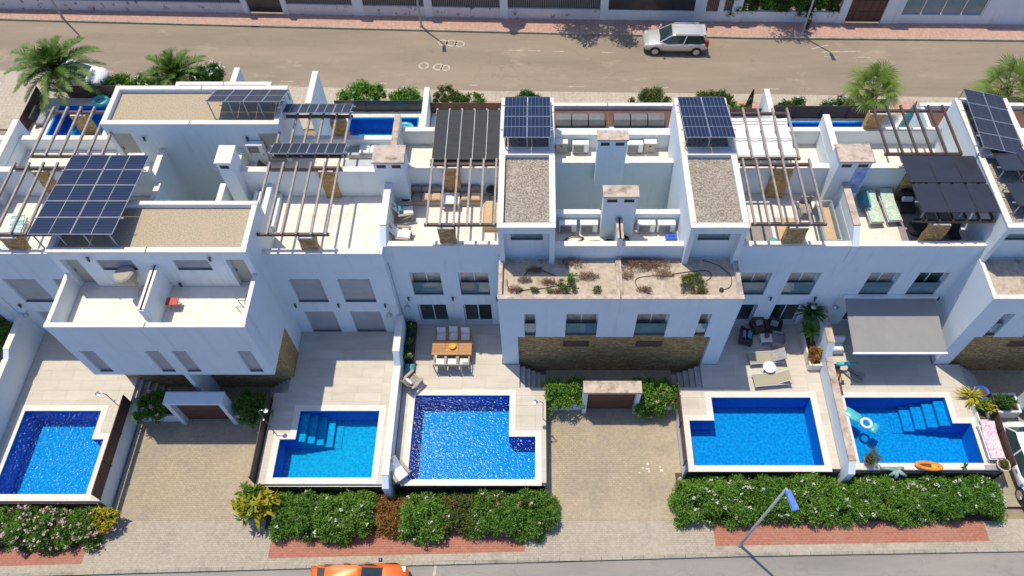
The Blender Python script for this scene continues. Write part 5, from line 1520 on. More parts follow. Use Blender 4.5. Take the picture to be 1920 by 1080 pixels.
# awning over the right terrace
t = thing('awning', 'grey retractable awning with white front bar', 'awning', (18.2, 21.3, 2.9))
n = 14
vs = []
for j in range(n + 1):
    u = j / n
    y, z = 21.2 - u * 2.95, 2.95 - 0.55 * u - 0.04 * math.sin(u * math.pi)
    vs += [(15.82, y, z), (18.15, y, z - 0.01), (20.5, y, z)]
fs = []
for j in range(n):
    i = j * 3
    fs += [(i, i + 1, i + 4, i + 3), (i + 1, i + 2, i + 5, i + 4)]
mkobj('fabric', vs, fs, 'awning', t, True)
MB().box(15.78, 20.54, 18.2, 18.29, 2.32, 2.42).build('front_bar', 'white_plastic', t)
MB().box(15.75, 20.6, 21.15, 21.32, 2.86, 3.06).build('cassette', 'white_plastic', t)
for x in (15.95, 20.35):
    MB().bar((x, 21.2, 2.75), (x, 18.3, 2.26), 0.05, 0.05).build('arm', 'aluminium', t)
# clutter along the wall of the right terrace
t = thing('covered_chair', 'chair under a white sheet at the left end of the awning', 'chair', (15.95, 19.75, 0))
MB().cushion(-0.3, 0.3, -0.3, 0.3, 0.0, 0.5, 0.06).build('seat', 'white_fabric', t, world=False)
MB().cushion(-0.3, 0.3, 0.15, 0.34, 0.4, 1.0, 0.06).build('sheet', 'white_fabric', t, world=False)
t = thing('air_mattress', 'turquoise inflatable toy at the left awning corner', 'inflatable', (16.2, 18.55, 0.3))
MB().tube([(-0.55, 0.05, 0.2), (-0.2, 0.0, 0.35), (0.25, 0.05, 0.25), (0.6, 0.1, 0.2)], 0.13, 8, taper=0.05).build('body', 'aqua_plastic', t, True, world=False)
MB().bar((-0.1, 0.0, 0.42), (-0.2, 0.0, 0.62), 0.04, 0.2).build('fin', 'aqua_plastic', t, world=False)
t = thing('rolled_mat', 'near dark rolled mat lying below the awning edge', 'mat', (16.5, 18.0, 0.0))
MB().tube([(16.2, 18.35, 0.12), (16.5, 18.0, 0.12), (16.95, 17.85, 0.12)], 0.12, 9).build('mat', 'grey_cushion', t, True)
t = thing('rolled_mat', 'far grey rolled mat lying below the awning edge', 'mat', (16.75, 18.25, 0.0))
MB().tube([(16.35, 18.55, 0.1), (16.75, 18.25, 0.1), (17.15, 18.15, 0.1)], 0.09, 9).build('mat', 'grey_towel', t, True)
def bicycle(label, loc, rz):
    t = thing('bicycle', label, 'bicycle', loc, rz)
    for x in (-0.5, 0.5):
        pts = [(x + 0.31 * math.cos(2 * math.pi * k / 18), 0, 0.33 + 0.31 * math.sin(2 * math.pi * k / 18)) for k in range(19)]
        w = MB().tube(pts, 0.022, 5).build('wheel', 'rubber', t, world=False)
        mb = MB()
        for k in range(6):
            a = k * math.pi / 6
            mb.tube([(x + 0.3 * math.cos(a), 0, 0.33 + 0.3 * math.sin(a)), (x - 0.3 * math.cos(a), 0, 0.33 - 0.3 * math.sin(a))], 0.005, 3)
        mb.build('spokes', 'steel', w, world=False)
    fr = MB()
    for p, q in (((-0.5, 0, 0.33), (-0.1, 0, 0.35)), ((-0.1, 0, 0.35), (-0.22, 0, 0.82)), ((-0.1, 0, 0.35), (0.38, 0, 0.75)), ((-0.2, 0, 0.76), (0.38, 0, 0.78)), ((-0.5, 0, 0.33), (-0.2, 0, 0.74)), ((0.5, 0, 0.33), (0.36, 0, 0.92))):
        fr.tube([p, q], 0.022, 6)
    fr.build('frame', 'red', t, world=False)
    MB().cushion(-0.36, -0.1, -0.07, 0.07, 0.83, 0.89, 0.02).build('saddle', 'black_plastic', t, world=False)
    MB().tube([(0.36, -0.26, 0.97), (0.34, 0, 0.94), (0.36, 0.26, 0.97)], 0.018, 6).build('handlebar', 'black_plastic', t, world=False)
bicycle('bicycle leaning by the wall beside the awning', (15.6, 17.6, 0), R(85))
for k in range(3):
    t = thing('small_box', ('small black box', 'small brown box', 'small white box')[k] + ' on the terrace floor by the wall left of the awning', 'box', (15.75, 18.9, 0))
    MB().cushion(random.uniform(-0.2, 0.1), random.uniform(0.15, 0.35), -0.35 + k * 0.12, -0.27 + k * 0.12, 0, random.uniform(0.1, 0.35), 0.02).build('item', ['black_plastic', 'brown_fence', 'white_plastic'][k % 3], t, world=False)
# pool toys
def ringfloat(t, cx, cy, rx, ry, rot, rad, mat, z=0.0, name='ring'):
    pts = []
    for k in range(21):
        a = 2 * math.pi * k / 20
        x, y = rx * math.cos(a), ry * math.sin(a)
        pts.append((cx + x * math.cos(rot) - y * math.sin(rot), cy + x * math.sin(rot) + y * math.cos(rot), z))
    return MB().tube(pts, rad, 8).build(name, mat, t, True, world=False)
t = thing('pool_float', 'turquoise lounger float with white rim in the rightmost pool', 'pool float', (16.5, 15.65, -0.02), R(-38))
MB().cushion(-0.95, -0.1, -0.28, 0.28, -0.1, 0.08, 0.08).build('body', 'aqua_plastic', t, True, world=False)
ringfloat(t, 0.22, 0, 0.25, 0.24, 0, 0.075, 'white_plastic')
MB().cushion(0.5, 0.85, -0.3, 0.3, -0.1, 0.1, 0.08).build('foot_part', 'aqua_plastic', t, True, world=False)
t = thing('inflatable_boat', 'orange and brown inflatable boat on the rightmost pool rim', 'inflatable', (19.15, 13.2, 0.14), R(-8))
ringfloat(t, 0, 0, 0.60, 0.16, 0, 0.09, 'orange', 0, 'hull')
MB().cushion(-0.5, 0.5, -0.13, 0.13, -0.08, 0.0, 0.03).build('floor', 'brown_gate', t, world=False)
MB().cushion(0.1, 0.42, -0.12, 0.12, 0.0, 0.08, 0.03).build('cushion', 'yellow', t, world=False)
t = thing('inflatable_toy', 'limp sage green inflatable hanging over the hedge edge', 'inflatable', (17.5, 13.0, 0.12))
for a, l in ((170, 0.75), (225, 0.5), (260, 0.55), (320, 0.6), (20, 0.4)):
    MB().tube([(0, 0, 0.05), (0.5 * l * math.cos(R(a)), 0.5 * l * math.sin(R(a)), 0.04), (l * math.cos(R(a)), l * math.sin(R(a)) * 0.7, -0.1 if a > 180 else 0)], 0.13, 7, taper=0.07).build('limb', 'sage_plastic', t, True, world=False)
# pots on the right terrace
def pot(label, loc, r=0.22, h=0.35, mat='terracotta'):
    t = thing('flower_pot', label, 'pot', loc)
    MB().lathe([(r * 0.7, 0), (r, h * 0.85), (r * 1.08, h * 0.86), (r * 1.08, h), (r * 0.9, h), (r * 0.85, h * 0.8)], 14).build('pot', mat, t, True, world=False)
    MB().lathe([(r * 0.86, h * 0.78), (r * 0.86, h * 0.82)], 14).build('soil', 'soil', t, world=False)
    return t
pot('blue plastic tub beside the flower trough, right', (22.85, 17.05, 0.0), 0.36, 0.42, 'blue_plastic')
pot('round pale pot at the foot of the pink lounger', (22.75, 13.2, 0.0), 0.32, 0.34)
pot('small pot holding the bushy plant on the pool rim', (16.25, 13.45, 0.0), 0.24, 0.3, 'orange')
t = thing('flower_trough', 'white trough with yellow flowers above the pink lounger', 'planter', (22.6, 16.0, 0))
mkobj('trough', *csg([('+', (22.25, 22.75, 15.5, 16.4, 0.0, 0.35)), ('-', (22.3, 22.7, 15.55, 16.35, 0.25, 0.35))]), 'white_plastic', t)
MB().box(22.302, 22.698, 15.552, 16.348, 0.24, 0.3).build('soil', 'soil', t)
t = thing('rolled_towel', 'crumpled blue and white towel below the pink lounger', 'towel', (22.25, 13.15, 0.0))
MB().cushion(-0.3, 0.3, -0.14, 0.14, 0.0, 0.1, 0.04).build('cloth', 'grey_towel', t, world=False)
# floodlights on the facades near the garden walls
for x, y, lab in ((-7.75, 20.8, 'left of the wall between calm and sparkling pools'), (-6.85, 21.28, 'right of the wall between calm and sparkling pools'), (14.35, 21.28, 'above the potted palm'), (15.5, 21.28, 'left of the awning'), (-26.6, 20.8, 'by the tall left wall')):
    t = thing('wall_light', 'round metal wall light ' + lab, 'wall light', (x, y, 2.35), group='round wall lights')
    MB().tube([(0, 0, 0), (0, -0.25, 0.0)], 0.02, 5).build('arm', 'galvanised', t, world=False)
    MB().lathe([(0.02, 0.06), (0.14, 0.02), (0.16, -0.03), (0.1, -0.04)], 12, 0, -0.28).build('shade', 'steel', t, True, world=False)
# ---------------------------------------------------------------- vegetation
def np_obj(name, V, F4, mat, parent, world=True):
    me = bpy.data.meshes.new(name)
    V = np.asarray(V, np.float32)
    if world and parent is not None:
        V = V - np.array(wloc(parent), np.float32)
    nf, k = F4.shape
    me.vertices.add(len(V))
    me.vertices.foreach_set('co', V.ravel())
    me.loops.add(nf * k)
    me.loops.foreach_set('vertex_index', F4.astype(np.int32).ravel())
    me.polygons.add(nf)
    me.polygons.foreach_set('loop_start', np.arange(0, nf * k, k, dtype=np.int32))
    me.polygons.foreach_set('loop_total', np.full(nf, k, np.int32))
    me.materials.append(M[mat])
    me.update(calc_edges=True)
    o = bpy.data.objects.new(name, me)
    COL.objects.link(o)
    o.parent = parent
    return o
def unit(a):
    return a / np.maximum(np.linalg.norm(a, axis=-1, keepdims=True), 1e-6)
def leaf_quads(P, D, L, W, jitter=0.5):
    """rhombic leaves at points P pointing along D"""
    n = len(P)
    D = unit(D + RNG.normal(0, jitter, (n, 3)))
    N0 = unit(D * 0.2 + np.array([0, 0.05, 0.75]) + RNG.normal(0, 0.42, (n, 3)))
    S = unit(np.cross(D, N0))
    L = np.asarray(L).reshape(-1, 1) * RNG.uniform(0.55, 1.5, (n, 1))
    W = np.asarray(W).reshape(-1, 1) * RNG.uniform(0.8, 1.2, (n, 1))
    Nn = np.cross(D, S)
    a, c = P - D * L * 0.5, P + D * L * 0.5 - Nn * L * 0.12
    b, d = P + S * W * 0.5 + Nn * W * 0.15, P - S * W * 0.5 + Nn * W * 0.15
    V = np.stack([a, b, c, d], 1).reshape(-1, 3)
    F = np.arange(n * 4).reshape(-1, 4)
    return V, F
def clumps(c, r, k, box=False):
    """small balls spread over an ellipsoid; gives a lumpy crown"""
    out = []
    if box:
        for _ in range(k):
            a, b2 = RNG.uniform(-1, 1), RNG.uniform(-1, 1)
            top = max(0.0, 1 - abs(a) ** 6) ** 0.5 * max(0.0, 1 - abs(b2) ** 3.5) ** 0.5
            rad = RNG.uniform(0.26, 0.42)
            z = (RNG.uniform(0.55, 1.0) if RNG.random() < 0.7 else RNG.uniform(0, 0.6)) * top * RNG.uniform(0.85, 1.08)
            out.append((np.array([c[0] + a * (r[0] - 0.15), c[1] + b2 * (r[1] - 0.2), c[2] - r[2] + 0.15 + z * (2 * r[2] - 0.45)]), rad))
        return out
    for _ in range(k):
        v = unit(RNG.normal(0, 1, 3))
        v[2] = abs(v[2]) * 0.95 - 0.12
        u = RNG.uniform(0.45, 0.95)
        rad = RNG.uniform(0.30, 0.52) * min(r[0], r[1], r[2] * 1.3)
        out.append((np.array([c[0] + v[0] * r[0] * u, c[1] + v[1] * r[1] * u, c[2] + v[2] * r[2] * u]), rad))
    return out
def shrub_fill(t, c, r, n, mat='leaf', L=0.17, W=0.045, k=None, flowers=(), core=True, stems=True, zmin=None, box=False):
    k = k or int(14 + 10 * r[0] * r[1])
    cl = clumps(c, r, k, box)
    w = np.array([q[1] ** 2 for q in cl])
    idx = RNG.choice(len(cl), n, p=w / w.sum())
    ctr = np.array([q[0] for q in cl])[idx]
    rad = np.array([q[1] for q in cl])[idx][:, None]
    d = unit(RNG.normal(0, 1, (n, 3)) + np.array([0, 0, 0.35]))
    P = ctr + d * rad * RNG.uniform(0.55, 1.08, (n, 1))
    gz = zmin if zmin is not None else c[2] - r[2]
    P[:, 2] = np.maximum(P[:, 2], gz + 0.03)
    V, F = leaf_quads(P, d, L, W, 0.75)
    np_obj('foliage', V, F, mat, t)
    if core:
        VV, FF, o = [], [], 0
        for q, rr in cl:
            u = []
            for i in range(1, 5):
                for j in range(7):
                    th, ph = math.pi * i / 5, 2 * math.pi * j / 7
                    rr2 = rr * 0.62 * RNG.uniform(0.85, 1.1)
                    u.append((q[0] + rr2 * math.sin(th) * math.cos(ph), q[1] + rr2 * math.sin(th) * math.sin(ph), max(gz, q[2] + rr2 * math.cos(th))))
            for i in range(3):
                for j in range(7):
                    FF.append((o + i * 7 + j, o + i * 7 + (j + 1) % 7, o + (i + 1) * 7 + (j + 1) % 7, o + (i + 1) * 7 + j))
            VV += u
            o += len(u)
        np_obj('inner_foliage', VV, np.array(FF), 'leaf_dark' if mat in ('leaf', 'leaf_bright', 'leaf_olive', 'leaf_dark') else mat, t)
    for mat2, nf, size in flowers:
        ok = (d[:, 2] > 0.1)
        for q, rr in cl:
            ok &= (np.linalg.norm(P - q, axis=1) > rr * 0.98)
        m = np.flatnonzero(ok) if ok.any() else np.arange(len(P))
        heads = RNG.choice(m, max(1, nf // 6))
        Q = P[RNG.choice(heads, nf)] + RNG.normal(0, size * 0.6, (nf, 3))
        Q[:, 2] += size * 0.7
        up = unit(RNG.normal(0, 0.5, (nf, 3)) + np.array([0, -0.2, 0.2]))
        V, F = leaf_quads(Q, up, size * 1.3, size * 1.2, 0.6)
        np_obj('blossom', V, F, mat2, t)
    if stems:
        mb = MB()
        for _ in range(5):
            q = cl[int(RNG.integers(len(cl)))][0]
            mb.tube([(c[0] + RNG.uniform(-.2, .2) * r[0], c[1] + RNG.uniform(-.2, .2) * r[1], gz - 0.05), (0.5 * (c[0] + q[0]), 0.5 * (c[1] + q[1]), 0.5 * (gz + q[2])), tuple(q)], 0.03, 5, taper=0.01)
        mb.build('stem', 'bark', t)
def shrub(name, label, cat, c, r, n, mat='leaf', flowers=(), L=0.17, W=0.045, group=None, k=None, core=True, box=False):
    t = thing(name, label, cat, (c[0], c[1], c[2] - r[2]), group=group)
    shrub_fill(t, c, r, n, mat, L, W, k, flowers, core, box=box)
    return t
HG = 'oleander hedge along the front pavement'
def hedge(label, x0, x1, y0, y1, z1, n, mat='leaf', flowers=(), z0=-1.15):
    c = ((x0 + x1) / 2, (y0 + y1) / 2, (z0 + z1) / 2 - 0.1)
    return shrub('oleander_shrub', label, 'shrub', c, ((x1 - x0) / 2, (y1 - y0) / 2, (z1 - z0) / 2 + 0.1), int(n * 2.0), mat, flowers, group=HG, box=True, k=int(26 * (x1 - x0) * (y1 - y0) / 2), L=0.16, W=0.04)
PW, PP, PR = 'petal_white', 'petal_pink', 'petal_red'
# left hedge
hedge('green shrub at the lower left corner of the picture', -28.5, -25.2, 9.4, 11.6, 0.2, 5200, 'leaf_bright', [(PW, 40, 0.07)])
hedge('pink flowering oleander below the leftmost pool', -25.6, -22.7, 9.4, 11.5, 0.3, 6500, 'leaf', [(PP, 520, 0.08)])
hedge('pink flowering oleander next to the yellow croton, lower left', -23.1, -21.1, 9.5, 11.4, 0.1, 4000, 'leaf', [(PP, 330, 0.08)])
shrub('croton_bush', 'yellow leaved croton at the left hedge end', 'shrub', (-20.9, 10.75, -0.55), (0.75, 0.6, 0.6), 700, 'leaf_yellow', [(PP, 20, 0.07)], 0.2, 0.08)
# second hedge
hedge('oleander right of the yellow banana plant', -12.9, -10.4, 9.9, 12.2, 0.35, 7000, 'leaf', [(PW, 60, 0.07)])
hedge('bright oleander below the calm pool, right half', -10.8, -7.9, 9.75, 12.2, 0.4, 8000, 'leaf_bright', [(PW, 90, 0.07)])
hedge('dry brown shrub between two green hedges', -7.9, -6.4, 10.1, 12.0, 0.0, 2600, 'leaf_brown')
hedge('green oleander right of the dry brown shrub', -6.75, -4.3, 9.7, 12.1, 0.35, 6500, 'leaf_bright', [(PW, 110, 0.07)])
hedge('sparse oleander with red seed heads below the large pool', -4.75, -2.9, 10.0, 12.1, 0.1, 3800, 'leaf_olive', [(PR, 70, 0.07)])
hedge('wide pale-flowered oleander below the large pool', -3.5, 0.9, 9.9, 12.3, 0.35, 11500, 'leaf', [(PP, 90, 0.07), (PR, 30, 0.06)])
# right hedge
hedge('broad white-flowered oleander left of the street lamp', 6.45, 10.6, 10.55, 13.0, 0.45, 11500, 'leaf_bright', [(PW, 170, 0.07)])
hedge('low oleander behind the street lamp pole', 10.2, 12.3, 10.7, 13.0, 0.25, 5500, 'leaf', [(PW, 40, 0.07)])
hedge('round oleander right of the blue lamp head', 12.0, 15.2, 10.6, 13.1, 0.4, 8500, 'leaf_bright', [(PW, 90, 0.07)])
hedge('oleander below the orange boat', 14.9, 18.6, 10.7, 13.0, 0.4, 10000, 'leaf_bright', [(PW, 140, 0.07)])
hedge('white-flowered oleander at the right end of the hedge', 18.2, 22.6, 10.75, 13.0, 0.45, 11500, 'leaf', [(PW, 230, 0.07)])
# shrubs beside the gates
GS = 'shrubs beside the gates'
shrub('oleander_shrub', 'dense bush left of the central brown gate', 'shrub', (1.35, 17.2, 0.0), (1.1, 0.95, 0.85), 6500, 'leaf_bright', [(PP, 12, 0.07)], 0.15, 0.045, GS, 34, box=True)
shrub('oleander_shrub', 'dense bush with pink blooms right of the central brown gate', 'shrub', (6.2, 17.15, 0.0), (1.2, 1.0, 0.85), 7000, 'leaf_bright', [(PP, 40, 0.08)], 0.15, 0.045, GS, 36, box=True)
shrub('oleander_shrub', 'dark bush with pink blooms left of the shaded gate', 'shrub', (-19.75, 16.35, -0.05), (1.25, 0.8, 0.8), 4200, 'leaf', [(PP, 60, 0.08)], 0.16, 0.05, GS)
shrub('oleander_shrub', 'dark bush right of the shaded gate', 'shrub', (-14.75, 16.4, -0.1), (1.0, 0.8, 0.75), 3600, 'leaf', [(PP, 10, 0.07)], 0.16, 0.05, GS)
shrub('small_shrub', 'small dark shrub in the white planter, right edge', 'shrub', (24.3, 16.8, -0.15), (0.6, 0.4, 0.4), 800, 'leaf_dark', [], 0.14, 0.05)
shrub('small_shrub', 'sunlit green shrub by the left picture edge wall', 'shrub', (-29.0, 20.3, 0.7), (1.0, 1.2, 0.8), 2600, 'leaf_bright', [], 0.18, 0.06)
# planter filling
for k in range(8):
    y = 19.05 + k * 0.28
    shrub_fill(PLANTER_PLANTS, (-6.84 + random.uniform(-.05, .08), y, 0.62), (0.24, 0.2, 0.26), 150, 'leaf_teal' if k % 3 else 'leaf_bright', 0.16, 0.08, 3, [(PP, 4, 0.06)] if k % 3 == 0 else (), core=False, stems=False)
# yellow trough flowers, bushy pot etc.
shrub('flowering_plant', 'yellow flowering plant in the white trough', 'plant', (22.6, 16.1, 0.6), (0.35, 0.5, 0.4), 420, 'leaf_bright', [('leaf_yellow', 60, 0.13)], 0.18, 0.07, core=False)
shrub('bushy_plant', 'feathery plant in the pot on the pool rim corner', 'plant', (16.25, 13.5, 0.6), (0.42, 0.4, 0.42), 650, 'leaf_olive', [], 0.22, 0.02, core=False)
shrub('bushy_plant', 'low green plant in the round pale pot', 'plant', (22.75, 13.2, 0.38), (0.26, 0.26, 0.14), 260, 'leaf_olive', [], 0.1, 0.04, core=False)
shrub('dry_plant', 'dry brown plant in the planter right of the loungers', 'plant', (14.52, 19.15, 0.75), (0.34, 0.5, 0.35), 420, 'leaf_brown', [], 0.2, 0.07, core=False)
# rear gardens
RG = 'shrubs along the rear street'
for lab, x, y, rx, ry, rz, n, m, fl in (
        ('round dark bush left of the black rear fence', -11.9, 39.3, 1.5, 1.1, 1.0, 3600, 'leaf_bright', [(PW, 30, 0.08)]),
        ('round bush above the black rear fence', -9.0, 39.2, 1.35, 1.0, 0.85, 3000, 'leaf_bright', [(PW, 40, 0.08)]),
        ('thin olive bush right of the rear party wall', -6.1, 39.3, 1.1, 0.7, 0.9, 1200, 'leaf_olive', [(PP, 30, 0.08)]),
        ('small pink-flowered bush above the brown rear fence', -4.6, 39.2, 0.9, 0.7, 0.7, 1300, 'leaf', [(PP, 40, 0.08)]),
        ('spiky bush behind the left blue solar tower', -0.9, 39.2, 1.2, 0.7, 0.8, 1300, 'leaf_dark', []),
        ('loose olive tree-bush above the back roof, centre', 7.5, 38.6, 1.35, 0.9, 1.25, 2600, 'leaf_olive', []),
        ('olive bush behind the right blue solar tower', 12.0, 39.2, 1.4, 0.8, 0.75, 2000, 'leaf_olive', []),
        ('low green bush right of the right solar tower', 13.2, 38.4, 1.2, 0.7, 0.6, 1600, 'leaf', []),
        ('white-flowered bush left above the brown rear fence', 17.2, 38.6, 1.55, 0.7, 0.65, 2200, 'leaf_dark', [(PW, 130, 0.08)]),
        ('white-flowered bush right above the brown rear fence', 20.3, 38.7, 1.4, 0.7, 0.75, 2000, 'leaf_dark', [(PW, 150, 0.08)]),
        ('green hedge right of the big palm', -28.9, 40.6, 1.5, 0.9, 0.7, 2200, 'leaf', [(PW, 40, 0.08)]),
        ('green bush between the palms', -26.9, 41.0, 1.3, 0.8, 0.7, 2000, 'leaf', [(PW, 30, 0.08)]),
        ('white-flowered bush beside the small palm', -23.0, 41.3, 1.5, 0.9, 0.95, 2400, 'leaf_dark', [(PW, 150, 0.08)]),
        ('low bush under the right edge palm', 30.0, 38.4, 1.2, 0.8, 0.6, 1200, 'leaf_bright', [])):
    shrub('garden_shrub', lab, 'shrub', (x, y, -1.25 + rz), (rx, ry, rz), n, m, fl, 0.19, 0.05, RG)
# conifer peeking over the rear wall
t = thing('cypress', 'small dark cypress by the right rear party wall', 'tree', (14.2, 38.6, -1.2))
n = 900
zz = RNG.uniform(0, 1, n)
an = RNG.uniform(0, 2 * math.pi, n)
rr = 0.30 * (1 - zz) ** 0.7 * RNG.uniform(0.7, 1.05, n)
Pc = np.stack([14.2 + rr * np.cos(an), 38.6 + rr * np.sin(an), -1.1 + 2.2 * zz], 1)
V, F = leaf_quads(Pc, np.stack([np.cos(an) * 0.4, np.sin(an) * 0.4, np.ones(n)], 1), 0.14, 0.05, 0.3)
np_obj('crown', V, F, 'leaf_dark', t)
MB().tube([(14.2, 38.6, -1.3), (14.2, 38.6, 0.3)], 0.05, 6).build('trunk', 'bark', t)

def spiky(label, loc, n, L, W, mat, h=0.0, name='spiky_plant', cat='plant', droop=0.5):
    t = thing(name, label, cat, loc)
    VV, FF = [], []
    for k in range(n):
        a, e = RNG.uniform(0, 2 * math.pi), RNG.uniform(0.15, 1.35)
        l = L * RNG.uniform(0.7, 1.1)
        d = np.array([math.cos(a) * math.cos(e), math.sin(a) * math.cos(e), math.sin(e)])
        s = np.array([-math.sin(a), math.cos(a), 0]) * W / 2
        o = len(VV)
        for i, (u, ww) in enumerate(((0, 0.6), (0.45, 1.0), (0.8, 0.7), (1.0, 0.05))):
            p = np.array([0, 0, h]) + d * l * u - np.array([0, 0, droop * l * u * u])
            VV += [p - s * ww, p + s * ww]
        for i in range(3):
            FF.append((o + 2 * i, o + 2 * i + 1, o + 2 * i + 3, o + 2 * i + 2))
    np_obj('leaves', VV, np.array(FF), mat, t, world=False)
    if h > 0.1:
        MB().tube([(0, 0, 0), (0.03, 0.02, h)], 0.06, 7, taper=0.05).build('trunk', 'palm_trunk', t, world=False)
    return t
spiky('tall dark potted palm crown by the awning wall', (14.35, 20.9, 0.45), 110, 1.0, 0.09, 'leaf_dark', 1.5, 'potted_palm', 'palm')
spiky('paler lower rosette of the potted palm', (14.5, 20.3, 0.45), 60, 0.75, 0.08, 'leaf_bright', 0.6, 'potted_palm', 'palm')
spiky('yellow striped spiky plant above the rightmost pool', (22.3, 16.9, 0.02), 70, 0.8, 0.07, 'leaf_yellow', 0.25)
spiky('small dark agave on the rightmost pool rim', (21.0, 13.2, 0.02), 16, 0.35, 0.05, 'leaf_dark')
spiky('dry brown bromeliad in the planter by the wall', (14.5, 18.9, 0.45), 40, 0.5, 0.07, 'leaf_brown', 0.1)
def banana(label, loc):
    t = thing('banana_plant', label, 'plant', loc)
    for k in range(20):
        a = 2 * math.pi * k / 13 + RNG.uniform(-.2, .2)
        e = RNG.uniform(0.35, 1.2)
        l = RNG.uniform(0.8, 1.8)
        h0 = RNG.uniform(0.3, 1.25)
        VV, FF = [], []
        s = np.array([-math.sin(a), math.cos(a), 0])
        d = np.array([math.cos(a) * math.cos(e), math.sin(a) * math.cos(e), math.sin(e)])
        N = 9
        for i in range(N):
            u = i / (N - 1)
            w = RNG.uniform(0.10, 0.15) * math.sin(math.pi * min(1, 0.08 + u * 0.92)) ** 0.6 * (1 if i < N - 1 else 0.1) * RNG.uniform(0.85, 1.1)
            p = np.array([0, 0, h0]) + d * l * u - np.array([0, 0, 0.9 * l * u * u * (1.2 - 0.5 * e)])
            VV += [p - s * w + np.array([0, 0, 0.06]), p, p + s * w + np.array([0, 0, 0.06])]
        for i in range(N - 1):
            o = i * 3
            FF += [(o, o + 1, o + 4, o + 3), (o + 1, o + 2, o + 5, o + 4)]
        np_obj('leaf', VV, np.array(FF), ('leaf_yellow', 'leaf_fan', 'leaf_yellow', 'leaf_olive', 'leaf_yellow')[k % 5], t, world=False)
    for k in range(4):
        MB().tube([(0.1 * k - 0.15, 0.08 * (k % 2), -0.05), (0.14 * k - 0.2, 0.1 * (k % 2), 1.0)], 0.07, 7, taper=0.04).build('stem', 'leaf_fan', t, world=False)
    return t
bn = banana('large yellow-green banana-leaved plant at the left driveway edge', (-13.5, 11.35, -1.2))
bn.scale = (0.95, 0.95, 1.0)
shrub_fill(bn, (-13.5, 11.4, -0.15), (1.2, 0.95, 1.0), 260, 'leaf_yellow', 0.52, 0.16, 9, (), False, False)
shrub_fill(bn, (-13.45, 11.45, -0.25), (1.1, 0.9, 1.0), 150, 'leaf_fan', 0.5, 0.15, 8, (), False, False)
def feather_palm(label, loc, h, nf, L, name='date_palm'):
    t = thing(name, label, 'palm', loc)
    MB().tube([(0, 0, -0.1), (0.05, 0, h * 0.5), (0, 0.05, h)], 0.30, 10, taper=0.34).build('trunk', 'palm_trunk', t, world=False)
    VV, FF = [], []
    mb = MB()
    for k in range(nf):
        a = k * 2.39996 + RNG.uniform(-.15, .15)
        e = 1.4 - 1.45 * (k / nf) ** 0.85 + RNG.uniform(-.1, .1)
        l = L * RNG.uniform(0.85, 1.1) * (0.75 if k < nf * 0.2 else 1)
        d0 = np.array([math.cos(a) * math.cos(e), math.sin(a) * math.cos(e), math.sin(e)])
        side = np.array([-math.sin(a), math.cos(a), 0])
        pts = []
        N = 30
        for i in range(N):
            u = i / (N - 1)
            p = np.array([0, 0, h]) + d0 * l * u - np.array([0, 0, 0.42 * l * u ** 2.2])
            pts.append(p)
        pts = np.array(pts)
        mb.tube([tuple(p) for p in pts[::5]], 0.03, 4, taper=0.008)
        for i in range(3, N):
            tan = unit(pts[i] - pts[i - 1])
            up = unit(np.cross(side, tan))
            if up[2] < 0: up = -up
            ll = 0.52 * math.sin(math.pi * (0.12 + 0.83 * i / N)) + 0.08
            for sgn in (-1, 1):
                for sub in (0, 0.5):
                    q = pts[i] - (pts[i] - pts[i - 1]) * sub
                    dv = unit(side * sgn * 0.8 + tan * 0.75 + up * 0.30 + RNG.normal(0, 0.09, 3))
                    tip = q + dv * ll * RNG.uniform(.85, 1.1) - np.array([0, 0, 0.10 * ll])
                    wv = unit(np.cross(dv, up)) * 0.020
                    o = len(VV)
                    VV += [q - wv, q + wv, 0.5 * (q + tip) + wv * 1.2, tip]
                    FF.append((o, o + 1, o + 2, o + 3))
    np_obj('crown', VV, np.array(FF), 'leaf_palm', t, world=False)
    mb.build('frond_stem', 'leaf_palm', t, world=False)
    return t
feather_palm('big feathery palm behind the upper left houses', (-32.0, 39.9, -1.2), 3.0, 50, 3.2)
feather_palm('smaller feathery palm right of the big palm', (-25.2, 41.4, -1.2), 1.1, 30, 2.6)
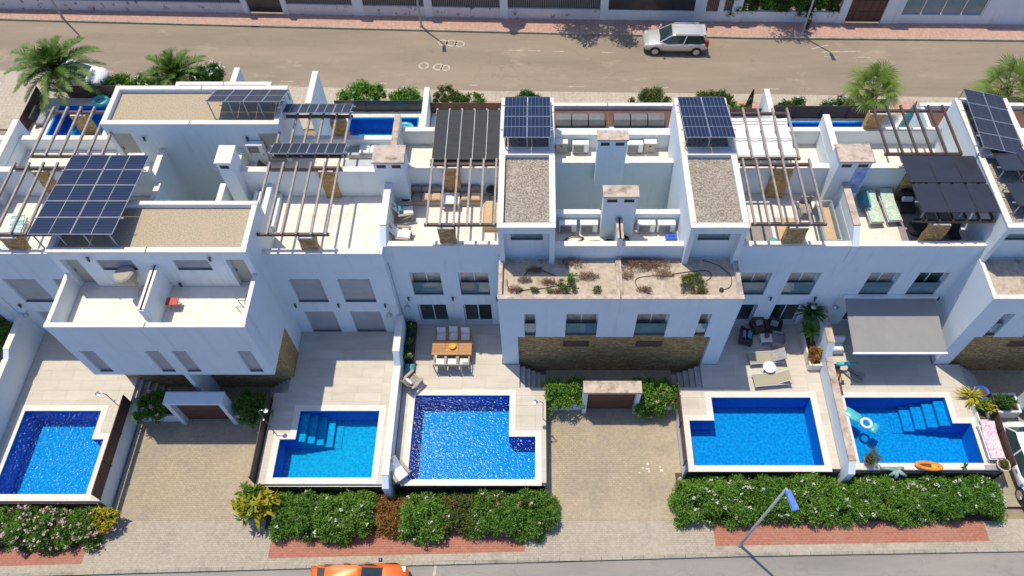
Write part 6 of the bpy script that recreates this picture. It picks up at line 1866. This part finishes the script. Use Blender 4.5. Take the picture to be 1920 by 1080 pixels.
def fan_palm(label, loc, h, nl, R0):
    t = thing('fan_palm', label, 'palm', loc)
    MB().tube([(0, 0, -0.1), (0.06, 0.03, h * 0.5), (0, 0, h)], 0.22, 9, taper=0.2).build('trunk', 'palm_trunk', t, world=False)
    VV, FF = [], []
    mb = MB()
    for k in range(nl):
        a = k * 2.39996
        e = 1.3 - 1.9 * (k / nl)
        l = R0 * RNG.uniform(0.8, 1.05)
        d = np.array([math.cos(a) * math.cos(e), math.sin(a) * math.cos(e), math.sin(e)])
        s = np.array([-math.sin(a), math.cos(a), 0])
        hub = np.array([0, 0, h]) + d * l * 0.55
        mb.tube([(0, 0, h), tuple(hub)], 0.02, 4)
        n = np.cross(s, d)
        for j in range(26):
            b = -1.9 + 3.8 * j / 25
            dv = d * math.cos(b) + s * math.sin(b)
            ll = l * 0.62 * (0.75 + 0.25 * math.cos(b)) * RNG.uniform(.9, 1.08)
            w = np.cross(dv, n) * 0.035
            mid = hub + dv * ll * 0.6
            tip = hub + dv * ll - np.array([0, 0, 0.22 * ll]) + RNG.normal(0, 0.02, 3)
            o = len(VV)
            VV += [hub, mid - w, tip, mid + w]
            FF.append((o, o + 1, o + 2, o + 3))
    np_obj('crown', VV, np.array(FF), 'leaf_fan', t, world=False)
    mb.build('leaf_stalk', 'leaf_fan', t, world=False)
    # hanging dead leaves under the crown
    n = 260
    an = RNG.uniform(0, 2 * math.pi, n)
    P = np.stack([np.cos(an) * RNG.uniform(.15, .5, n), np.sin(an) * RNG.uniform(.15, .5, n), h - RNG.uniform(0.1, 0.9, n)], 1)
    V, F = leaf_quads(P, np.tile([0, 0, -1.0], (n, 1)), 0.5, 0.05, 0.25)
    np_obj('dead_leaves', V, F, 'leaf_dry', t, world=False)
    return t
fan_palm('fan palm above the brown rear fence, upper right', (21.9, 38.2, -1.2), 2.6, 26, 2.0)
fan_palm('fan palm at the upper right picture edge', (31.6, 39.5, -1.2), 1.6, 26, 2.3)
# weeds on the central gravel roof
WG = 'weeds on the central gravel roof'
for lab, x, y, r, h, m, n in (
        ('round green weed bush on the right gravel roof', 7.15, 19.75, 0.75, 0.5, 'leaf_olive', 1500),
        ('green weed beside the roof seam, left', 1.55, 20.05, 0.32, 0.45, 'leaf_bright', 420),
        ('large mixed weed left of the roof seam', 1.25, 19.55, 0.48, 0.35, 'leaf_olive', 600),
        ('tiny green weed left of the mixed weed', 0.45, 19.45, 0.16, 0.16, 'leaf_bright', 110),
        ('small olive weed near the front rim, left half', -0.2, 19.45, 0.2, 0.2, 'leaf_olive', 140),
        ('small green weed near the roof seam front', 2.7, 19.45, 0.25, 0.25, 'leaf_olive', 180)):
    shrub('weed', lab, 'plant', (x, y, 6.27 + h * 0.6), (r, r * 0.75, h * 0.6), n, m, [], 0.13, 0.03, WG, core=False)
for lab, x, y, r, n in (
        ('brown tuft under the left tower corner', -1.1, 19.5, 0.3, 120), ('brown tuft left of the tower shade front', -0.65, 20.05, 0.28, 120), ('dark tuft in the left tower shade', -0.2, 20.6, 0.35, 140),
        ('brown tuft at the middle of the left gravel field', 0.45, 19.95, 0.3, 130), ('reddish tuft left of the roof seam', 2.35, 20.25, 0.4, 170), ('brown tuft by the front rim near the left weeds', 0.85, 19.4, 0.25, 100),
        ('dry thicket against the parapet, left of the seam', 1.55, 21.0, 0.5, 160), ('broad dry thicket right of the seam', 4.6, 20.95, 0.75, 420), ('dry thicket continuing right along the parapet', 5.6, 20.9, 0.6, 300),
        ('dry sprig at the seam, right side', 4.1, 20.3, 0.35, 90), ('dry sprig between the hoses', 5.9, 20.35, 0.4, 130), ('dry sprig near the front, right of the seam', 4.95, 19.5, 0.3, 110),
        ('brown litter in front of the green weed bush', 7.3, 19.25, 0.55, 160)):
    t = thing('dry_weed', lab, 'plant', (x, y, 6.27), group='dry weeds on the central gravel roof')
    n = int(n * 1.9)
    an = RNG.uniform(0, 2 * math.pi, n)
    q = RNG.uniform(0, 1, n) ** 0.7 * r
    P = np.stack([x + q * 1.25 * np.cos(an), np.minimum(y + q * np.sin(an) * 0.6, 21.25), 6.30 + RNG.uniform(0, 0.16, n)], 1)
    V, F = leaf_quads(P, np.stack([np.cos(an), np.sin(an), 0.6 * np.ones(n)], 1), 0.17, 0.022, 0.6)
    np_obj('stems', V, F, 'leaf_dry', t)
# ---------------------------------------------------------------- rear gardens: walls, pools, fences
def plainwall(label, x0, x1, y0, y1, z0, z1, cop=True, mat='stucco', name='garden_wall'):
    t = thing(name, label, 'wall', ((x0 + x1) / 2, y0, z0))
    MB().box(x0, x1, y0, y1, z0, z1).build('wall', mat, t)
    if cop:
        MB().box(x0 - 0.02, x1 + 0.02, y0 - 0.02, y1 + 0.02, z1, z1 + 0.05).build('coping', 'coping', t)
    return t
plainwall('white rear garden wall right of the pale rear pool', -7.45, -7.15, 29.25, 38.4, -1.35, 1.45)
plainwall('white rear garden wall by the cypress', 14.75, 15.05, 29.25, 38.2, -1.35, 1.45)
plainwall('tall white fin wall behind the upper left tilted panels', -13.55, -13.25, 33.3, 36.0, -1.35, 4.9)
plainwall('tall white fin wall behind the upper left gravel roof', -18.3, -18.0, 33.3, 36.3, -1.35, 4.9)
plainwall('white rear garden wall below the big palm', -27.45, -27.15, 29.25, 38.6, -1.35, 1.2)
def rear_terrace(x0, x1, y0, y1, pool_r):
    ops = [('+', (x0, x1, y0, y1, -1.34, -0.004))]
    if pool_r:
        ops.append(('-', (pool_r[0] - 0.101, pool_r[1] + 0.101, pool_r[2] - 0.101, pool_r[3] + 0.101, -1.34, 0)))
        MB().box(pool_r[0] - 0.12, pool_r[1] + 0.12, pool_r[2] - 0.25, pool_r[2] - 0.0, -0.003, 0.02).build('pool_edge', 'pool_coping') if False else None
    t = struct(mkobj('rear_terrace', *csg(ops), 'pool_coping'))
def rect_pool(label, x0, x1, y0, y1, water='water_ripple'):
    t = thing('swimming_pool', label, 'pool', ((x0 + x1) / 2, (y0 + y1) / 2, 0), group='private swimming pools')
    v, f = csg([('+', (x0 - 0.1, x1 + 0.1, y0 - 0.1, y1 + 0.1, -1.3, -0.03)), ('-', (x0, x1, y0, y1, -1.22, 0))])
    mi = [0 if max(v[i][2] for i in q) <= -1.2 else 1 for q in f]
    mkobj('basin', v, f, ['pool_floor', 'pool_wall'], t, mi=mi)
    mkobj('water', [(x0, y0, -0.1), (x1, y0, -0.1), (x1, y1, -0.1), (x0, y1, -0.1)], [(0, 1, 2, 3)], water, t)
rear_terrace(-13.2, -7.5, 29.25, 38.0, (-12.4, -8.0, 34.6, 37.1))
rect_pool('rear pool with turquoise ring float behind the bare pergola', -12.4, -8.0, 34.6, 37.1)
rear_terrace(-27.1, -21.5, 29.25, 38.4, None)
rear_terrace(-33.5, -27.5, 29.25, 39.0, (-32.0, -28.0, 35.2, 38.2))
rect_pool('rear pool behind the pergola at the upper left', -32.0, -28.0, 35.2, 38.2)
rear_terrace(-7.1, -1.8, 31.7, 37.8, None)
rear_terrace(15.1, 22.2, 29.25, 37.3, (16.0, 21.3, 34.5, 36.7))
rect_pool('rear pool below the brown rear fence, upper right', 16.0, 21.3, 34.5, 36.7, 'water_calm')
rear_terrace(9.6, 14.7, 29.25, 37.4, None)
rear_terrace(-1.7, 9.5, 31.62, 37.4, None)
rear_terrace(22.3, 30, 31.62, 37.4, None)
t = thing('pool_float', 'turquoise ring float in the rear pool behind the bare pergola', 'pool float', (-8.75, 36.1, -0.05))
ringfloat(t, 0, 0, 0.50, 0.50, 0, 0.16, 'aqua_plastic')
MB().lathe([(0.42, -0.02), (0.42, 0.02)], 16).build('mesh_seat', 'aqua_plastic', t, world=False)
t = thing('pool_float', 'turquoise ring float beside the rear pool at upper left', 'pool float', (-29.4, 38.6, 0.12))
ringfloat(t, 0, 0, 0.42, 0.42, 0, 0.15, 'aqua_plastic')
RF = 'fences of the rear gardens'
slat_fence('black glossy rear fence above the ring float pool', -13.4, 37.75, -7.5, 37.75, -0.2, 0.95, 'black_fence', 4, group=RF)
slat_fence('brown rear fence behind the black shaded pergola', -7.1, 37.6, -1.9, 37.6, -0.2, 0.9, 'brown_fence', 6, group=RF)
slat_fence('brown rear fence above the upper right pool', 15.1, 37.1, 22.0, 37.1, -0.1, 1.1, 'brown_fence', 6, group=RF)
slat_fence('dark brown rear fence right of the big palm', -31.5, 39.2, -23.0, 39.2, -0.2, 0.9, 'brown_fence', 6, group=RF)
slat_fence('brown rear fence left of the right solar tower', 9.6, 37.3, 14.6, 37.3, -0.2, 0.7, 'brown_fence', 6, group=RF)
slat_fence('brown rear fence with worn top, centre', -1.6, 37.3, 9.4, 37.3, -0.9, 0.0, 'brown_fence', 4, group=RF)
slat_fence('dark side fence left of the rear pool, upper left', -33.4, 35.2, -33.4, 39.0, -0.1, 1.0, 'brown_fence', 5, group=RF)
t = thing('sun_chair', 'grey cushioned chair beside the rear pool, upper left', 'chair', (-32.7, 36.9, 0))
MB().cushion(-0.35, 0.35, -0.6, 0.6, 0.15, 0.35, 0.04).build('seat', 'grey_towel', t, world=False)
MB().cushion(-0.4, -0.2, -0.6, 0.6, 0.3, 0.8, 0.05).build('backrest', 'black_plastic', t, world=False)
t = thing('closed_parasol', 'closed dark green parasol by the upper right stone pillar', 'parasol', (20.2, 30.7, 6.0))
MB().lathe([(0.25, -3.0), (0.28, -2.0), (0.2, 0.6), (0.06, 1.4)], 9).build('canopy', 'teal_fabric', t, world=False)
MB().tube([(0, 0, -6), (0, 0, 1.5)], 0.03, 6).build('pole', 'dark_metal', t, world=False)
t = thing('ring_planter', 'dark oval planter ring on the rear pavement, centre', 'planter', (5.3, 38.9, -1.31))
MB().lathe([(0.85, 0.0), (0.95, 0.12), (0.8, 0.12), (0.7, 0.03)], 24).move(Matrix.Diagonal((1, 0.5, 1, 1))).build('ring', 'black_fence', t, world=False)

# ---------------------------------------------------------------- wall across the rear street
def bwy(x): return yat(BW, x)
seg = [(-60, -42.6), (-42, -22.4), (-19.0, -14.0), (-13.2, -8.6), (-8.0, -2.9), (-2.3, 4.6), (5.2, 11.6), (12.3, 14.4)]
wt = thing('street_wall', 'white rear street wall with dark railings and flaking paint', 'wall', (0, bwy(0), -1.2))
pm('stucco_flaking', (0.70, 0.68, 0.68), (0.62, 0.60, 0.60), 0.9, 0.9, 0.3, 30, stain=(0.24, 0.21, 0.19), sscale=1.5, slo=0.60, shi=0.64)
def wquad(mb, x0, x1, dy0, dy1, z0, z1):
    a0, a1 = bwy(x0), bwy(x1)
    mb.add([(x0, a0 + dy0, z0), (x1, a1 + dy0, z0), (x1, a1 + dy1, z0), (x0, a0 + dy1, z0), (x0, a0 + dy0, z1), (x1, a1 + dy0, z1), (x1, a1 + dy1, z1), (x0, a0 + dy1, z1)],
           [(3, 2, 1, 0), (4, 5, 6, 7), (0, 1, 5, 4), (1, 2, 6, 5), (2, 3, 7, 6), (3, 0, 4, 7)])
for i, (a, b) in enumerate(seg):
    mb = MB()
    wquad(mb, a, b, 0.0, 0.22, -1.3, -0.35)
    mb.build('wall', 'stucco_flaking' if a < 0 else 'stucco', wt)
    mb = MB()
    wquad(mb, b, seg[i + 1][0] if i + 1 < len(seg) else b + 0.7, -0.05, 0.32, -1.3, 1.9)
    if not (i == 1):
        mb.build('pillar', 'stucco', wt)
    f = MB()
    k = a
    if abs(a - 5.2) < 0.01:
        wquad(f, a, b, 0.08, 0.14, -0.34, 1.6)
        f.build('screen', 'black_fence', wt)
        continue
    while k < b:
        f.tube([(k, bwy(k) + 0.11, -0.35), (k, bwy(k) + 0.11, 1.6)], 0.016, 4)
        k += 0.14
    wquad(f, a, b, 0.08, 0.14, 1.5, 1.55)
    f.build('railing', 'galvanised', wt)
    f = MB()
    wquad(f, a, b, 0.17, 0.19, -0.35, 1.7)
    f.build('screen', 'rail_backing', wt)
for x0, x1 in ((-22.4, -22.0), (-19.4, -19.0)):
    mb = MB()
    wquad(mb, x0, x1, -0.05, 0.32, -1.3, 1.9)
    mb.build('pillar', 'stucco', wt)
t = thing('street_gate', 'dark gate opening in the flaking wall, top left', 'gate', (-20.7, bwy(-20.7), -1.2))
mb = MB(); wquad(mb, -21.98, -19.42, 0.15, 0.2, -1.18, 1.7); mb.build('gate_leaf', 'black_fence', t)
t = thing('street_gate', 'narrow dark door in the white wall above the silver car', 'gate', (13.9, bwy(13.9), -1.2))
wq = thing('street_wall', 'white wall section with glass balustrade, top right', 'wall', (26, bwy(26), -1.2))
mb = MB(); wquad(mb, 12.45, 13.35, 0.1, 0.16, -1.18, 1.7); mb.build('door_leaf', 'brown_fence', t)
mb = MB(); wquad(mb, 12.25, 12.45, -0.03, 0.3, -1.3, 1.9); mb.build('frame', 'stucco', t)
mb = MB(); wquad(mb, 13.35, 13.75, -0.03, 0.3, -1.3, 1.9); mb.build('frame', 'stucco', t)
mb = MB(); wquad(mb, 13.75, 22.4, 0.0, 0.22, -1.3, -0.3); mb.build('wall', 'stucco', wq)
mb = MB(); wquad(mb, 22.4, 23.0, -0.05, 0.32, -1.3, 1.9); mb.build('pillar', 'stucco', wq)
t = thing('street_gate', 'brown panelled garage gate, top right', 'gate', (24.4, bwy(24.4), -1.2))
mb = MB(); wquad(mb, 23.0, 25.7, 0.12, 0.16, -1.18, 1.8); mb.build('gate_leaf', 'brown_fence', t)
for k in range(5):
    for j in range(3):
        mb = MB(); wquad(mb, 23.08 + k * 0.53, 23.55 + k * 0.53, 0.09, 0.119, -1.1 + j * 0.95, -0.25 + j * 0.95); mb.build('panel', 'brown_fence', t)
mb = MB(); wquad(mb, 25.7, 27.0, -0.05, 0.32, -1.3, 1.9); mb.build('pillar', 'stucco', wq)
mb = MB(); wquad(mb, 27.0, 33.0, 0.0, 0.3, -1.3, -0.45); mb.build('wall', 'stucco', wq)
for k in range(4):
    mb = MB(); wquad(mb, 27.02 + k * 1.5, 27.02 + k * 1.5 + 1.45, 0.12, 0.15, -0.44, 1.6); mb.build('glass_panel', 'railing_glass', wq)
mb = MB(); wquad(mb, 33.0, 60.0, -0.02, 0.3, -1.3, 1.9); mb.build('wall', 'stucco', wq)
mb = MB()
mb.build if False else None
# creeper spilling over the wall, and trees standing behind it that shade the pavement
t = thing('wall_hedge', 'yellow-green clipped hedge over the wall beside the right street lamp', 'hedge', (18, bwy(18) + 0.4, -1.2))
for x in np.arange(14.9, 22.2, 1.0):
    shrub_fill(t, (x, bwy(x) + 0.55, 0.6), (0.75, 0.6, 1.3), 3000, 'leaf_olive' if int(x) % 2 else 'leaf_bright', 0.17, 0.08, 22, (), True, False, box=True)
def tree(label, x, y, h, r, n, mat='leaf'):
    t = thing('street_tree', label, 'tree', (x, y, -1.2))
    MB().tube([(x, y, -1.3), (x + 0.1, y, h * 0.4), (x, y + 0.1, h * 0.7)], 0.16, 8, taper=0.08).build('trunk', 'bark', t)
    shrub_fill(t, (x, y, h), (r, r, r * 0.7), n, mat, 0.25, 0.10, 22, (), False, True, zmin=h - r * 0.8)
for lab, x, y, h, r in (('tree behind the wall shading the pavement left of the silver car', 2.0, 49.4, 4.6, 1.8), ('tree behind the wall shading the pavement before the silver car', 5.2, 49.2, 4.4, 1.8), ('tree behind the wall above the silver car', 9.4, 49.4, 4.4, 1.7), ('small tree behind the wall right of the middle lamp', -3.0, 49.2, 3.4, 0.8), ('tree behind the clipped hedge', 17.4, 49.4, 4.4, 2.0)):
    tree(lab, x, y, h, r, 2600)

# ---------------------------------------------------------------- street lamps
def lamp(label, x, y, h, head, lean=0, mat='galvanised', headmat='galvanised', r=0.075):
    t = thing('street_lamp', label, 'street lamp', (x, y, -1.2), group='street lamps')
    MB().lathe([(0.14, 0), (0.14, 0.06), (0.09, 0.12), (r, 0.4), (r * 0.7, h)], 10).build('pole', mat, t, True, world=False)
    MB().bar((0, 0, h), (head[0] * 0.3, head[1] * 0.3, h + 0.05), 0.06, 0.06).build('arm', mat, t, world=False)
    d = Vector((head[0], head[1], 0)).normalized()
    L = Vector((head[0], head[1], 0)).length
    s = Vector((-d.y, d.x, 0)) * 0.16
    p0, p1 = d * L * 0.1, d * L
    hd = MB().add([p0 - s * .7 + Vector((0, 0, h)), p1 - s + Vector((0, 0, h)), p1 + s + Vector((0, 0, h)), p0 + s * .7 + Vector((0, 0, h)), p0 - s * .6 + Vector((0, 0, h + .12)), p1 - s * .8 + Vector((0, 0, h + .10)), p1 + s * .8 + Vector((0, 0, h + .10)), p0 + s * .6 + Vector((0, 0, h + .12))],
                  [(3, 2, 1, 0), (4, 5, 6, 7), (0, 1, 5, 4), (1, 2, 6, 5), (2, 3, 7, 6), (3, 0, 4, 7)]).build('lamp_head', headmat, t, world=False)
    return t
lamp('grey street lamp with blue head before the right hedge', 9.67, 9.75, 8.3, (0.2, -0.85), headmat='lamp_blue')
lamp('brown-grey street lamp on the pavement, top centre', -8.8, 47.9, 7.5, (0.1, -0.85))
lamp('street lamp at the top left corner', -36.1, 48.9, 7.5, (0.1, -0.85))
lamp('pale street lamp beside the clipped hedge, top right', 19.6, 47.0, 7.5, (0.1, -0.85))
t = thing('litter_bin', 'dark litter bin on the right street lamp pole', 'bin', (19.95, 47.35, -1.2))
MB().lathe([(0.18, 0.35), (0.22, 0.95), (0.18, 0.95)], 10).build('bin', 'black_plastic', t, world=False)
MB().box(-0.3, -0.2, -0.03, 0.03, 0.0, 0.8).build('bracket', 'galvanised', t, world=False)

# ---------------------------------------------------------------- cars
def car(label, loc, rz, paint, Lc=4.6, W=1.88, Hc=1.65, suv=True):
    """x = forwards; body lofted through stations, glass house on top"""
    t = thing('parked_car', label, 'car', loc, rz, group='parked cars')
    hl = Lc / 2
    hood, belt = (0.98, 1.03) if suv else (0.86, 0.95)
    #        x,   half width, shoulder z, underside z
    st = [(-hl, 0.70, 0.82 if suv else 0.74, 0.42), (-hl + 0.06, 0.82, belt - 0.06, 0.34), (-hl + 0.35, 0.91, belt, 0.30), (-hl * 0.45, 0.94, belt, 0.26), (0.0, 0.94, belt - 0.02, 0.25), (hl * 0.32, 0.94, belt - 0.04, 0.25), (hl * 0.55, 0.93, hood - 0.02, 0.27), (hl - 0.45, 0.90, hood - 0.10, 0.30), (hl - 0.12, 0.80, hood - 0.24, 0.34), (hl, 0.60, hood - 0.38, 0.42)]
    k = W / 1.88
    VV, FF = [], []
    prof = lambda w, s, u: [(-w * .86, u), (-w, u + (s - u) * .35), (-w, u + (s - u) * .72), (-w * .93, s - 0.02), (-w * .72, s + 0.02), (0, s + 0.045), (w * .72, s + 0.02), (w * .93, s - 0.02), (w, u + (s - u) * .72), (w, u + (s - u) * .35), (w * .86, u)]
    for x, w, s, u in st:
        VV += [(x, y * k, z) for y, z in prof(w, s, u)]
    m = 11
    for i in range(len(st) - 1):
        for j in range(m):
            a, b = i * m + j, i * m + (j + 1) % m
            FF.append((a, a + m, b + m, b))
    FF.append(tuple(range(m)))
    FF.append(tuple(range((len(st) - 1) * m, len(st) * m))[::-1])
    body = mkobj('body', VV, FF, paint, t, True, world=False)
    # glass house: belt outline and roof outline
    xb0, xb1 = (-hl + 0.12, hl * 0.50) if suv else (-hl + 0.30, hl * 0.48)
    xr0, xr1 = (-hl + 0.42, hl * 0.14) if suv else (-hl + 0.80, hl * 0.10)
    wb, wr = 0.87 * k, 0.68 * k
    zb, zr = belt - 0.01, Hc - 0.06
    A = [(xb0, wb * .88, zb), (xb0 + 0.5, wb, zb), (xb1 - 0.5, wb, zb), (xb1, wb * .80, zb - 0.03)]
    Bv = [(xr0, wr * .9, zr - 0.03), (xr0 + 0.4, wr, zr), (xr1 - 0.25, wr, zr), (xr1, wr * .92, zr - 0.04)]
    lo = A + [(x, -y, z) for x, y, z in A[::-1]]
    hi = Bv + [(x, -y, z) for x, y, z in Bv[::-1]]
    n = 8
    mkobj('window_band', lo + hi, [(i, (i + 1) % n, n + (i + 1) % n, n + i) for i in range(n)][0:0] + [((i + 1) % n, i, n + i, n + (i + 1) % n) for i in range(n)], 'dark_glass', t, world=False)
    # roof skin, slightly domed
    rv = [(x, y * 1.02, z + 0.012) for x, y, z in hi] + [(x * 0.96, y * 0.72, z + 0.055) for x, y, z in hi]
    rf = [((i + 1) % n, i, n + i, n + (i + 1) % n) for i in range(n)] + [tuple(range(n, 2 * n))[::-1]]
    mkobj('roof', rv, rf, paint, t, True, world=False)
    for s in (-1, 1):
        for (p, q) in ((A[3], Bv[3]), (A[0], Bv[0]), (((A[1][0] + A[2][0]) / 2, wb, zb), ((Bv[1][0] + Bv[2][0]) / 2, wr, zr))):
            MB().bar((p[0], s * p[1] * 1.01, p[2]), (q[0], s * q[1] * 1.01, q[2] + 0.01), 0.07, 0.05).build('pillar', paint, body, world=False)
        MB().cushion(hl * 0.40, hl * 0.40 + 0.16, min(s * 0.93 * k, s * 1.10 * k), max(s * 0.93 * k, s * 1.10 * k), belt + 0.0, belt + 0.16, 0.04).build('mirror', paint if paint != 'paint_orange' else 'black_plastic', t, world=False)
        for x in (hl - 0.85, -hl + 0.80):
            w = MB().lathe([(0.20, -0.11), (0.345, -0.10), (0.355, 0.0), (0.345, 0.10), (0.20, 0.11)], 22).move(Matrix.Translation((x, s * 0.86 * k, 0.35)) @ Matrix.Rotation(R(90), 4, 'X')).build('wheel', 'rubber', t, True, world=False)
            mb = MB().lathe([(0.03, 0.118 * 1), (0.235, 0.114), (0.235, 0.10)], 20)
            for q in range(5):
                a = q * 2 * math.pi / 5
                mb.bar((0.05 * math.cos(a), 0.05 * math.sin(a), 0.125), (0.22 * math.cos(a), 0.22 * math.sin(a), 0.122), 0.06, 0.02)
            mb.move(Matrix.Translation((x, s * 0.86 * k, 0.35)) @ Matrix.Rotation(R(90) * (-s), 4, 'X')).build('rim', 'aluminium', w, world=False)
            MB().prism_x([(0, 0)] * 0 or [(0.40 * math.cos(a), 0.40 * math.sin(a)) for a in np.linspace(0, math.pi, 9)], -0.02, 0.02).move(Matrix.Translation((x, s * 0.935 * k, 0.36)) @ Matrix.Rotation(R(90), 4, 'Z')).build('wheel_arch', 'black_plastic', body, world=False)
        MB().cushion(hl - 0.42, hl - 0.14, min(s * .52, s * .80) * k, max(s * .52, s * .80) * k, hood - 0.30, hood - 0.17, 0.03).build('headlight', 'lamp_glass', t, world=False)
        MB().cushion(-hl - 0.005, -hl + 0.22, min(s * .62, s * .86) * k, max(s * .62, s * .86) * k, belt - 0.30, belt + (0.22 if suv else -0.10), 0.03).build('tail_light', 'lamp_red', t, world=False)
        for x in (0.35, -0.65):
            MB().cushion(x - 0.11, x + 0.11, min(s * .94, s * .965) * k, max(s * .94, s * .965) * k, belt - 0.16, belt - 0.12, 0.01).build('door_handle', 'lamp_glass' if suv else 'black_plastic', t, world=False)
    if suv:
        for s in (-1, 1):
            MB().bar((xr0 + 0.25, s * wr * .95, Hc + 0.03), (xr1 - 0.2, s * wr * .95, Hc + 0.03), 0.04, 0.04).build('roof_rail', 'aluminium', t, world=False)
        MB().box(xr0 - 0.18, xr0 + 0.06, -wr * .85, wr * .85, zr + 0.0, zr + 0.035).build('spoiler', paint, t, world=False)
    return t
car('silver estate SUV parked at the far kerb', (9.95, 45.75, -1.33), R(178.5), 'paint_silver', 4.64, 1.89, 1.64)
car('orange hatchback cut off by the bottom picture edge', (-8.3, 7.85, -1.32), R(1.2), 'paint_orange', 4.5, 1.78, 1.5, False)
car('white car half hidden by the big palm', (-32.6, 42.0, -1.31), R(-3), 'paint_white', 4.3, 1.78, 1.5, False)
car('white car entering at the right picture edge', (24.6, 13.5, -1.19), R(-88), 'paint_white', 4.5, 1.8, 1.5, False)
car('white car at the bottom right corner', (26.0, 8.2, -1.32), R(181), 'paint_white', 4.4, 1.8, 1.5, False)
car('black car at the bottom left edge', (-22.2, 6.95, -1.32), R(181.5), 'paint_black', 4.4, 1.8, 1.5, False)
